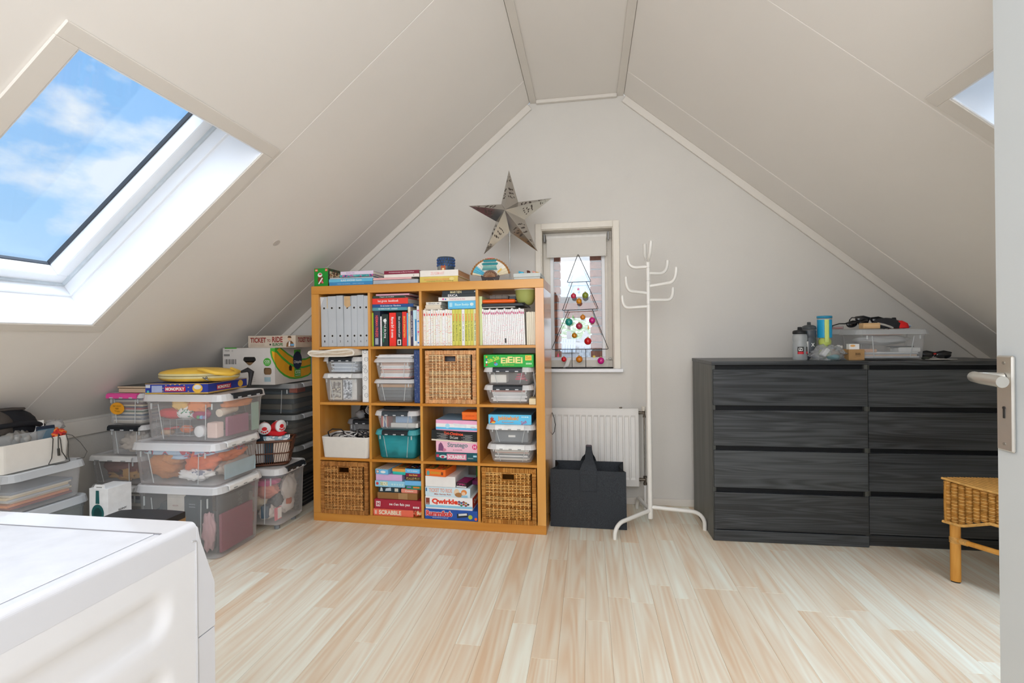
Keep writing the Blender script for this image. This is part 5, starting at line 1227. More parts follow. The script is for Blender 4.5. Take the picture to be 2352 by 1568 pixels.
def bauble(x_, z_, r_, col, lab, hook):
    root = thing('bauble', lab, 'bauble', Matrix.Translation((x_, .02, z_)), 'baubles on the wire tree')
    m, nt, b, out = new_mat('bauble_' + col.lower()); b.inputs['Base Color'].default_value = boost(col, 1.2); b.inputs['Roughness'].default_value = .12; b.inputs['Coat Weight'].default_value = .5
    b.inputs['Transmission Weight'].default_value = .25
    ob('globe', MB().ball((0, 0, 0), r_, 22), [m], root); ob('cap', MB().cyl(r_ * .26, r_ * .93, r_ * 1.22, 12), [GOLD], root)
    ob('thread', MB().tube([(0, 0, r_ * 1.2), (0, 0, hook - z_)], .0005, 4), [mk('C8C8C8', .5, 1.0)], root)
for x_, z_, r_, col, lab, hk in ((1.439, 1.438, .019, 'D83C5C', 'cherry pink bauble hanging under the top tier of the wire tree', 1.536), (1.521, 1.440, .022, '8A9A34', 'olive green glass bauble under the top tier', 1.538), (1.477, 1.400, .020, 'EE9214', 'orange bauble lowest under the top tier', 1.537), (1.405, 1.255, .0265, '1FA89C', 'large turquoise bauble under the middle tier', 1.339), (1.502, 1.287, .0185, 'EE8A2A', 'light orange bauble close under the middle tier', 1.342), (1.566, 1.264, .0225, 'D81C88', 'magenta bauble at the right under the middle tier', 1.342), (1.476, 1.226, .0230, 'C83C5C', 'raspberry bauble in the centre under the middle tier', 1.341), (1.442, 1.160, .0185, 'D88C14', 'golden amber bauble lower left of the raspberry one', 1.340), (1.535, 1.119, .0255, 'D81820', 'big bright red bauble lowest under the middle tier', 1.342), (1.367, .994, .0186, 'DC1828', 'red bauble left of the wire tree legs', 1.063), (1.474, .993, .0236, 'EE8414', 'orange bauble hanging between the wire tree legs', 1.063), (1.623, .983, .0240, 'D8108A', 'magenta bauble near the blind chain, low right', 1.063)):
    bauble(x_, z_, r_, col, lab, hk)
for x_, z_, r_, col, lab, hk, pts in ((1.473, 1.484, .012, 'D86A90', 'tiny pink star ornament under the top tier', 1.537, 5), (1.434, 1.291, .010, '6CB050', 'tiny green figure ornament under the middle tier', 1.340, 4), (1.540, 1.216, .011, 'D8902C', 'tiny amber figure ornament right of the raspberry bauble', 1.342, 4), (1.327, 1.022, .011, 'D8285C', 'tiny red figure ornament at the lower left of the wire tree', 1.063, 4), (1.577, 1.011, .012, 'C8B42C', 'tiny yellow star ornament under the lowest tier', 1.063, 5)):
    root = thing('ornament', lab, 'ornament', Matrix.Translation((x_, .02, z_)), 'small ornaments on the wire tree')
    if pts == 5: poly = [((r_ if k % 2 == 0 else r_ * .5) * math.sin(PI * k / 5), (r_ if k % 2 == 0 else r_ * .5) * math.cos(PI * k / 5)) for k in range(10)]
    else: poly = [(-r_ * .5, -r_ * 1.1), (r_ * .5, -r_ * 1.1), (r_ * .6, -r_ * .2), (r_ * .3, r_ * .3), (r_ * .35, r_ * .9), (0, r_ * 1.3), (-r_ * .35, r_ * .9), (-r_ * .3, r_ * .3), (-r_ * .6, -r_ * .2)]
    ob('charm', MB().prism(poly, -.003, .003, 'xz'), [mk(col, .3, 1.2)], root); ob('thread', MB().tube([(0, 0, r_), (0, 0, hk - z_)], .0005, 4), [mk('C8C8C8', .5, 1.0)], root)
tag(ob('paper_tag', MB().prism([(-.025, 0), (.012, .012), (.03, .072), (.010, .070)], 0, .0015, 'xz'), [PAPER], None, Matrix.Translation((1.385, .05, .931))), 'white paper tag standing behind the wire tree foot', 'tag')

# radiator
RW = mk('E6E4E0', .35, 1.0, vary=.01)
rad = thing('radiator', 'white panel radiator with vertical flutes under the gable window', 'radiator', Matrix.Translation((0, 0, 0)))
X0, X1, Z0, Z1, YF = 1.235, 1.862, .150, .664, -.095
ob('rear_panel', MB().box(X0, X1, -.055, -.040, Z0 + .01, Z1 - .01, 0, .006), [RW], rad)
fpn = MB(); n = 15; pitch = .0406
prof = [(X0, 0.0)]
xs = [X1 - .034 - pitch * k for k in range(n)]
vz = [Z0 + .042, Z0 + .056, Z1 - .056, Z1 - .042]
cols = [X0]; dep = [0.0]
for xc in reversed(xs):
    cols += [xc - .019, xc - .014, xc + .009, xc + .014]; dep += [0, .007, .007, 0]
cols.append(X1); dep.append(0)
rows = [Z0, vz[0], vz[1], vz[2], vz[3], Z1]; rd = [0, 0, 1, 1, 0, 0]
vv = [(c, YF + d_ * r_, z_) for z_, r_ in zip(rows, rd) for c, d_ in zip(cols, dep)]; nc = len(cols)
fpn.add(vv, [(j * nc + i, j * nc + i + 1, (j + 1) * nc + i + 1, (j + 1) * nc + i) for j in range(5) for i in range(nc - 1)], 0, False)
fpn.box(X0, X1, YF + .0001 + .007, YF + .016, Z0, Z1, 0, .003)
for q in ((X0 - .002, X0 + .006, Z0, Z1), (X1 - .006, X1 + .002, Z0, Z1), (X0, X1, Z0 - .003, Z0 + .006), (X0, X1, Z1 - .006, Z1 + .003)): fpn.box(q[0], q[1], YF - .001, YF + .014, q[2], q[3], 0, .003)
ob('front_panel', fpn, [RW], rad)
for x_ in (X0 + .06, X1 - .06): ob('wall_bracket', MB().box(x_ - .012, x_ + .012, -.045, 0, Z0 + .06, Z1 - .06, 0, .002), [RW], rad)
MET = mk('6E665C', .35, 1.0, .7)
ob('vent_key', MB().tube([(X1 - .125, -.09, .672), (X1 - .105, -.09, .674)], .0035, 8).ball((X1 - .112, -.09, .672), .006, 8), [MET], rad)
vl = thing('radiator_valve', 'brass elbow valve with white knob on the radiator', 'valve', Matrix.Translation((1.896, -.09, .64)))
ob('elbow', MB().tube([(-.03, 0, 0), (-.012, 0, 0), (.002, 0, -.002), (.004, 0, -.014), (.004, 0, -.030)], [.010, .010, .009, .008, .010], 12).tube([(.002, 0, -.004), (.001, 0, .014)], .009, 12).tube([(-.034, 0, 0), (-.022, 0, 0)], .0125, 6), [MET], vl)
ob('knob', MB().cyl(.010, .012, .042, 12, 0, None, .0135, .002), [mk('E4DED0', .5, 1.0)], vl)
lv2 = thing('return_valve', 'lower brass tee valve between radiator and floor pipe', 'valve', Matrix.Translation((1.893, -.09, .196)))
ob('tee', MB().tube([(-.028, 0, 0), (.008, 0, 0)], .010, 12).tube([(.008, 0, -.034), (.008, 0, .024)], .009, 12).tube([(-.032, 0, 0), (-.018, 0, 0)], .013, 6).tube([(.008, 0, -.034), (.008, 0, -.018)], .012, 6).tube([(.008, 0, .012), (.008, 0, .024)], .012, 6), [MET], lv2)
tag(ob('chrome_pipe', MB().tube([(1.9005, -.09, .612), (1.9005, -.09, .222)], .0065, 12), [mk('B8B8B8', .15, 1.0, .95)]), 'shiny chrome pipe between the two radiator valves', 'pipe')
tag(ob('floor_pipe', MB().tube([(1.9005, -.09, .160), (1.9005, -.09, 0)], .0095, 12), [RW]), 'short white pipe from the lower valve into the floor', 'pipe')

# felt bag
FELT = mk('3B3E42', .95, 1.05, vary=.30, scale=320, bump=.5, bscale=500, spec=.1); FELTI = mk('232528', .95, 1.0, vary=.25, scale=300, spec=.1)
bag = thing('felt_bag', 'charcoal felt shopping bag leaning before the radiator', 'bag', Matrix.Translation((0, 0, 0)))
bw = MB()
F = [(1.300, -.465, .002), (1.752, -.468, .002), (1.750, -.472, .345), (1.302, -.468, .350)]
Bk = [(1.312, -.255, .002), (1.752, -.255, .002), (1.748, -.262, .352), (1.318, -.262, .352)]
def slab(a, b_, c, d_, off, m=0):
    o_ = Vector(off); P = [Vector(v) for v in (a, b_, c, d_)]; Q = [v + o_ for v in P]
    return MB().add(P + Q, [(0, 1, 2, 3), (7, 6, 5, 4), (0, 4, 5, 1), (1, 5, 6, 2), (2, 6, 7, 3), (3, 7, 4, 0)])
ob('front_panel', slab(*F, (0, .005, 0)), [FELT], bag); ob('back_panel', slab(*Bk, (0, .005, 0)), [FELT], bag)
def side(a, b_, inw):
    mb = MB(); N_ = 6; vv = []
    for k in range(N_ + 1):
        t = k / N_; top = Vector(a[1]).lerp(Vector(b_[1]), t); bot = Vector(a[0]).lerp(Vector(b_[0]), t); ind = math.sin(PI * t) * inw
        vv += [(bot.x + ind * .25, bot.y, bot.z), (top.x + ind, top.y, top.z)]
    f_ = [(2 * k, 2 * k + 2, 2 * k + 3, 2 * k + 1) for k in range(N_)]
    mb.add(vv, f_); mb.add([(x_ + (.004 if inw > 0 else -.004), y_, z_) for x_, y_, z_ in vv], [tuple(reversed(q_)) for q_ in f_]); return mb
ob('side_panel', side((F[0], F[3]), (Bk[0], Bk[3]), .030), [FELT], bag); ob('side_panel', side((F[1], F[2]), (Bk[1], Bk[2]), -.032), [FELT], bag)
ob('bottom_panel', MB().box(1.305, 1.748, -.462, -.255, .001, .006), [FELTI], bag)
def strap(yf, name, k0):
    mb = MB(); pts = [(1.478, 1.582, .322), (1.480, 1.580, .352), (1.492, 1.572, .380), (1.510, 1.560, .405), (1.514, 1.554, .440), (1.515, 1.553, .472)]
    ys = [yf, yf, yf + .02 * k0, yf + .05 * k0, yf + .085 * k0, yf + .108 * k0]
    v_ = [];
    for (a, b_, z_), y_ in zip(pts, ys): v_ += [(a, y_, z_), (b_, y_, z_)]
    f_ = [(2 * i, 2 * i + 1, 2 * i + 3, 2 * i + 2) for i in range(len(pts) - 1)]
    mb.add(v_, f_); mb.add([(a, b_ + .004, c) for a, b_, c in v_], [tuple(reversed(q_)) for q_ in f_])
    return ob(name, mb, [FELT], bag)
strap(-.474, 'handle', 1); strap(-.253, 'handle', -.93)
ob('stitched_patch', MB().box(1.478, 1.582, -.4745, -.4695, .222, .326, 0, .001), [FELT], bag)
stc = MB()
for a, b_ in (((1.482, .226), (1.578, .322)), ((1.482, .226), (1.578, .226)), ((1.482, .226), (1.482, .322)), ((1.578, .226), (1.578, .322)), ((1.482, .322), (1.578, .322))): stc.tube([(a[0], -.4748, a[1] if a != (1.482, .226) or b_ != (1.578, .322) else .322), (b_[0], -.4748, b_[1] if a != (1.482, .226) or b_ != (1.578, .322) else .226)], .0007, 4)
ob('stitching', stc, [mk('23262A', .8, 1.0)], bag)
ob('grip_seam', MB().box(1.517, 1.551, -.372, -.356, .468, .478, 0, .003), [mk('5A5056', .8, 1.0)], bag)

# coat stand
CSW = mk('E6E3DC', .28, 1.0, vary=.01, coat=.2)
cs = thing('coat_stand', 'white tubular metal coat stand with curved hooks', 'coat stand', Matrix.Translation((1.895, -.39, 0)))
ob('pole', MB().tube([(0, 0, .050), (0, 0, .80), (.0035, 0, 1.30), (.004, 0, 1.615)], [.0155, .0150, .0125, .0125], 18), [CSW], cs)
ob('pole_collar', MB().cyl(.0165, .052, .110, 18), [CSW], cs)
for fx, fy in ((-.221, -.215), (.310, -.015), (-.048, .309)):
    u = Vector((fx, fy, 0)); L = u.length; u /= L; pts = []
    zt_ = .118 if fx > .2 else .098
    for t in range(4): pts.append(u * (.01 + (L - .085) * t / 3) + Vector((0, 0, zt_ - .004 * t)))
    for t in range(1, 9):
        a = PI / 2 * t / 8; pts.append(u * (L - .075 + .075 * math.sin(a)) + Vector((0, 0, zt_ - .012 - .070 + .070 * math.cos(a))))
    pts.append(u * L + Vector((0, 0, 0.0)))
    ob('leg', MB().tube(pts, .0118, 14), [CSW], cs)
def hook(j, el, tip, dy):
    P0 = Vector((j[0] - 1.895, 0, j[1])); P1 = Vector((el[0] - 1.895, dy * .6, el[1])); P2 = Vector((tip[0] - 1.895, dy, tip[1]))
    corner = Vector((P2.x, dy * .9, P1.z)); pts = [Vector((0, 0, j[1])), P0, P1]
    for t in range(1, 8):
        s_ = t / 8; pts.append(P1 * (1 - s_) ** 2 + corner * 2 * s_ * (1 - s_) + P2 * s_ ** 2)
    pts.append(P2)
    o_ = ob('hook', MB().tube(pts, .0098, 12).ball(P2, .0098, 12), [CSW], cs)
hook((1.886, 1.567), (1.834, 1.566), (1.781, 1.637), .02); hook((1.915, 1.527), (1.966, 1.526), (2.017, 1.602), .03); hook((1.910, 1.450), (2.009, 1.461), (2.052, 1.546), -.06)
hook((1.884, 1.409), (1.803, 1.418), (1.764, 1.500), -.05); hook((1.878, 1.327), (1.784, 1.323), (1.747, 1.394), .03); hook((1.915, 1.366), (2.010, 1.365), (2.047, 1.434), .03)
ob('hook', MB().tube([(.004, 0, 1.60), (.004, -.035, 1.612), (.008, -.062, 1.64), (.012, -.070, 1.68), (.014, -.071, 1.708)], .0105, 12), [CSW], cs); ob('hook', MB().tube([(.002, 0, 1.60), (-.001, .035, 1.615), (-.006, .058, 1.65), (-.007, .064, 1.70), (-.007, .065, 1.716)], .0115, 12), [CSW], cs)
for z_ in (1.34, 1.48, 1.56): ob('joint_ring', MB().cyl(.0136, z_, z_ + .002, 18, 0, Matrix.Translation((.0035, 0, 0))), [mk('C2BFB8', .4, 1.0)], cs)

# ================================================================ THE TWO CHESTS OF DRAWERS
DB = wood('2A2C2E', '4C4F52', 0, .36, 1.0, 34.0, .035, 1.3, True, .12, .5, 1.5); DBV = wood('3E3F3C', '5A5B56', 2, .40, 1.0, 16.0, .05, 1.0, False, .08, .45, 1.6)
DK = mk('17181A', .7, 1.0)
def dresser(M, label, dy=0):
    root = thing('chest_of_drawers', label, 'chest of drawers', M)
    ob('top_panel', MB().box(-.003, .800, -.004, .48, .982, 1.002, 0, .001), [DB], root)
    ob('side_panel', MB().box(0, .018, .008, .48, 0, .982, 0, .0008), [DBV], root); ob('side_panel', MB().box(.780, .798, .008, .48, 0, .982, 0, .0008), [DBV], root)
    ob('back_panel', MB().box(.018, .780, .474, .48, .03, .982), [DK], root); ob('plinth', MB().box(.004, .794, .001, .30, .002, .062, 0, .001), [DB], root)
    for z_ in (.27, .51, .735, .96): ob('rail', MB().box(.018, .780, .026, .06, z_ - .03, z_ + .022, 0), [DK], root)
    for z0_, z1_ in ((.757, .957), (.532, .730), (.300, .506), (.068, .272)):
        d_ = ob('drawer', MB().box(.006, .792, .0, .018, z0_, z1_, 0, .0012), [DB], root); ob('drawer_box', MB().box(.03, .768, .018, .44, z0_ + .01, z1_ - .04), [DK], d_)
    return root
DM = Matrix.Translation((2.2195, -.5543, 0)) @ Matrix.Rotation(.0133, 4, 'Z')
dresser(DM, 'black brown chest of four drawers beside the coat stand'); dresser(DM @ T3(.806, .030, -.006, -.004), 'black brown chest of four drawers behind the rattan chair')
def D(x_, y_, z_=1.0025, rz=0.0): return DM @ T3(x_, y_, z_, rz)
# bottles
def bottle(M, label, prof, bm, capm, capprof, lab=None):
    root = thing('water_bottle', label, 'bottle', M)
    ob('body', MB().lathe(prof, 26), [bm], root); ob('cap', MB().lathe(capprof, 24), [capm], root)
    return root
b1 = bottle(D(.517, .14), 'clear sports bottle with black cap and black red print', [(0, 0), (.034, 0), (.037, .004), (.037, .085), (.033, .100), (.037, .114), (.037, .135), (.034, .146), (.030, .148)], plastic('DDE2E4', .34, .2), mk('1C1E20', .5, 1.0), [(.0, .148), (.036, .148), (.037, .152), (.036, .164), (.028, .169), (.012, .171), (.011, .186), (.009, .188), (0, .188)])
for a0, tx in ((-2.25, 'iZi'), (-.95, 'ALL')):
    for z0_, z1_, m_ in ((.034, .075, INK), (.034, .048, mk('C8202C', .5, 1.1))): ob('print_band', MB().lathe([(.0374 + (.0003 if z1_ < .05 else 0), z0_), (.0374 + (.0003 if z1_ < .05 else 0), z1_)], 8, 0, True, Matrix.Rotation(a0 - .02, 4, 'Z'), arc=.95), [m_], b1)
text(b1, 'iZi', (-.012, -.0385, .061), .022, .018, PAPER, 'front', .03)
b2 = bottle(D(.588, .19), 'dark grey ribbed sports bottle behind the clear one', [(0, 0), (.034, 0), (.036, .004), (.036, .115), (.033, .122), (.036, .129), (.036, .165), (.034, .170)], mk('50555A', .4, 1.0), mk('4A4E50', .5, 1.0), [(.0, .172), (.037, .172), (.038, .180), (.034, .192), (.022, .198), (.010, .200), (.0095, .216), (0, .217)])
text(b2, 'X', (.004, -.0368, .085), .018, .020, PAPER, 'front', .03); ob('white_label', MB().lathe([(.0364, .035), (.0364, .105)], 6, 0, True, Matrix.Rotation(-2.45, 4, 'Z'), arc=.45), [PAPER], b2)
tb = thing('tennis_ball_can', 'clear tube of tennis balls with blue lid and label', 'tennis ball can', D(.662, .17))
ob('tube', MB().lathe([(0, 0), (.036, 0), (.0365, .002), (.0365, .235)], 30), [plastic('E8F0F0', .10, .1)], tb)
ob('label_sleeve', MB().lathe([(.0369, .125), (.0369, .228)], 30, 0, True), [mk('1F9AC8', .4, 1.1)], tb); ob('label_stripe', MB().lathe([(.0373, .100), (.0373, .228)], 8, 0, True, Matrix.Rotation(-2.0, 4, 'Z'), arc=.75), [mk('C8D87A', .4, 1.1)], tb)
ob('lid', MB().cyl(.0385, .236, .250, 30, b=.002), [mk('2284A8', .4, 1.1)], tb)
BALL = mk('CBD85C', .95, 1.1, vary=.12, scale=300, bump=.4, bscale=600)
for k in range(3): tag(ob('tennis_ball', MB().ball((0, 0, 0), .0325, 20), [BALL], None, D(.662, .17, 1.037 + .066 * k)), ('yellow green tennis ball at the bottom of the tube', 'yellow green tennis ball in the middle of the tube', 'yellow green tennis ball at the top of the tube, behind the label')[k], 'tennis ball', 'balls in the tennis tube')
# bag of small parts
tag(ob('plastic_bag', MB().ball((0, 0, .030), (.088, .05, .046), 30, 0, .55, 3.0, 12, flat=.0295), [plastic('DADCDE', .30, .15)], None, D(.642, .09)), 'crumpled clear plastic bag with small parts beside the cardboard box', 'bag')
tag(ob('plastic_bag_part', MB().box(-.012, .012, -.02, .02, 0, .05, 0, .004, Matrix.Rotation(.6, 4, 'Y')), [mk('E4E4E2', .5, 1.0)], None, D(.61, .09, 1.025)), 'white plastic part inside the crumpled bag', 'part')
tag(ob('cleaning_pad', MB().ball((0, 0, 0), (.04, .025, .014), 14, 0, .3, 3, 2), [mk('2E8A90', .7, 1.0)], None, D(.675, .09, 1.018)), 'teal item inside the crumpled bag', 'part')
cb = thing('cardboard_box', 'small brown cardboard box with dark lettering, front one', 'box', D(.746, .085, 1.0025, .05)); ob('carton', MB().box(0, .082, 0, .05, 0, .058, 0, .0008), [mk('B48C5C', .7, 1.1, vary=.08, scale=40)], cb); text(cb, 'BBB', (.048, -.0008, .033), .026, .013, mk('4A3420', .6, 1.0), 'front', .0); text(cb, 'cycling parts', (.048, -.0008, .020), .024, .004, mk('4A3420', .6, 1.0))
cb = thing('cardboard_box', 'flat brown cardboard box behind the lettered one', 'box', D(.685, .14, 1.0025, -.06)); ob('carton', MB().box(0, .075, 0, .05, 0, .060, 0, .0008), [mk('A67E4E', .7, 1.1, vary=.08, scale=40)], cb); ob('black_label', MB().box(.040, .054, -.0008, 0, .004, .030), [INK], cb)
wbx = thing('pill_box', 'small white carton standing on the lettered cardboard box', 'carton', D(.752, .092, 1.0612)); ob('carton', MB().box(0, .052, 0, .03, 0, .030, 0, .0006), [PAPER], wbx); prt(wbx, disc(.018, .020, .013, .006), mk('E0A860', .5, 1.1))
tag(ob('tissue', MB().ball((0, 0, .012), (.022, .016, .016), 16, 0, .6, 4, 5), [PAPER], None, D(.735, .17, 1.055)), 'crumpled white tissue behind the small white carton', 'tissue')
# tubs on the chest
tub('clear storage tub with grey lid on the chests of drawers, front one', .350, .20, .168, D(.988, .215), CLS, (), over=.014, lid=plastic('DDE0E2', .6, .3))
tub('clear storage tub half hidden behind the front tub on the chests', .300, .12, .172, D(.860, .400), CLS, ('-x',), over=.010, lid=plastic('D8DCDE', .6, .3), body=BODYD)
sheets('paper_stack', 'flat papers at the bottom of the clear tub on the chest', 'paper', D(.985, .215, 1.012), .28, .15, 4, ('C8CCD0', 'E0C8B0', 'B4B8C0', 'D8D8D4'), .007, .006, 21)
tag(ob('pencil_box', MB().box(-.035, .035, -.03, .03, 0, .018, 0, .003), [mk('D8AE92', .6, 1.1)], None, D(.885, .17, 1.043)), 'small peach box inside the clear tub on the chest', 'box')
tag(ob('white_case', MB().box(-.055, .055, -.04, .04, 0, .026, 0, .004), [mk('ECECEA', .5, 1.0)], None, D(1.085, .18, 1.043)), 'white case inside the clear tub on the chest', 'case')
tag(ob('tablet_device', MB().box(-.06, .05, -.03, .03, 0, .006, 0, .002), [mk('4A4E54', .5, 1.0)], None, D(1.06, .175, 1.070)), 'flat dark device on the white case in the tub', 'device')
cloth('cloth_bundle', 'pale cloth filling the upper part of the clear tub', 'cloth', D(.985, .23, 1.112), (.14, .06, .030), mk('BFC2C2', .9, 1.0), .25, 2.4, 8)
cloth('cloth_bundle', 'rosy cloth under the lid of the clear tub', 'cloth', D(.97, .19, 1.1425), (.10, .05, .006), mk('D8B4A4', .9, 1.0), .25, 2.4, 9)
# on the tub lid
LZ = 1.1755
wx = tag(ob('wooden_box', MB().box(-.042, .042, -.028, .028, 0, .032, 0, .003), [wood('C9A070', 'DDBB8C', 0, .5, 1.1, 10, .1)], None, D(.895, .165, LZ, -.05)), 'small pale wooden box on the tub lid', 'box')
def shades(M, label, mats, s_=1.0):
    root = thing('sunglasses', label, 'sunglasses', M)
    for sx in (-1, 1):
        ob('lens', MB().ball((sx * .036 * s_, 0, .018 * s_), (.035 * s_, .012 * s_, .020 * s_), 16), [mats[0]], root)
        ob('temple', MB().tube([(sx * .068 * s_, .002, .026 * s_), (sx * .072 * s_, .05 * s_, .028 * s_), (sx * .066 * s_, .11 * s_, .018 * s_), (sx * .062 * s_, .125 * s_, .006 * s_)], [.004 * s_, .0035 * s_, .003 * s_, .004 * s_], 8), [mats[1]], root)
    ob('brow_bar', MB().tube([(-.07 * s_, .002, .028 * s_), (-.035 * s_, -.008, .036 * s_), (0, -.006, .028 * s_), (.035 * s_, -.008, .036 * s_), (.07 * s_, .002, .028 * s_)], .0042 * s_, 8), [mats[1]], root)
    ob('nose_bridge', MB().ball((0, -.006, .024 * s_), (.008, .006, .006), 8), [mats[2] if len(mats) > 2 else mats[1]], root)
    return root
LENS = mk('16171C', .12, 1.0, coat=.5); FRB = mk('17181A', .35, 1.0)
shades(D(.872, .235, LZ + .016, .25) @ Matrix.Rotation(-.15, 4, 'Y'), 'black sunglasses lying left on the tub lid', [LENS, FRB]); shades(D(.955, .275, LZ + .034, -.2) @ Matrix.Rotation(.10, 4, 'Y'), 'wraparound black sunglasses propped over the cap on the tub', [LENS, FRB], 1.05)
cp = thing('bike_cap', 'black cap with a red panel on the tub lid', 'cap', D(1.000, .20, LZ)); ob('crown', MB().ball((0, 0, .008), (.082, .06, .050), 26, 0, .12, 2.4, 4, flat=.0075), [mk('2A2B30', .85, 1.0, bump=.3)], cp)
ob('red_panel', MB().ball((.062, -.004, .002), (.048, .052, .042), 20, 0, .10, 2.2, 6, flat=.0018), [mk('DC2020', .7, 1.1)], cp); ob('grey_edge', MB().tube([(-.07, -.045, .03), (-.04, -.058, .020), (-.01, -.060, .008), (.0, -.06, .001)], .006, 8), [mk('B4B0AA', .8, 1.0)], cp)
ob('loop', MB().tube([(-.040 + .011 * math.cos(t), -.072, -.004 + .009 * math.sin(t)) for t in [2 * PI * k / 16 for k in range(16)]], .0016, 6, closed=True), [FRB], cp)
cloth('wrapper', 'silver blue snack wrapper beside the red cap panel', 'wrapper', D(1.085, .19, LZ + .012), (.034, .022, .012), blotch(('B8C4CC', '3C80B8', 'D8DCE0'), 40, .3), .4, 4, 3)
b3 = bottle(D(1.085, .275, LZ), 'black bottle lying low behind the cap on the tub', [(0, 0), (.026, 0), (.030, .006), (.030, .028), (.026, .032)], mk('1C1E20', .4, 1.0), mk('222426', .5, 1.0), [(0, .032), (.028, .032), (.029, .036), (.026, .046), (.012, .050), (.010, .064), (0, .065)])
tag(ob('red_strap', MB().tube([(-.05, -.02, .004), (-.02, -.02, .007), (.02, -.02, .004), (.05, -.02, .007)], .005, 8), [mk('D02424', .6, 1.1)], None, D(.815, .40, LZ + .004)), 'red strap lying on the rear tub lid', 'strap')
tag(ob('clear_case', MB().box(-.045, .045, -.02, .02, 0, .022, 0, .004), [plastic('E4E4E4', .4, .2)], None, D(.81, .37, LZ + .001)), 'clear plastic case on the rear tub lid', 'case')
shades(D(1.245, .20, 1.0035, -.12), 'black cycling glasses with red bridge lying beside the tub', [LENS, FRB, mk('C83028', .4, 1.1)], 1.15)
tag(ob('paper_sheet', MB().box(-.07, .07, -.05, .05, 0, .001), [PAPER], None, D(1.225, .15, 1.0025, .2)), 'white paper under the cycling glasses', 'paper')
tag(ob('cloth_strip', MB().ball((0, 0, .006), (.022, .014, .007), 12, 0, .4, 3, 1), [mk('3C4034', .8, 1.0)], None, D(1.165, .14)), 'small dark cloth at the corner of the clear tub', 'cloth')

# ================================================================ RATTAN CHAIR
def sk_(mb):
    c7, s7 = math.cos(math.radians(65)), math.sin(math.radians(65))
    mb.v = [(x_ + y_ * c7, y_ * s7, z_) for x_, y_, z_ in mb.v]
    return mb
RT = wood('D08A30', 'E6A850', 2, .35, 1.05, 20, .1, .3); RW1 = mk('D6A35A', .6, 1.1, vary=.18, scale=60); RW2 = mk('B98238', .6, 1.1, vary=.18, scale=60)
chx, chy = 3.195, -.885
rc = thing('rattan_chair', 'honey coloured rattan stool with woven seat behind the open door', 'stool', Matrix.Translation((chx, chy, 0)) @ Matrix.Rotation(-1.0, 4, 'Z'))
SW = .40; SD = .40
for sx in (0, SW):
    for sy in (0, SD): ob('leg', sk_(MB().tube([(sx, sy, .006), (sx, sy, .42)], .0165, 16)), [RT], rc); ob('foot_cap', sk_(MB().cyl(.014, 0, .007, 12, 0, Matrix.Translation((sx, sy, 0)))), [mk('2A2420', .6, 1.0)], rc)
for a, b_ in (((0, 0), (SW, 0)), ((0, SD), (SW, SD))): ob('stretcher', sk_(MB().tube([(a[0], a[1], .195), (b_[0], b_[1], .195)], .0115, 12)), [RT], rc)
for sx, sy in ((0, 0), (SW, 0)):
    mb = MB()
    for k in range(5): mb.lathe([(.0165, -.0028), (.0195, 0), (.0165, .0028)], 16, 0, True, Matrix.Translation((sx, sy, .182 + k * .0056)))
    for k in range(5): mb.lathe([(.0115, -.0026), (.0145, 0), (.0115, .0026)], 12, 0, True, Matrix.Translation((sx + (.024 + k * .0052) * (1 if sx == 0 else -1), sy, .195)) @ Matrix.Rotation(PI / 2, 4, 'Y'))
    ob('binding', sk_(mb), [RW1], rc)
# woven apron front and left: vertical ribs of stacked strand turns, arched lower edge
def apron(x0, y0, dx, dy, L, nm):
    mb = MB(); n_ = int(L / .026)
    for i in range(n_):
        t = (i + .5) / n_; px, py = x0 + dx * L * t, y0 + dy * L * t
        dist = min(t, 1 - t) * L; zb_ = .275 if dist < .06 else .275 + .045 * min(1, (dist - .06) / .09)
        ztop = .462 - .014 * math.sin(PI * t); k = int((ztop - zb_) / .0072)
        for j in range(k): mb.ball((px, py, zb_ + (j + .5) * (ztop - zb_) / k), (.0145 if dx else .008, .008 if dx else .0145, .0043), 6, (i + j) % 2 if (j % 5) else 1)
    ob(nm, sk_(mb), [RW1, RW2], rc)['kind'] = 'stuff'
apron(-.022, -.022, 1, 0, SW + .044, 'apron_weave'); apron(-.022, -.022, 0, 1, SD + .044, 'apron_weave')
apron(SW + .022, -.022, 0, 1, SD + .044, 'apron_weave')
ob('apron_backing', sk_(MB().box(-.018, SW + .018, -.018, -.014, .322, .45).box(-.018, -.014, -.014, SD + .018, .322, .45)), [RW2], rc)
pe = [(-.024 + (SW + .048) * k / 24, -.026, (.272 if min(k, 24 - k) / 24 * SW < .06 else .272 + .045 * min(1, (min(k, 24 - k) / 24 * SW - .06) / .09))) for k in range(25)]
ob('lower_braid', sk_(MB().tube(pe, .0065, 8)), [RW1], rc); ob('corner_braid', MB().tube([(-.024, -.024, .272), (-.026, -.026, .37), (-.024, -.024, .462)], .005, 8), [RW2], rc)
se = MB()
for k in range(34):
    y_ = -.026 + (SD + .05) * k / 33
    se.tube([(-.026 + (SW + .052) * t / 10, y_, .468 - .016 * math.sin(PI * t / 10) + .004 * math.cos(PI * k / 33)) for t in range(11)], .0058, 5, k % 2)
ob('seat_weave', sk_(se), [RW1, RW2], rc)['kind'] = 'stuff'

# ================================================================ TUBS UNDER THE WEST SLOPE
def W(x_, y_, z_, rz=0.0, rx=0.0): return T3(x_, y_, z_, rz, rx)
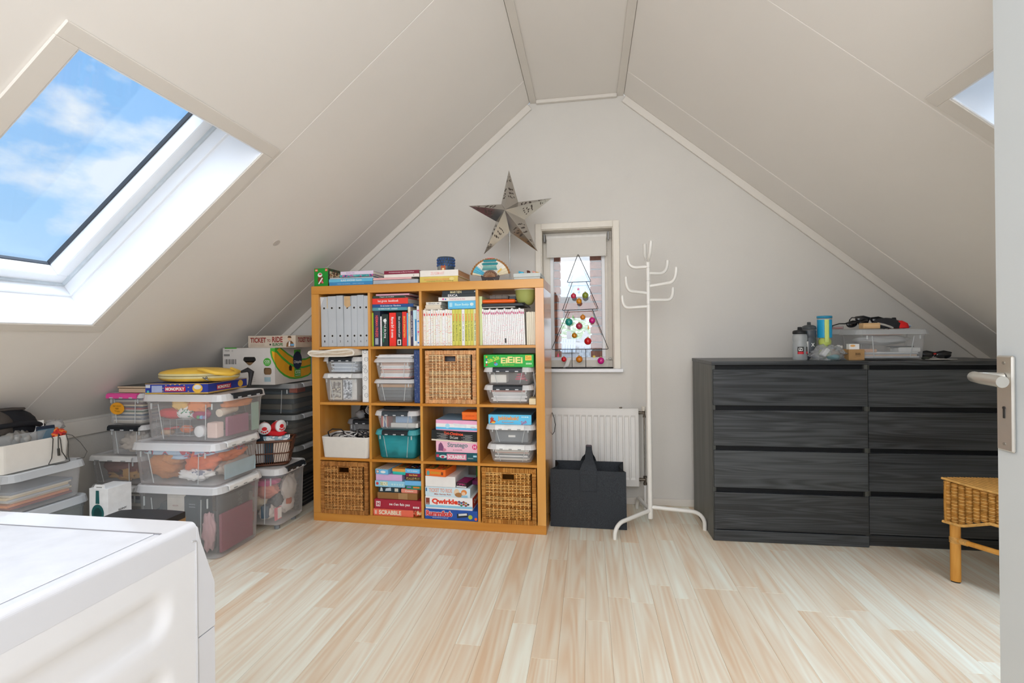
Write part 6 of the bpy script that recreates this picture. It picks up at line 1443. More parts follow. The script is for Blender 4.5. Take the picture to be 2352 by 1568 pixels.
# --- main stack of three tubs: A (bottom), B, C (top)
tub('tall clear tub with white clip at the bottom of the front stack', .500, .350, .383, W(-.622, -.985, 0), CLW, ('+x', '-x'), taper=.90, lh=.030, over=.014, rcor=.045, clipw=.66)
tub('clear tub of folded clothes with white clip, middle of the front stack', .505, .355, .226, W(-.635, -.985, .384, .01), CLW, ('+x', '-x'), taper=.90, lh=.030, over=.014, rcor=.045, clipw=.66)
tub('clear tub of festive things with black clip, top of the front stack', .485, .350, .252, W(-.618, -.945, .611, .0), CLB, ('+x', '-x'), taper=.90, lh=.030, over=.016, rcor=.045, clipw=.66)
ID = Matrix.Identity(4)
clamp(ID, -.622, -.985, .226, .148, .014, .34)
# A contents
tag(ob('gift_bag', MB().box(-.008, .008, -.120, .125, 0, .205, 0, .003), [mk('8E3E54', .7, 1.05, vary=.06)], None, W(-.415, -.975, .016)), 'burgundy flat box standing against the side of the bottom tub', 'box')
gx = tag(ob('dark_box', MB().box(-.006, .006, -.115, .125, 0, .305, 0, .002), [mk('4A4C4E', .7, 1.0)], None, W(-.436, -.975, .016)), 'dark grey box with embossed letters behind the burgundy one', 'box')
text(gx, 'D&G', (.0066, .05, .235), .10, .035, mk('6A6C6E', .6, 1.0), 'right', 0, PI / 2)
hb = tag(ob('gift_carton', MB().box(-.10, .10, -.05, .05, 0, .175, 0, .012), [mk('44555E', .6, 1.0)], None, W(-.61, -1.075, .155)), 'blue grey carton with a pale sleeve in the bottom tub', 'carton')
ob('paper_sleeve', MB().box(-.100, .012, -.0520, .052, .000, .178, 0, .006), [mk('E6E2DA', .6, 1.0)], hb); text(hb, 'VENUM', (-.046, -.0526, .115), .034, .008, mk('A05050', .6, 1.0)); text(hb, 'gift set', (-.046, -.0526, .045), .030, .006, mk('A08080', .6, 1.0))
for k in range(2): text(hb, 'MINDFUL', (.056, -.0512, .125 - .014 * k), .038, .006, mk('C8D0D4', .6, 1.0))
tag(ob('carton', MB().box(-.12, .12, -.11, .11, 0, .140, 0, .003), [mk('6A7276', .7, 1.0)], None, W(-.62, -.98, .012)), 'grey carton under the blue grey one in the bottom tub', 'carton')
cloth('tissue_paper', 'pink tissue paper at the front corner of the bottom tub', 'tissue paper', W(-.475, -1.10, .13), (.030, .035, .095), mk('E4BCC0', .7, 1.05), .35, 3, 21)
cloth('cloth_bundle', 'dark green cloth at the left in the bottom tub', 'cloth', W(-.78, -.99, .17), (.06, .12, .11), mk('3E5054', .9, 1.0), .3, 2.5, 22)
clamp(ID, -.635, -.985, .228, .151, .396, .574)
# B contents
cloth('knit_sweater', 'orange brown knitted garment at the left in the middle tub', 'garment', W(-.755, -1.045, .478), (.095, .090, .078), mk('D08A50', .9, 1.05, vary=.12, scale=140, bump=.5, bscale=260), .30, 2.4, 31)
cloth('knit_sweater', 'round orange brown bundle on the knitted garment', 'garment', W(-.69, -1.085, .520), (.058, .050, .040), mk('D69258', .9, 1.05, vary=.12, scale=140, bump=.5, bscale=260), .22, 2.4, 32)
cloth('fleece_garment', 'bright orange garment on the white cloth in the middle tub', 'garment', W(-.535, -1.06, .505), (.082, .085, .055), mk('E4713C', .9, 1.1, bump=.4, bscale=200), .40, 2.6, 33)
cloth('fleece_garment', 'orange rolled garment at the clip side of the middle tub', 'garment', W(-.455, -.96, .525), (.045, .10, .040), mk('E87428', .9, 1.1, bump=.4, bscale=200), .35, 2.6, 34)
cloth('tea_towel', 'white cloth with dark print at the bottom of the middle tub', 'cloth', W(-.555, -1.09, .435), (.085, .055, .034), blotch(('ECEAE6', 'E4E2DE', 'F0EEEA', '8A90A0'), 26, .9), .45, 3.2, 35)
cloth('bed_linen', 'pale blue printed bed linen on top in the middle tub', 'linen', W(-.635, -.99, .556), (.235, .175, .040), blotch(('B4CCE4', 'BCD2E8', 'B0C8E2', 'C85868', '48586C', 'C4D8EC'), 16, .9), .35, 3.0, 36)
cloth('towel', 'cream towel along the clip side of the middle tub', 'towel', W(-.46, -.93, .445), (.05, .11, .045), mk('D8CCC0', .9, 1.0, bump=.4), .3, 2.6, 37)
tag(ob('magazine', MB().box(-.003, .003, -.12, .12, 0, .08, 0, .001), [mk('B8D4DE', .5, 1.0)], None, W(-.405, -.95, .40)), 'pale blue magazine standing at the clip side of the middle tub', 'magazine')
clamp(ID, -.618, -.945, .219, .149, .622, .828)
# C contents
cloth('knit_scarf', 'red knitted stocking lying across the top tub', 'stocking', W(-.735, -1.045, .752), (.085, .045, .030), mk('D84A4C', .9, 1.1, vary=.10, scale=180, bump=.6, bscale=300), .12, 2.4, 41)
sc_ = tag(ob('knit_cuff', MB().tube([(-.03, 0, 0), (-.01, 0, .004), (.02, 0, .006), (.06, 0, .004)], [.030, .036, .036, .030], 16), [blotch(('F0EEEA', 'E8E8E4', 'F2F0EC', '3C9070', 'D04848'), 50, .9)], None, W(-.640, -1.065, .755)), 'white patterned cuff with green motifs on the red stocking', 'cuff')
cloth('plush_toy', 'dark red felt piece right of the patterned cuff', 'felt', W(-.555, -1.05, .750), (.045, .04, .032), mk('A83460', .9, 1.1), .2, 2.4, 42)
cloth('felt_figure', 'yellow felt figure in the top tub', 'felt', W(-.665, -1.06, .805), (.048, .045, .036), mk('E8C070', .9, 1.1), .35, 2.4, 43)
cloth('felt_figure', 'orange felt hat in the top tub', 'felt', W(-.560, -1.065, .802), (.055, .045, .034), mk('EE9258', .9, 1.1), .40, 2.2, 44)
cloth('felt_figure', 'long orange plush at the clip side of the top tub', 'plush', W(-.435, -.93, .800), (.045, .11, .024), mk('E8955C', .9, 1.1), .30, 2.6, 45)
for k, (col, nm) in enumerate((('58A868', 'green'), ('7CB4DC', 'light blue'), ('9C88B8', 'lilac'))): tag(ob('bead', MB().ball((0, 0, 0), .010, 12), [mk(col, .4, 1.1)], None, W(-.545 + .019 * k, -1.088, .738)), f'{nm} round bead in the top tub', 'bead', 'beads in the top tub')
wbk = thing('wire_basket', 'thin wire basket inside the top tub', 'basket', W(-.690, -1.06, .632)); 
for k in range(6): ob('wire', MB().tube([(-.105 + .042 * k, -.038, .095), (-.100 + .040 * k, -.036, .004), (-.100 + .040 * k, .03, .002)], .0012, 5), [mk('C8CCD0', .4, 1.0, .5)], wbk)
for z_ in (.008, .050, .095): ob('wire', MB().tube([(-.108, -.038, z_), (.108, -.038, z_), (.108, .04, z_), (-.108, .04, z_)], .0014, 5, closed=True), [mk('C8CCD0', .4, 1.0, .5)], wbk)
cloth('cookie_cutter', 'orange speckled biscuit shape in the wire basket', 'ornament', W(-.640, -1.06, .668), (.040, .022, .020), mk('DC7A4C', .8, 1.1, vary=.3, scale=120), .2, 3, 46)
tag(ob('red_pencil', MB().tube([(-.05, 0, 0), (.04, 0, .012)], .006, 8), [mk('D84848', .5, 1.1)], None, W(-.720, -1.075, .668)), 'red pencil in the wire basket', 'pencil')
cloth('paper_ball', 'beige crumpled ball at the bottom of the top tub', 'paper', W(-.770, -1.05, .648), (.03, .03, .022), mk('D8B898', .8, 1.0), .3, 3, 47)
tag(ob('jar_lid', MB().cyl(.031, -.03, .0, 28, 0, Matrix.Rotation(PI / 2, 4, 'X'), b=.003), [mk('F2F2F2', .4, 1.0)], None, W(-.535, -1.098, .662)), 'white round jar lying on its side in the top tub', 'jar')
tag(ob('candle_box', MB().box(-.030, .030, -.028, .028, 0, .082, 0, .005), [mk('EACFC4', .6, 1.05)], None, W(-.462, -1.065, .627)), 'pale pink candle box in the corner of the top tub', 'box')
tag(ob('knit_box', MB().box(-.008, .008, -.085, .085, 0, .105, 0, .004), [mk('A87088', .9, 1.05, vary=.14, scale=220, bump=.4, bscale=300)], None, W(-.418, -.955, .628)), 'mauve fabric box along the clip side of the top tub', 'box')
tag(ob('folder', MB().box(-.004, .004, -.03, .03, 0, .16, 0, .002), [mk('A8C8B8', .5, 1.0)], None, W(-.398, -.835, .628)), 'pale green folder at the back of the top tub', 'folder')
tag(ob('candle', MB().tube([(0, -.06, 0), (0, .06, .012)], .022, 14), [mk('E8DCC8', .5, 1.0)], None, W(-.455, -.985, .755)), 'cream candle lying on the mauve fabric box', 'candle')

clamp(None, 0, 0, 0, 0, 0, 0)
# on top of the front stack
mo = thing('game_box', 'blue boxed property trading game lying under the yellow case', 'board game', W(-.840, -1.120, .8635, .14))
MBL = mk('2C3C98', .4, 1.1, vary=.12, scale=14); YEL = mk('D8B45C', .5, 1.05)
ob('lid', MB().box(0, .345, 0, .370, .004, .056, 0, .001), [MBL], mo); ob('base_tray', MB().box(.002, .343, .002, .368, 0, .05), [mk('C8A050', .5, 1.0)], mo)
ob('edge_trim', MB().box(-.0005, .3455, -.0006, .0, .0535, .0565).box(-.0005, .3455, -.0006, 0, .004, .008), [YEL], mo); ob('edge_trim', MB().box(.345, .3456, 0, .370, .0535, .0565).box(.345, .3456, 0, .370, .004, .008), [YEL], mo)
pr(mo, .108, .222, .014, .040, mk('C42030', .4, 1.15), -.0012, 'title_plate'); text(mo, 'MONOPOLY', (.165, -.0018, .027), .104, .018, PAPER, 'front', .05)
ob('title_plate', MB().box(.3458, .3462, .075, .205, .014, .040), [mk('C42030', .4, 1.15)], mo); text(mo, 'MONOPOLY', (.3466, .14, .027), .118, .018, PAPER, 'right', .05)
prt(mo, disc(.288, .030, .028, .024), mk('E8B848', .4, 1.1), -.0012, 'seal'); prt(mo, disc(.288, .036, .020, .012), mk('E0E4E8', .4, 1.0), -.0016, 'seal'); ob('seal', MB().prism([(.300 + .026 * math.cos(2 * PI * k / 16), .030 + .020 * math.sin(2 * PI * k / 16)) for k in range(16)], .3458, .3462, 'yz'), [mk('E8B848', .4, 1.1)], mo)
pr(mo, .036, .094, .010, .046, mk('A8B4D8', .5, 1.0), -.0012, 'engraving'); pr(mo, .003, .028, .034, .050, mk('C8CCD4', .5, 1.0), -.0012); pr(mo, .010, .022, .008, .020, mk('58B8B0', .5, 1.0), -.0012)
for k, (a, b_) in enumerate(((.098, .016), (.099, .032), (.115, .046), (.140, .050), (.165, .051), (.19, .050), (.215, .046), (.238, .035), (.238, .014))): prt(mo, [(a - .006, b_), (a, b_ - .002), (a + .006, b_), (a, b_ + .003)], mk('D8B050', .5, 1.1), -.0012, 'star')
yc = thing('yellow_case', 'yellow oval zipped case with strap handle on the boxed game', 'case', W(-.640, -.970, .921, .16))
def oval(sc, z): return [(.215 * sc * math.cos(a) * (1 if math.cos(a) > 0 else 1.0), .125 * sc * math.sin(a), z) for a in [2 * PI * k / 40 for k in range(40)]]
YC = mk('E2B848', .4, 1.1, vary=.04); YB = mk('D8CC98', .35, 1.05)
mb = MB(); loops(mb, [oval(.62, .002), oval(.86, .006), oval(.97, .016), oval(1.0, .024)], 0, True, True, False); loops(mb, [oval(1.0, .050), oval(.96, .058), oval(.80, .068), oval(.5, .076), oval(.2, .079)], 0, True, False, True); ob('shell', mb, [YC], yc)
mb = MB(); loops(mb, [oval(1.0, .024), oval(1.012, .026), oval(1.012, .034), oval(1.004, .037), oval(1.012, .040), oval(1.012, .048), oval(1.0, .050)], 0, True); ob('zip_band', mb, [YB], yc)
ob('zip_line', MB().tube(oval(1.006, .0370), .0018, 5, closed=True), [mk('6A5A38', .5, 1.0)], yc)
ob('handle', MB().tube([(.060, -.105, .074), (.120, -.150, .072), (.190, -.165, .056), (.245, -.120, .046), (.250, -.05, .056), (.19, -.02, .074)], [.007, .010, .011, .011, .010, .007], 8), [YC], yc)
ob('buckle', MB().tube([(.10, -.128, .030), (.12, -.14, .024), (.13, -.13, .016)], .0035, 6).ball((.125, -.138, .03), .006, 8), [mk('8A8A88', .25, 1.0, .9)], yc)
ob('shoulder_strap', MB().tube([(.215, .03, .048), (.245, .05, .060), (.268, .045, .045), (.272, .03, .01), (.270, .02, -.03)], [.006, .014, .016, .010, .008], 8), [mk('1C1C20', .6, 1.0)], yc)

# --- wheeled tub D with basket
tub('wheeled clear tub of soft toys with black clip next to the bookcase', .470, .290, .345, W(-.525, -.628, .033), CLB, ('+x',), taper=.90, lh=.030, over=.014, rcor=.05, clipw=.62, wheels=True)
clamp(ID, -.525, -.628, .213, .121, .046, .340)
for c_, r_, m_, lab, sd in (((-.42, -.70, .095), (.05, .05, .040), mk('E4D8CC', .9, 1.0), 'white plush at the bottom corner of the wheeled tub', 1), ((-.50, -.70, .16), (.07, .06, .055), mk('CFC0A4', .9, 1.0), 'beige plush in the wheeled tub', 2), ((-.44, -.69, .225), (.075, .06, .045), mk('D0806A', .9, 1.05), 'salmon cloth in the wheeled tub', 3), ((-.46, -.68, .28), (.10, .07, .025), mk('C8407C', .9, 1.1), 'magenta cloth near the top of the wheeled tub', 4), ((-.43, -.67, .318), (.11, .07, .012), mk('565A74', .9, 1.0), 'slate blue cloth under the lid of the wheeled tub', 5), ((-.375, -.56, .20), (.035, .07, .09), mk('DCD6CE', .9, 1.0), 'large pale plush at the clip side of the wheeled tub', 6), ((-.37, -.58, .105), (.03, .06, .045), mk('ECE8E4', .9, 1.0), 'white cloth low at the clip side of the wheeled tub', 7), ((-.52, -.72, .075), (.035, .03, .03), mk('D86A30', .9, 1.1), 'orange plush low in the wheeled tub', 8), ((-.395, -.64, .15), (.03, .04, .04), mk('5A5A58', .9, 1.0), 'dark grey plush behind the small cartons', 9)):
    cloth('soft_toy', lab, 'soft toy', W(*c_), r_, m_, .30, 2.6, sd + 50)
tag(ob('toy_carton', MB().box(-.02, .02, -.025, .025, 0, .075, 0, .002), [mk('4A6070', .6, 1.0)], None, W(-.408, -.735, .075, .3)), 'slate blue small carton at the corner of the wheeled tub', 'carton')
rbx = tag(ob('toy_carton', MB().box(-.004, .004, -.028, .028, 0, .075, 0, .001), [mk('E0707C', .6, 1.05)], None, W(-.352, -.70, .052, -.05)), 'pink and white printed card in the wheeled tub', 'card'); ob('white_print', MB().box(.0041, .0045, -.008, .027, .006, .072), [PAPER], rbx)
tag(ob('toy_carton', MB().box(-.014, .014, -.018, .018, 0, .030, 0, .002), [mk('C86848', .6, 1.05)], None, W(-.345, -.60, .12, .4)), 'small red white and blue toy block in the wheeled tub', 'toy')
clamp(None, 0, 0, 0, 0, 0, 0)
# shopping basket on its lid
BRN = mk('5A3420', .4, 1.05)
sk = thing('shopping_basket', 'brown slatted plastic basket full of toys on the wheeled tub', 'basket', W(-.455, -.640, .3795, .42))
bt, bb = (.150, .100), (.120, .078); hgt = .150
def ringp(s_, z_, n_=4): return [(x_, y_, z_) for x_, y_ in rrect(2 * s_[0], 2 * s_[1], .035, n_)]
def lerp_s(t): return (bb[0] + (bt[0] - bb[0]) * t, bb[1] + (bt[1] - bb[1]) * t)
for z_, nm, r_ in ((.006, 'base_rail', .006), (hgt * .50, 'middle_rail', .0045), (hgt, 'rim', .008)): ob(nm, MB().tube(ringp(lerp_s(z_ / hgt), z_, 5), r_, 6, closed=True), [BRN], sk)
mb = MB(); loops(mb, [ringp(lerp_s(0), .002)], 0); mb.add(ringp(lerp_s(0), .003), [tuple(range(20))]); ob('base', mb, [BRN], sk)
nper = 64; lo_, hi_ = [], []
def peri(s_, z_, t):
    P = ringp(s_, z_, 8); d = [0]
    for i in range(len(P)): d.append(d[-1] + (Vector(P[(i + 1) % len(P)]) - Vector(P[i])).length)
    L_ = t * d[-1]
    for i in range(len(P)):
        if d[i + 1] >= L_: return Vector(P[i]).lerp(Vector(P[(i + 1) % len(P)]), (L_ - d[i]) / max(1e-9, d[i + 1] - d[i]))
    return Vector(P[0])
for k in range(nper): ob('slat', MB().tube([peri(lerp_s(.02), .006, k / nper), peri(lerp_s(1), hgt, k / nper)], .0022, 4), [BRN], sk)
ob('handle', MB().tube([(.145, -.05, hgt), (.150, -.045, hgt + .012), (.152, 0, hgt + .016), (.150, .045, hgt + .012), (.145, .05, hgt)], .006, 6), [BRN], sk)
bq = W(-.455, -.640, .3795, .42)
for k, (c_, r_, m_, lab) in enumerate((((-.04, .045, .07), (.08, .028, .05), mk('B8762C', .9, 1.05), 'mustard plush inside the slatted basket'), ((-.05, -.03, .16), (.045, .035, .035), mk('2C3844', .9, 1.0), 'dark blue plush head in the slatted basket'), ((-.04, .03, .20), (.030, .03, .028), mk('C8B090', .9, 1.0), 'beige plush ear above the basket'))):
    cloth('soft_toy', lab, 'soft toy', bq @ Matrix.Translation(c_), r_, m_, .25, 2.5, 70 + k)
for k, (col, lab) in enumerate((('E8E4DC', 'white'), ('3A7888', 'teal'), ('F0EEE8', 'bright white'), ('ECECE8', 'pale'), ('2C4858', 'navy'), ('E0DED8', 'ivory'), ('E8D8C8', 'cream'))):
    bo = tag(ob('picture_book', MB().box(-.045, .045, -.0045, .0045, 0, .120 + .012 * (k % 3), 0, .001), [mk(col, .5, 1.1)], None, bq @ T3(-.075 + .026 * k, -.035 + .012 * (k % 2), .012, .25, .08)), f'{lab} picture book standing in the slatted basket', 'book', 'books in the slatted basket')
rcl = tag(ob('red_folder', MB().box(-.07, .07, -.003, .003, 0, .035, 0, .001), [mk('DC3030', .5, 1.1)], None, bq @ T3(-.01, .03, .135, .1)), 'red folder sticking out of the slatted basket', 'folder')
pv = tag(ob('picture_card', MB().box(-.075, .075, -.003, .003, 0, .042, 0, .001), [blotch(('D8E0E4', '8CA8B4', 'E8ECEC', '6A7880'), 22, .5)], None, bq @ T3(.055, -.035, .135, .20, .1)), 'grey blue picture booklet on the rim of the basket', 'booklet')
# two little red shoes
def shoe(M, label):
    root = thing('toy_shoe', label, 'shoe', M)
    ob('upper', MB().tube([(0, 0, .004), (0, .0, .020), (0, .006, .036), (0, .012, .048)], [.027, .026, .022, .016], 18), [mk('CC1E26', .6, 1.1)], root)
    ob('sole', MB().cyl(.030, -.010, .004, 24, b=.002), [mk('E8E8EA', .5, 1.0)], root)
    ob('sole_line', MB().lathe([(.0302, -.002), (.0306, -.001), (.0302, 0)], 24), [mk('C82830', .5, 1.1)], root)
    for k in range(3): ob('lace', MB().tube([(-.014, -.020 + .004 * k, .018 + .009 * k), (0, -.026 + .005 * k, .022 + .009 * k), (.014, -.020 + .004 * k, .018 + .009 * k)], .0022, 6), [PAPER], root)
    ob('paw_print', MB().prism(disc(0, 0, .012, .010, 14), -.0112, -.0100, 'xy').prism(disc(-.012, .013, .004, n=8), -.0112, -.0100, 'xy').prism(disc(-.004, .018, .004, n=8), -.0112, -.0100, 'xy').prism(disc(.005, .018, .004, n=8), -.0112, -.0100, 'xy').prism(disc(.013, .013, .004, n=8), -.0112, -.0100, 'xy'), [mk('C81E28', .5, 1.1)], root)
    return root
shoe(W(-.445, -.690, .606) @ Matrix.Scale(1.25, 4) @ Matrix.Rotation(.65, 4, 'Z') @ Matrix.Rotation(-PI / 2 + .15, 4, 'X'), 'small red toy shoe with paw print sole facing out'); shoe(W(-.362, -.655, .616) @ Matrix.Scale(1.25, 4) @ Matrix.Rotation(1.35, 4, 'Z') @ Matrix.Rotation(-PI / 2 - .05, 4, 'X'), 'second small red toy shoe pointing to the bookcase')
cloth('soft_toy', 'red plush legs lying on the basket books', 'soft toy', W(-.40, -.655, .572), (.075, .03, .020), mk('C82028', .9, 1.1), .2, 2.5, 79)

# --- dark stack E against the bookcase, banana box on top
GB = plastic('9CA0A0', .22, .3, 'E0E0DE')
EX, EY = -.665, -.240
for z_, h_, cc, lab in ((.0, .20, None, 'dark ribbed crate at the foot of the rear stack'), (.206, .222, None, 'clear tub of books, lower one of the rear stack'), (.430, .212, None, 'clear tub of papers in the middle of the rear stack'), (.644, .212, None, 'clear tub with an orange item, top of the rear stack')):
    if z_ == 0:
        cr = thing('ribbed_crate', lab, 'crate', W(EX, EY, 0)); CK = mk('26282A', .6, 1.0)
        ob('shell', MB().box(-.245, .245, -.165, .175, .004, .20, 0, .004), [CK], cr)
        for k in range(7): ob('rib', MB().box(-.25, .25, -.170, .180, .030 + k * .024, .038 + k * .024, 0, .002), [mk('5A5854', .6, 1.0)], cr)
    else: tub(lab, .500, .350, h_, W(EX, EY, z_), CLS, ('+x',), body=GB, lid=plastic('C4C8C8', .5, .3), taper=.92, lh=.026, over=.012, rcor=.045, clipw=.6)
for k, (z_, cols) in enumerate(((.218, ('8A7A68', '5A5248', 'A89880', '6C6054')), (.442, ('7A7468', 'B0A898', '5C5850', '9A8E80')), (.656, ('4A5A66', '8C8478', '3E4850', 'A89C8C')))):
    sheets('book_stack', ('brown books', 'paper bundles', 'dark folders')[k] + f' inside the {("lower", "middle", "top")[k]} tub of the rear stack', 'book stack', W(EX + .05, EY - .01, z_), .31, .25, 5, cols, .026, .010, 80 + k)
tag(ob('orange_case', MB().box(-.03, .03, -.05, .05, 0, .035, 0, .003), [mk('C8502C', .5, 1.05)], None, W(-.455, -.33, .79)), 'orange red box in the top tub of the rear stack', 'box')
bn = thing('banana_box', 'white cardboard fruit box printed with a big banana', 'box', W(-.886, -.500, .857))
CB = mk('D6D1CB', .7, 1.0, vary=.03, scale=12); bwd, bdp, bht = .383, .47, .244
# front face with two hand holes: strips around them
fb = MB(); hx0, hx1, hz0, hz1 = .168, .262, .130, .190
hole1 = (.150, .245, .128, .184); hole2 = (.300, .358, .066, .112)
xs_ = sorted({0, hole1[0], hole1[1], hole2[0], hole2[1], bwd}); zs_ = sorted({0, hole1[2], hole1[3], hole2[2], hole2[3], bht})
for a, b_ in zip(xs_, xs_[1:]):
    for c_, d_ in zip(zs_, zs_[1:]):
        mx, mz = (a + b_) / 2, (c_ + d_) / 2
        if any(h[0] < mx < h[1] and h[2] < mz < h[3] for h in (hole1, hole2)): continue
        fb.box(a, b_, 0, .004, c_, d_)
ob('front_wall', fb, [CB], bn)
# rounded corners of the holes
ob('hole_corner', MB().prism([(.150, .184), (.150, .160), (.153, .176), (.160, .184)], 0, .004, 'xz').prism([(.245, .184), (.245, .160), (.242, .176), (.235, .184)], 0, .004, 'xz').prism([(.150, .128), (.196, .128), (.186, .131), (.150, .162)], 0, .004, 'xz').prism([(.245, .128), (.199, .128), (.209, .131), (.245, .162)], 0, .004, 'xz'), [CB], bn)
ob('hole_corner', MB().prism([(.300, .112), (.300, .098), (.304, .108), (.312, .112)], 0, .004, 'xz').prism([(.358, .112), (.358, .098), (.354, .108), (.346, .112)], 0, .004, 'xz').prism([(.300, .066), (.312, .066), (.304, .070), (.300, .080)], 0, .004, 'xz').prism([(.358, .066), (.346, .066), (.354, .070), (.358, .080)], 0, .004, 'xz'), [CB], bn)
ob('side_wall', MB().box(bwd - .004, bwd, .004, bdp, 0, bht), [CB], bn); ob('side_wall', MB().box(0, .004, .004, bdp, 0, bht), [CB], bn); ob('back_wall', MB().box(.004, bwd - .004, bdp - .004, bdp, 0, bht), [CB], bn)
ob('lid_top', MB().box(.004, bwd - .004, .004, bdp - .004, bht - .004, bht), [CB], bn); ob('inner_tray', MB().box(.008, bwd - .008, .02, bdp - .01, .004, bht * .6), [mk('8A6A48', .9, 1.0)], bn)
# banana print wraps over the corner: front part and side part
GRNB = mk('4CA83A', .5, 1.1); YLB = mk('E2A428', .5, 1.1)
def wrap(poly, mat, off, nm):
    fr_, sd_ = [], []
    def clip(P, keep):
        out = []
        for i in range(len(P)):
            a, b_ = P[i], P[(i + 1) % len(P)]
            ia, ib = (a[0] <= bwd) == keep, (b_[0] <= bwd) == keep
            if ia: out.append(a)
            if ia != ib: t = (bwd - a[0]) / (b_[0] - a[0]); out.append((bwd, a[1] + t * (b_[1] - a[1])))
        return out
    fr_ = clip(poly, True); sd_ = clip(poly, False)
    if len(fr_) > 2: ob(nm, MB().prism(fr_, -off, 0, 'xz'), [mat], bn)
    if len(sd_) > 2: ob(nm, MB().prism([(a - bwd, b_) for a, b_ in sd_], bwd, bwd + off, 'yz'), [mat], bn)
out_ = [(.352, bht - .002), (.350, .215), (.358, .180), (.375, .145), (.393, .115), (.43, .080), (.48, .050), (.54, .028), (.60, .020), (.68, .020), (.76, .030), (.80, .045), (.80, .175), (.74, .160), (.66, .160), (.60, .172), (.53, .200), (.47, .232), (.45, bht - .002)]
wrap(out_, GRNB, .0010, 'banana_outline')
wrap([(.362, .222), (.368, .185), (.383, .150), (.402, .120), (.44, .088), (.49, .060), (.545, .040), (.60, .031), (.68, .031), (.76, .040), (.79, .055), (.79, .100), (.70, .090), (.62, .095), (.54, .120), (.46, .165), (.40, .210)], YLB, .0016, 'banana_flesh')
wrap([(.405, .228), (.46, .185), (.54, .138), (.62, .110), (.70, .103), (.79, .112), (.79, .162), (.73, .148), (.66, .148), (.60, .160), (.52, .192), (.46, .226), (.43, .242)], YLB, .0016, 'banana_flesh')
ob('sticker', MB().prism([(.210, .035), (.285, .035), (.285, .225), (.210, .225)], bwd, bwd + .0022, 'yz'), [GRNB], bn)
ob('sticker', MB().prism([(.2475 + .052 * math.cos(2 * PI * k / 28), .150 + .064 * math.sin(2 * PI * k / 28)) for k in range(28)], bwd, bwd + .0028, 'yz'), [mk('22304A', .5, 1.1)], bn)
text(bn, 'Chiquita', (bwd + .0034, .2475, .138), .092, .026, PAPER, 'right', .02); text(bn, 'CO2', (bwd + .0030, .2475, .068), .062, .024, PAPER, 'right', .02); text(bn, 'neutral', (bwd + .0030, .2475, .046), .055, .010, PAPER, 'right')
ob('banana_tip', MB().prism([(.150, .085), (.178, .080), (.182, .110), (.160, .124), (.148, .108)], bwd, bwd + .0024, 'yz'), [mk('3A2414', .5, 1.0)], bn)
prt(bn, disc(.328, .150, .028, .027), GRNB, -.0010, 'badge'); text(bn, 'CO2', (.328, -.0016, .154), .036, .016, PAPER, 'front', .02); text(bn, 'neutral', (.328, -.0016, .139), .034, .007, PAPER)
pr(bn, .015, .105, .240, .247, GRNB, -.0008, 'stripe'); text(bn, 'Chiquita', (.033, -.0008, .226), .036, .009, INK, 'front', .02); text(bn, 'O', (.072, -.0008, .226), .008, .011, INK)
for k in range(11): pr(bn, .016 + k * .0078, .016 + k * .0078 + (.0022, .0042, .0030)[k % 3], .136, .170, INK, -.0008, 'barcode')
pr(bn, .008, .052, .190, .204, mk('8A8884', .6, 1.0), -.0008); pr(bn, .306, .352, .020, .050, mk('9FB8C0', .5, 1.0), -.0008, 'label'); 
for k in range(5): pr(bn, .206, .240, .022 + k * .012, .0232 + k * .012, mk('9A9894', .6, 1.0), -.0008)
tr_ = thing('game_box', 'cream railway game box with red title on the banana box', 'board game', W(-.703, -.492, 1.1020)); KR = mk('CDBFAE', .45, 1.0)
ob('lid', MB().box(0, .345, 0, .30, .004, .079, 0, .001), [KR, mk('B09A80', .45, 1.0)], tr_); ob('base_tray', MB().box(.002, .343, .002, .298, 0, .07), [KR], tr_)
for p_ in tr_.children[0].data.polygons:
    if p_.normal.x > .9: p_.material_index = 1
RD = mk('8A2A24', .5, 1.1); text(tr_, 'TICKET', (.075, -.0008, .050), .115, .034, RD, 'front', .03); text(tr_, 'TO', (.153, -.0008, .046), .026, .018, RD, 'front', .02); text(tr_, 'RIDE', (.215, -.0008, .053), .076, .036, RD, 'front', .03); text(tr_, 'EUROPE', (.217, -.0008, .020), .074, .020, mk('2E6A38', .5, 1.1), 'front', .03)
text(tr_, 'TICKET TO RIDE', (.3458, .125, .050), .20, .032, RD, 'right', .03)
prt(tr_, [(.278, .004), (.335, .004), (.330, .030), (.315, .044), (.296, .042), (.282, .028)], mk('7A5430', .5, 1.0), -.0008, 'figure'); prt(tr_, disc(.302, .058, .011, .013), mk('D8AE8C', .5, 1.0), -.001, 'figure'); prt(tr_, [(.288, .064), (.318, .062), (.312, .075), (.294, .076)], mk('5A3C24', .5, 1.0), -.0013, 'figure'); prt(tr_, [(.294, .008), (.306, .008), (.308, .040), (.298, .040)], mk('E4E0DA', .5, 1.0), -.0013, 'figure'); pr(tr_, .310, .336, .010, .024, mk('6A9CC0', .5, 1.0), -.0016, 'figure'); prt(tr_, disc(.163, .020, .006), INK, name='dot')
for k in range(3): pr(tr_, .016, .12, .010 + k * .006, .0115 + k * .006, mk('A89078', .5, 1.0))

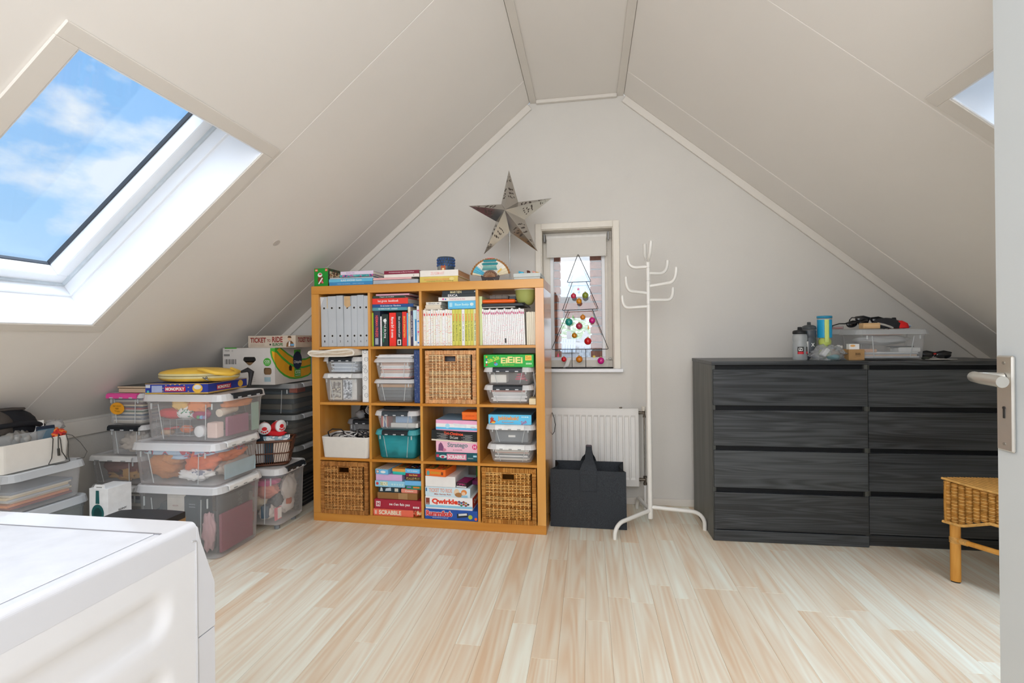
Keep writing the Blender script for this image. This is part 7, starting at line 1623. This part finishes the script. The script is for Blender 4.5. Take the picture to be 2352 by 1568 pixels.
# --- stack F next to the knee wall
CLP = mk('E0509A', .4, 1.1)
tub('small clear tub with pink clip and an orange sticker, top of the left stack', .230, .330, .178, W(-1.060, -.875, .680), CLP, ('-y',), taper=.93, lh=.020, over=.012, rcor=.02, clipw=.86)
tub('small clear tub with black clip below the pink clipped one', .235, .330, .172, W(-1.050, -.880, .506), CLB, ('-y',), taper=.90, lh=.020, over=.012, rcor=.025, clipw=.84)
tub('wide clear tub with white clip and brown contents in the left stack', .330, .330, .165, W(-1.125, -.885, .340), CLW, ('-y',), taper=.90, lh=.024, over=.012, rcor=.03, clipw=.82)
tub('clear tub at the bottom of the left stack, behind the headphone carton', .330, .330, .335, W(-1.115, -.885, .002), CLW, ('-y',), taper=.92, lh=.024, over=.012, rcor=.03, clipw=.82)
sheets('magazine_stack', 'colourful magazines filling the pink clipped tub', 'magazine', W(-1.060, -.880, .686), .186, .27, 16, ('B8B0A4', 'D8D4CC', '8A9098', 'C4C0B8', '3E5A7A', 'D4CCBC', '4A6A58', 'E0DCD4', 'A0484C', '2E3A58', 'D8C8A8', '6A4A4A'), .0086, .008, 91)
sheets('magazine_stack', 'papers in the bottom tub of the left stack', 'paper', W(-1.10, -.885, .010), .24, .25, 14, ('D0CCC4', '9AA4B0', '5A6478', 'E0DCD4', '8A8884'), .018, .008, 92)
oo = thing('orange_note', 'round orange note with handwriting stuck on the pink clipped tub', 'note', W(-1.108, -1.0415, .772)); ob('disc', MB().prism([(.047 * math.cos(a), .034 * math.sin(a)) for a in [2 * PI * k / 26 for k in range(26)]], 0, .001, 'xz'), [mk('E8A028', .6, 1.1)], oo)
for k, tx in enumerate(('Jaar nieuw', 'van', 'Thijs')): text(oo, tx, (0, -.0006, .014 - .015 * k), (.052, .02, .036)[k], .009, mk('5A3C14', .6, 1.0))
clamp(ID, -1.05, -.88, .097, .145, .517, .655)
cloth('cloth_bundle', 'cream cloth bundle in the black clipped tub', 'cloth', W(-1.055, -.97, .575), (.075, .06, .055), mk('D2C6B8', .9, 1.0), .5, 3, 93)
cloth('cloth_bundle', 'grey felt bundle beside the cream one', 'cloth', W(-.985, -.95, .57), (.045, .06, .05), mk('B4B0AA', .9, 1.0), .4, 3, 94)
clamp(ID, -1.125, -.885, .141, .141, .351, .474)
cloth('plush_toy', 'brown plush in the wide white clipped tub', 'soft toy', W(-1.13, -.965, .420), (.13, .07, .058), mk('7A4030', .9, 1.05, vary=.15, scale=80), .25, 2.5, 95)
cloth('plush_toy', 'golden yellow cloth before the brown plush', 'cloth', W(-1.10, -1.0, .395), (.10, .035, .035), mk('C8964C', .9, 1.05), .45, 3, 96)
clamp(None, 0, 0, 0, 0, 0, 0)
book_like = [(.230, .025, '8A6A48', 'brown book lying on the pink clipped tub'), (.245, .012, '5A5854', 'dark magazine on top of the left stack')]
z_ = .860
for w_, t_, c_, lab in book_like:
    bo = tag(ob('book', MB().box(-w_ / 2, w_ / 2, -.13, .13, 0, t_, 0, .001), [mk(c_, .6, 1.05)], None, W(-1.00, -.895, z_)), lab, 'book'); ob('page_block', MB().box(-w_ / 2 + .003, w_ / 2 + .001, -.1312, .128, .002, t_ - .002), [pages('C8B498', 2)], bo); z_ += t_ + .0008

# --- tubs G and H with the white box, near the roof window
tub('clear tub of drawings with white lid, carrying the white box', .370, .330, .180, W(-1.150, -1.500, .388), CLW, (), taper=.92, lh=.028, over=.014, rcor=.04, lid=plastic('EEF2F5', .62, .3))
tub('grey clear tub beneath the tub of drawings', .370, .340, .385, W(-1.150, -1.490, .002), CLW, (), taper=.94, lh=.028, over=.014, rcor=.04, lid=plastic('EEF2F5', .62, .3), body=plastic('B4BABC', .45, .3))
sheets('drawing_stack', 'orange folder and drawings in the tub beneath the white box', 'paper', W(-1.150, -1.50, .400), .285, .26, 8, ('5A5E68', '8A4A44', 'D88C60', 'E8DCC4', 'B8BCC0', 'D8C8A8', 'E0D8C8', '8A94A0'), .0085, .012, 97)
ob_ = thing('open_box', 'cream open box with phone and cables on the tub of drawings', 'box', W(-1.150, -1.528, .570))
mb = MB(); R0 = [(x_, y_, 0.0) for x_, y_ in rrect(.300, .272, .018)]; R1 = [(x_, y_, .124) for x_, y_ in rrect(.318, .288, .02)]; R2 = [(x_, y_, .127) for x_, y_ in rrect(.312, .282, .02)]; R3 = [(x_, y_, .006) for x_, y_ in rrect(.294, .266, .018)]
loops(mb, [R0, R1, R2, R3], 0, False, True, True); ob('shell', mb, [mk('E8E4DC', .45, 1.0, vary=.02)], ob_)
tag(ob('clear_tray', MB().frame(-.13, .13, 0, .09, .004, -.004, 0).box(-.13, .13, -.003, -.001, .003, .088).box(.126, .13, 0, .20, 0, .09).box(-.13, .13, .196, .2, 0, .09), [plastic('E4E8EA', .28, .15)], None, W(-1.045, -1.532, .640, PI / 2)), 'clear plastic tray standing in the cream box', 'tray')
ph_ = tag(ob('smartphone', MB().box(-.036, .036, -.004, .004, 0, .14, 0, .006), [mk('1E2A3C', .3, 1.0)], None, W(-1.035, -1.455, .610, 1.35, -.1)), 'dark blue smartphone standing in the cream box', 'phone'); ob('screen', MB().box(-.032, .032, -.0046, -.004, .012, .124), [mk('5A7484', .2, 1.0)], ph_)
cloth('red_bag', 'red and orange snack bag in the cream box', 'bag', W(-1.05, -1.405, .700), (.05, .03, .028), blotch(('C83028', 'D87830', 'B82420'), 30, .5), .35, 3, 98)
for k, (y_, z_, h_) in enumerate(((-1.60, .67, .10), (-1.565, .67, .105), (-1.53, .66, .11))): tag(ob('clear_bag', MB().ball((0, 0, 0), (.06, .035, .055), 18, 0, .25, 3, 100 + k), [plastic('DCD8D0', .45, .2)], None, W(-1.10, y_, z_ + .035)), ('first', 'second', 'third')[k] + ' clear bag of parts in the cream box, counted from the near end', 'bag', 'clear bags in the cream box')
tag(ob('white_card', MB().box(-.05, .05, -.002, .002, 0, .10, 0, .002), [PAPER], None, W(-1.10, -1.475, .672, 1.4)), 'white card with a grey figure in the cream box', 'card')
HELM = mk('16181F', .8, 1.0, bump=.3, bscale=300); HELG = mk('4A4440', .85, 1.0, bump=.3, bscale=300)
hm = thing('padded_helmet', 'black padded helmet lying on the cream box contents', 'helmet', W(-1.150, -1.565, .745, .15))
ob('shell', MB().ball((0, 0, .0), (.085, .165, .100), 28, 0, .05, 2, 3, flat=.03), [HELM], hm); ob('grey_panel', MB().ball((.012, -.055, .010), (.082, .078, .092), 22, 0, .04, 2, 4, flat=.02), [HELG], hm); ob('edge_roll', MB().tube([(.070, -.15, .015), (.088, -.09, .03), (.092, 0, .030), (.085, .08, .020), (.06, .14, .0)], .012, 10), [HELM], hm); ob('top_flap', MB().box(-.03, .04, -.06, .08, .088, .100, 0, .005, Matrix.Rotation(-.05, 4, 'X')), [HELG], hm)
tag(ob('cable', MB().tube([(-.99, -1.470, .702), (-.984, -1.468, .690), (-.985, -1.470, .64), (-.984, -1.475, .60), (-.982, -1.490, .575), (-.96, -1.475, .571), (-.955, -1.44, .571), (-.965, -1.41, .571), (-.98, -1.405, .60), (-.984, -1.40, .66), (-.99, -1.405, .702), (-1.02, -1.42, .708), (-1.0, -1.43, .704), (-.985, -1.435, .68), (-.983, -1.43, .62), (-.98, -1.41, .58)], .0020, 6).tube([(-.99, -1.44, .704), (-.985, -1.445, .68), (-.984, -1.445, .625)], .002, 6).tube([(-.984, -1.445, .64), (-.983, -1.444, .605)], .005, 8), [mk('3A3834', .5, 1.0)]), 'thin dark charging cable draped over the cream box', 'cable')
tag(ob('cable', MB().tube([(-1.0, -1.405, .703), (-.985, -1.38, .69), (-.97, -1.355, .65), (-.955, -1.335, .60), (-.962, -1.345, .571), (-.975, -1.37, .571)], .0016, 6), [mk('4A4844', .5, 1.0)]), 'second thin cable hanging off the far end of the cream box', 'cable')
tag(ob('crumpled_film', MB().ball((0, 0, 0), (.035, .04, .03), 16, 0, .6, 3.5, 110), [plastic('E8E8E8', .25, .1)], None, W(-1.10, -1.37, .735)), 'crumpled clear film at the far end of the cream box', 'plastic film')
# headphone carton, low tub and black book beside the machine
tub('low grey tub standing between the machine and the stacks', .250, .300, .262, W(-.808, -1.400, .002), CLW, (), taper=.94, lh=.026, over=.008, rcor=.03, body=plastic('B4BABC', .5, .3))
hp = thing('headphone_carton', 'white carton with a dark teal headphone picture', 'carton', W(-.916, -1.36, .2645, .0)); ob('carton', MB().box(0, .108, 0, .125, 0, .160, 0, .001), [mk('E8E8E6', .5, 1.0)], hp)
ob('hang_tab', MB().prism([(.018, .155), (.090, .155), (.082, .178), (.030, .178)], .004, .006, 'xz'), [mk('EEEEEC', .5, 1.0)], hp); ob('tab_hole', MB().box(.038, .070, .0035, .004, .162, .168), [mk('A8A8A6', .5, 1.0)], hp)
HT = mk('1E5A58', .4, 1.05)
prt(hp, [(.040, .150), (.058, .150), (.060, .085), (.038, .085)], HT, -.0010, 'headphone_print'); prt(hp, disc(.050, .038, .036, .044), HT, -.0012, 'headphone_print'); prt(hp, disc(.050, .034, .024, .032), mk('17403F', .4, 1.0), -.0016, 'headphone_print'); text(hp, 'SONY', (.1090, .075, .040), .045, .009, INK, 'right', .03)
bkb = thing('gift_book', 'black bound book with gold line drawing behind the machine', 'book', W(-.385, -1.625, .3725, .0))
tag(ob('carton', MB().box(-.15, .15, -.12, .12, 0, .37, 0, .002), [mk('A8845A', .8, 1.0)], None, W(-.385, -1.625, .001)), 'tall brown carton under the black bound book', 'carton'); mb = MB()
sec = [(-.165 + .33 * k / 12, .030 - .012 * ((k - 8) / 8) ** 2) for k in range(13)]
ob('cover', MB().prism([(.165, 0), (-.165, 0)][::-1] + [(a, b_) for a, b_ in reversed(sec)], -.10, .10, 'xz'), [mk('26282A', .4, 1.0)], bkb)
ob('gold_edge', MB().tube([(a, -.1005, b_ + .0008) for a, b_ in sec], .0014, 5), [mk('C8A860', .3, 1.0, .7)], bkb); ob('gold_drawing', MB().tube([(-.05 + .014 * k + .02 * math.sin(k), -.05 + .06 * math.sin(k * 1.3), .0285 - .012 * (((-.05 + .014 * k) / .33 * 12 + 6 - 8) / 8) ** 2) for k in range(9)], .0012, 5), [mk('B8A878', .3, 1.0, .6)], bkb)

# ================================================================ WASHING MACHINE IN THE FOREGROUND
WM = mk('D6D8DE', .22, 1.0, vary=.005, coat=.35); WMS = mk('E2E3E6', .25, 1.0, vary=.005, coat=.2)
wm = thing('washing_machine', 'white enamelled washing machine seen from behind its side panel', 'washing machine', W(0, 0, 0))
x0, x1, yb, yf = .310, .908, -3.27, -2.710
ob('worktop', MB().prism([(x0, .806), (x1 + .0002, .806)] + [(x1 + .0002 - .010 + .010 * math.cos(PI / 2 * k / 8), .840 + .010 * math.sin(PI / 2 * k / 8)) for k in range(9)] + [(x0, .850)], yb, -2.7005, 'xz'), [WM], wm)
ob('top_inlay', MB().box(x0 + .015, x1 - .022, yb + .02, yf - .046, .8502, .8516, 0, .0006), [mk('D4D7DE', .3, 1.0)], wm)
ob('inlay_groove', MB().box(x0 + .012, x1 - .014, yf - .0455, yf - .041, .8500, .8509), [mk('8A8A90', .5, 1.0)], wm)
# side sheet with two pressed stadium recesses
N_, Mh = 96, 96; y_a, y_b, z_a, z_b = yb + .005, -2.703, .02, .8058
vv = []; 
def sd(y_, z_, zc):
    cy = -2.95; hl = .165; r_ = .0275
    slope_ = 0.0
    dy = max(abs(y_ - cy) - hl, 0); dz = z_ - zc
    return math.hypot(dy, dz) - r_
for j in range(Mh + 1):
    z_ = z_a + (z_b - z_a) * j / Mh
    for i in range(N_ + 1):
        y_ = y_a + (y_b - y_a) * i / N_
        dep_ = 0
        for zc in (.735, .622, .51, .40, .29, .18):
            s_ = sd(y_, z_, zc)
            if s_ < .010: dep_ = max(dep_, .0075 * min(1, max(0, (.010 - s_) / .018)) ** 1.0)
        vv.append((x1 - dep_, y_, z_))
mb = MB().add(vv, [(j * (N_ + 1) + i, j * (N_ + 1) + i + 1, (j + 1) * (N_ + 1) + i + 1, (j + 1) * (N_ + 1) + i) for j in range(Mh) for i in range(N_)], 0, True)
ob('side_sheet', mb, [WMS], wm)
ob('cabinet', MB().box(x0, x1 - .012, yb, -2.70, .02, .806), [WMS], wm)
# front fascia: sloped control panel, then the vertical front
fa = [(-2.7005, .843), (-2.698, .840), (-2.694, .820), (-2.664, .735), (-2.664, .662), (-2.700, .662)]
ob('control_fascia', MB().prism(fa, x0, x1 + .0005, 'yz'), [WM], wm)
ob('front_panel', MB().prism([(-2.700, .660), (-2.665, .660), (-2.665, .02), (-2.700, .02)], x0, x1 + .0005, 'yz'), [WM], wm)
ob('fascia_seam', MB().tube([(x1 + .0006, -2.702, .818), (x1 + .0006, -2.702, .02)], .0016, 6), [mk('BEBEC0', .4, 1.0)], wm)
ob('trim_curve', MB().tube([(x1 + .0006, -2.702 - .008 * (1 - math.cos(t)), .818 + .004 * math.sin(t)) for t in [PI / 2 * k / 5 for k in range(6)]], .0012, 6), [mk('BEBEC0', .4, 1.0)], wm)
for sx in (x0 + .05, x1 - .05):
    for sy in (yb + .05, -2.73): ob('foot', MB().cyl(.02, 0, .022, 14, 0, Matrix.Translation((sx, sy, 0))), [mk('3A3A3C', .6, 1.0)], wm)
ob('porthole_door', MB().lathe([(.0, -.03), (.12, -.028), (.165, -.012), (.175, 0), (.0, 0)], 32, 0, True, Matrix.Translation(((x0 + x1) / 2, -2.665, .40)) @ Matrix.Rotation(PI / 2, 4, 'X')), [WM], wm)

flush_texts()
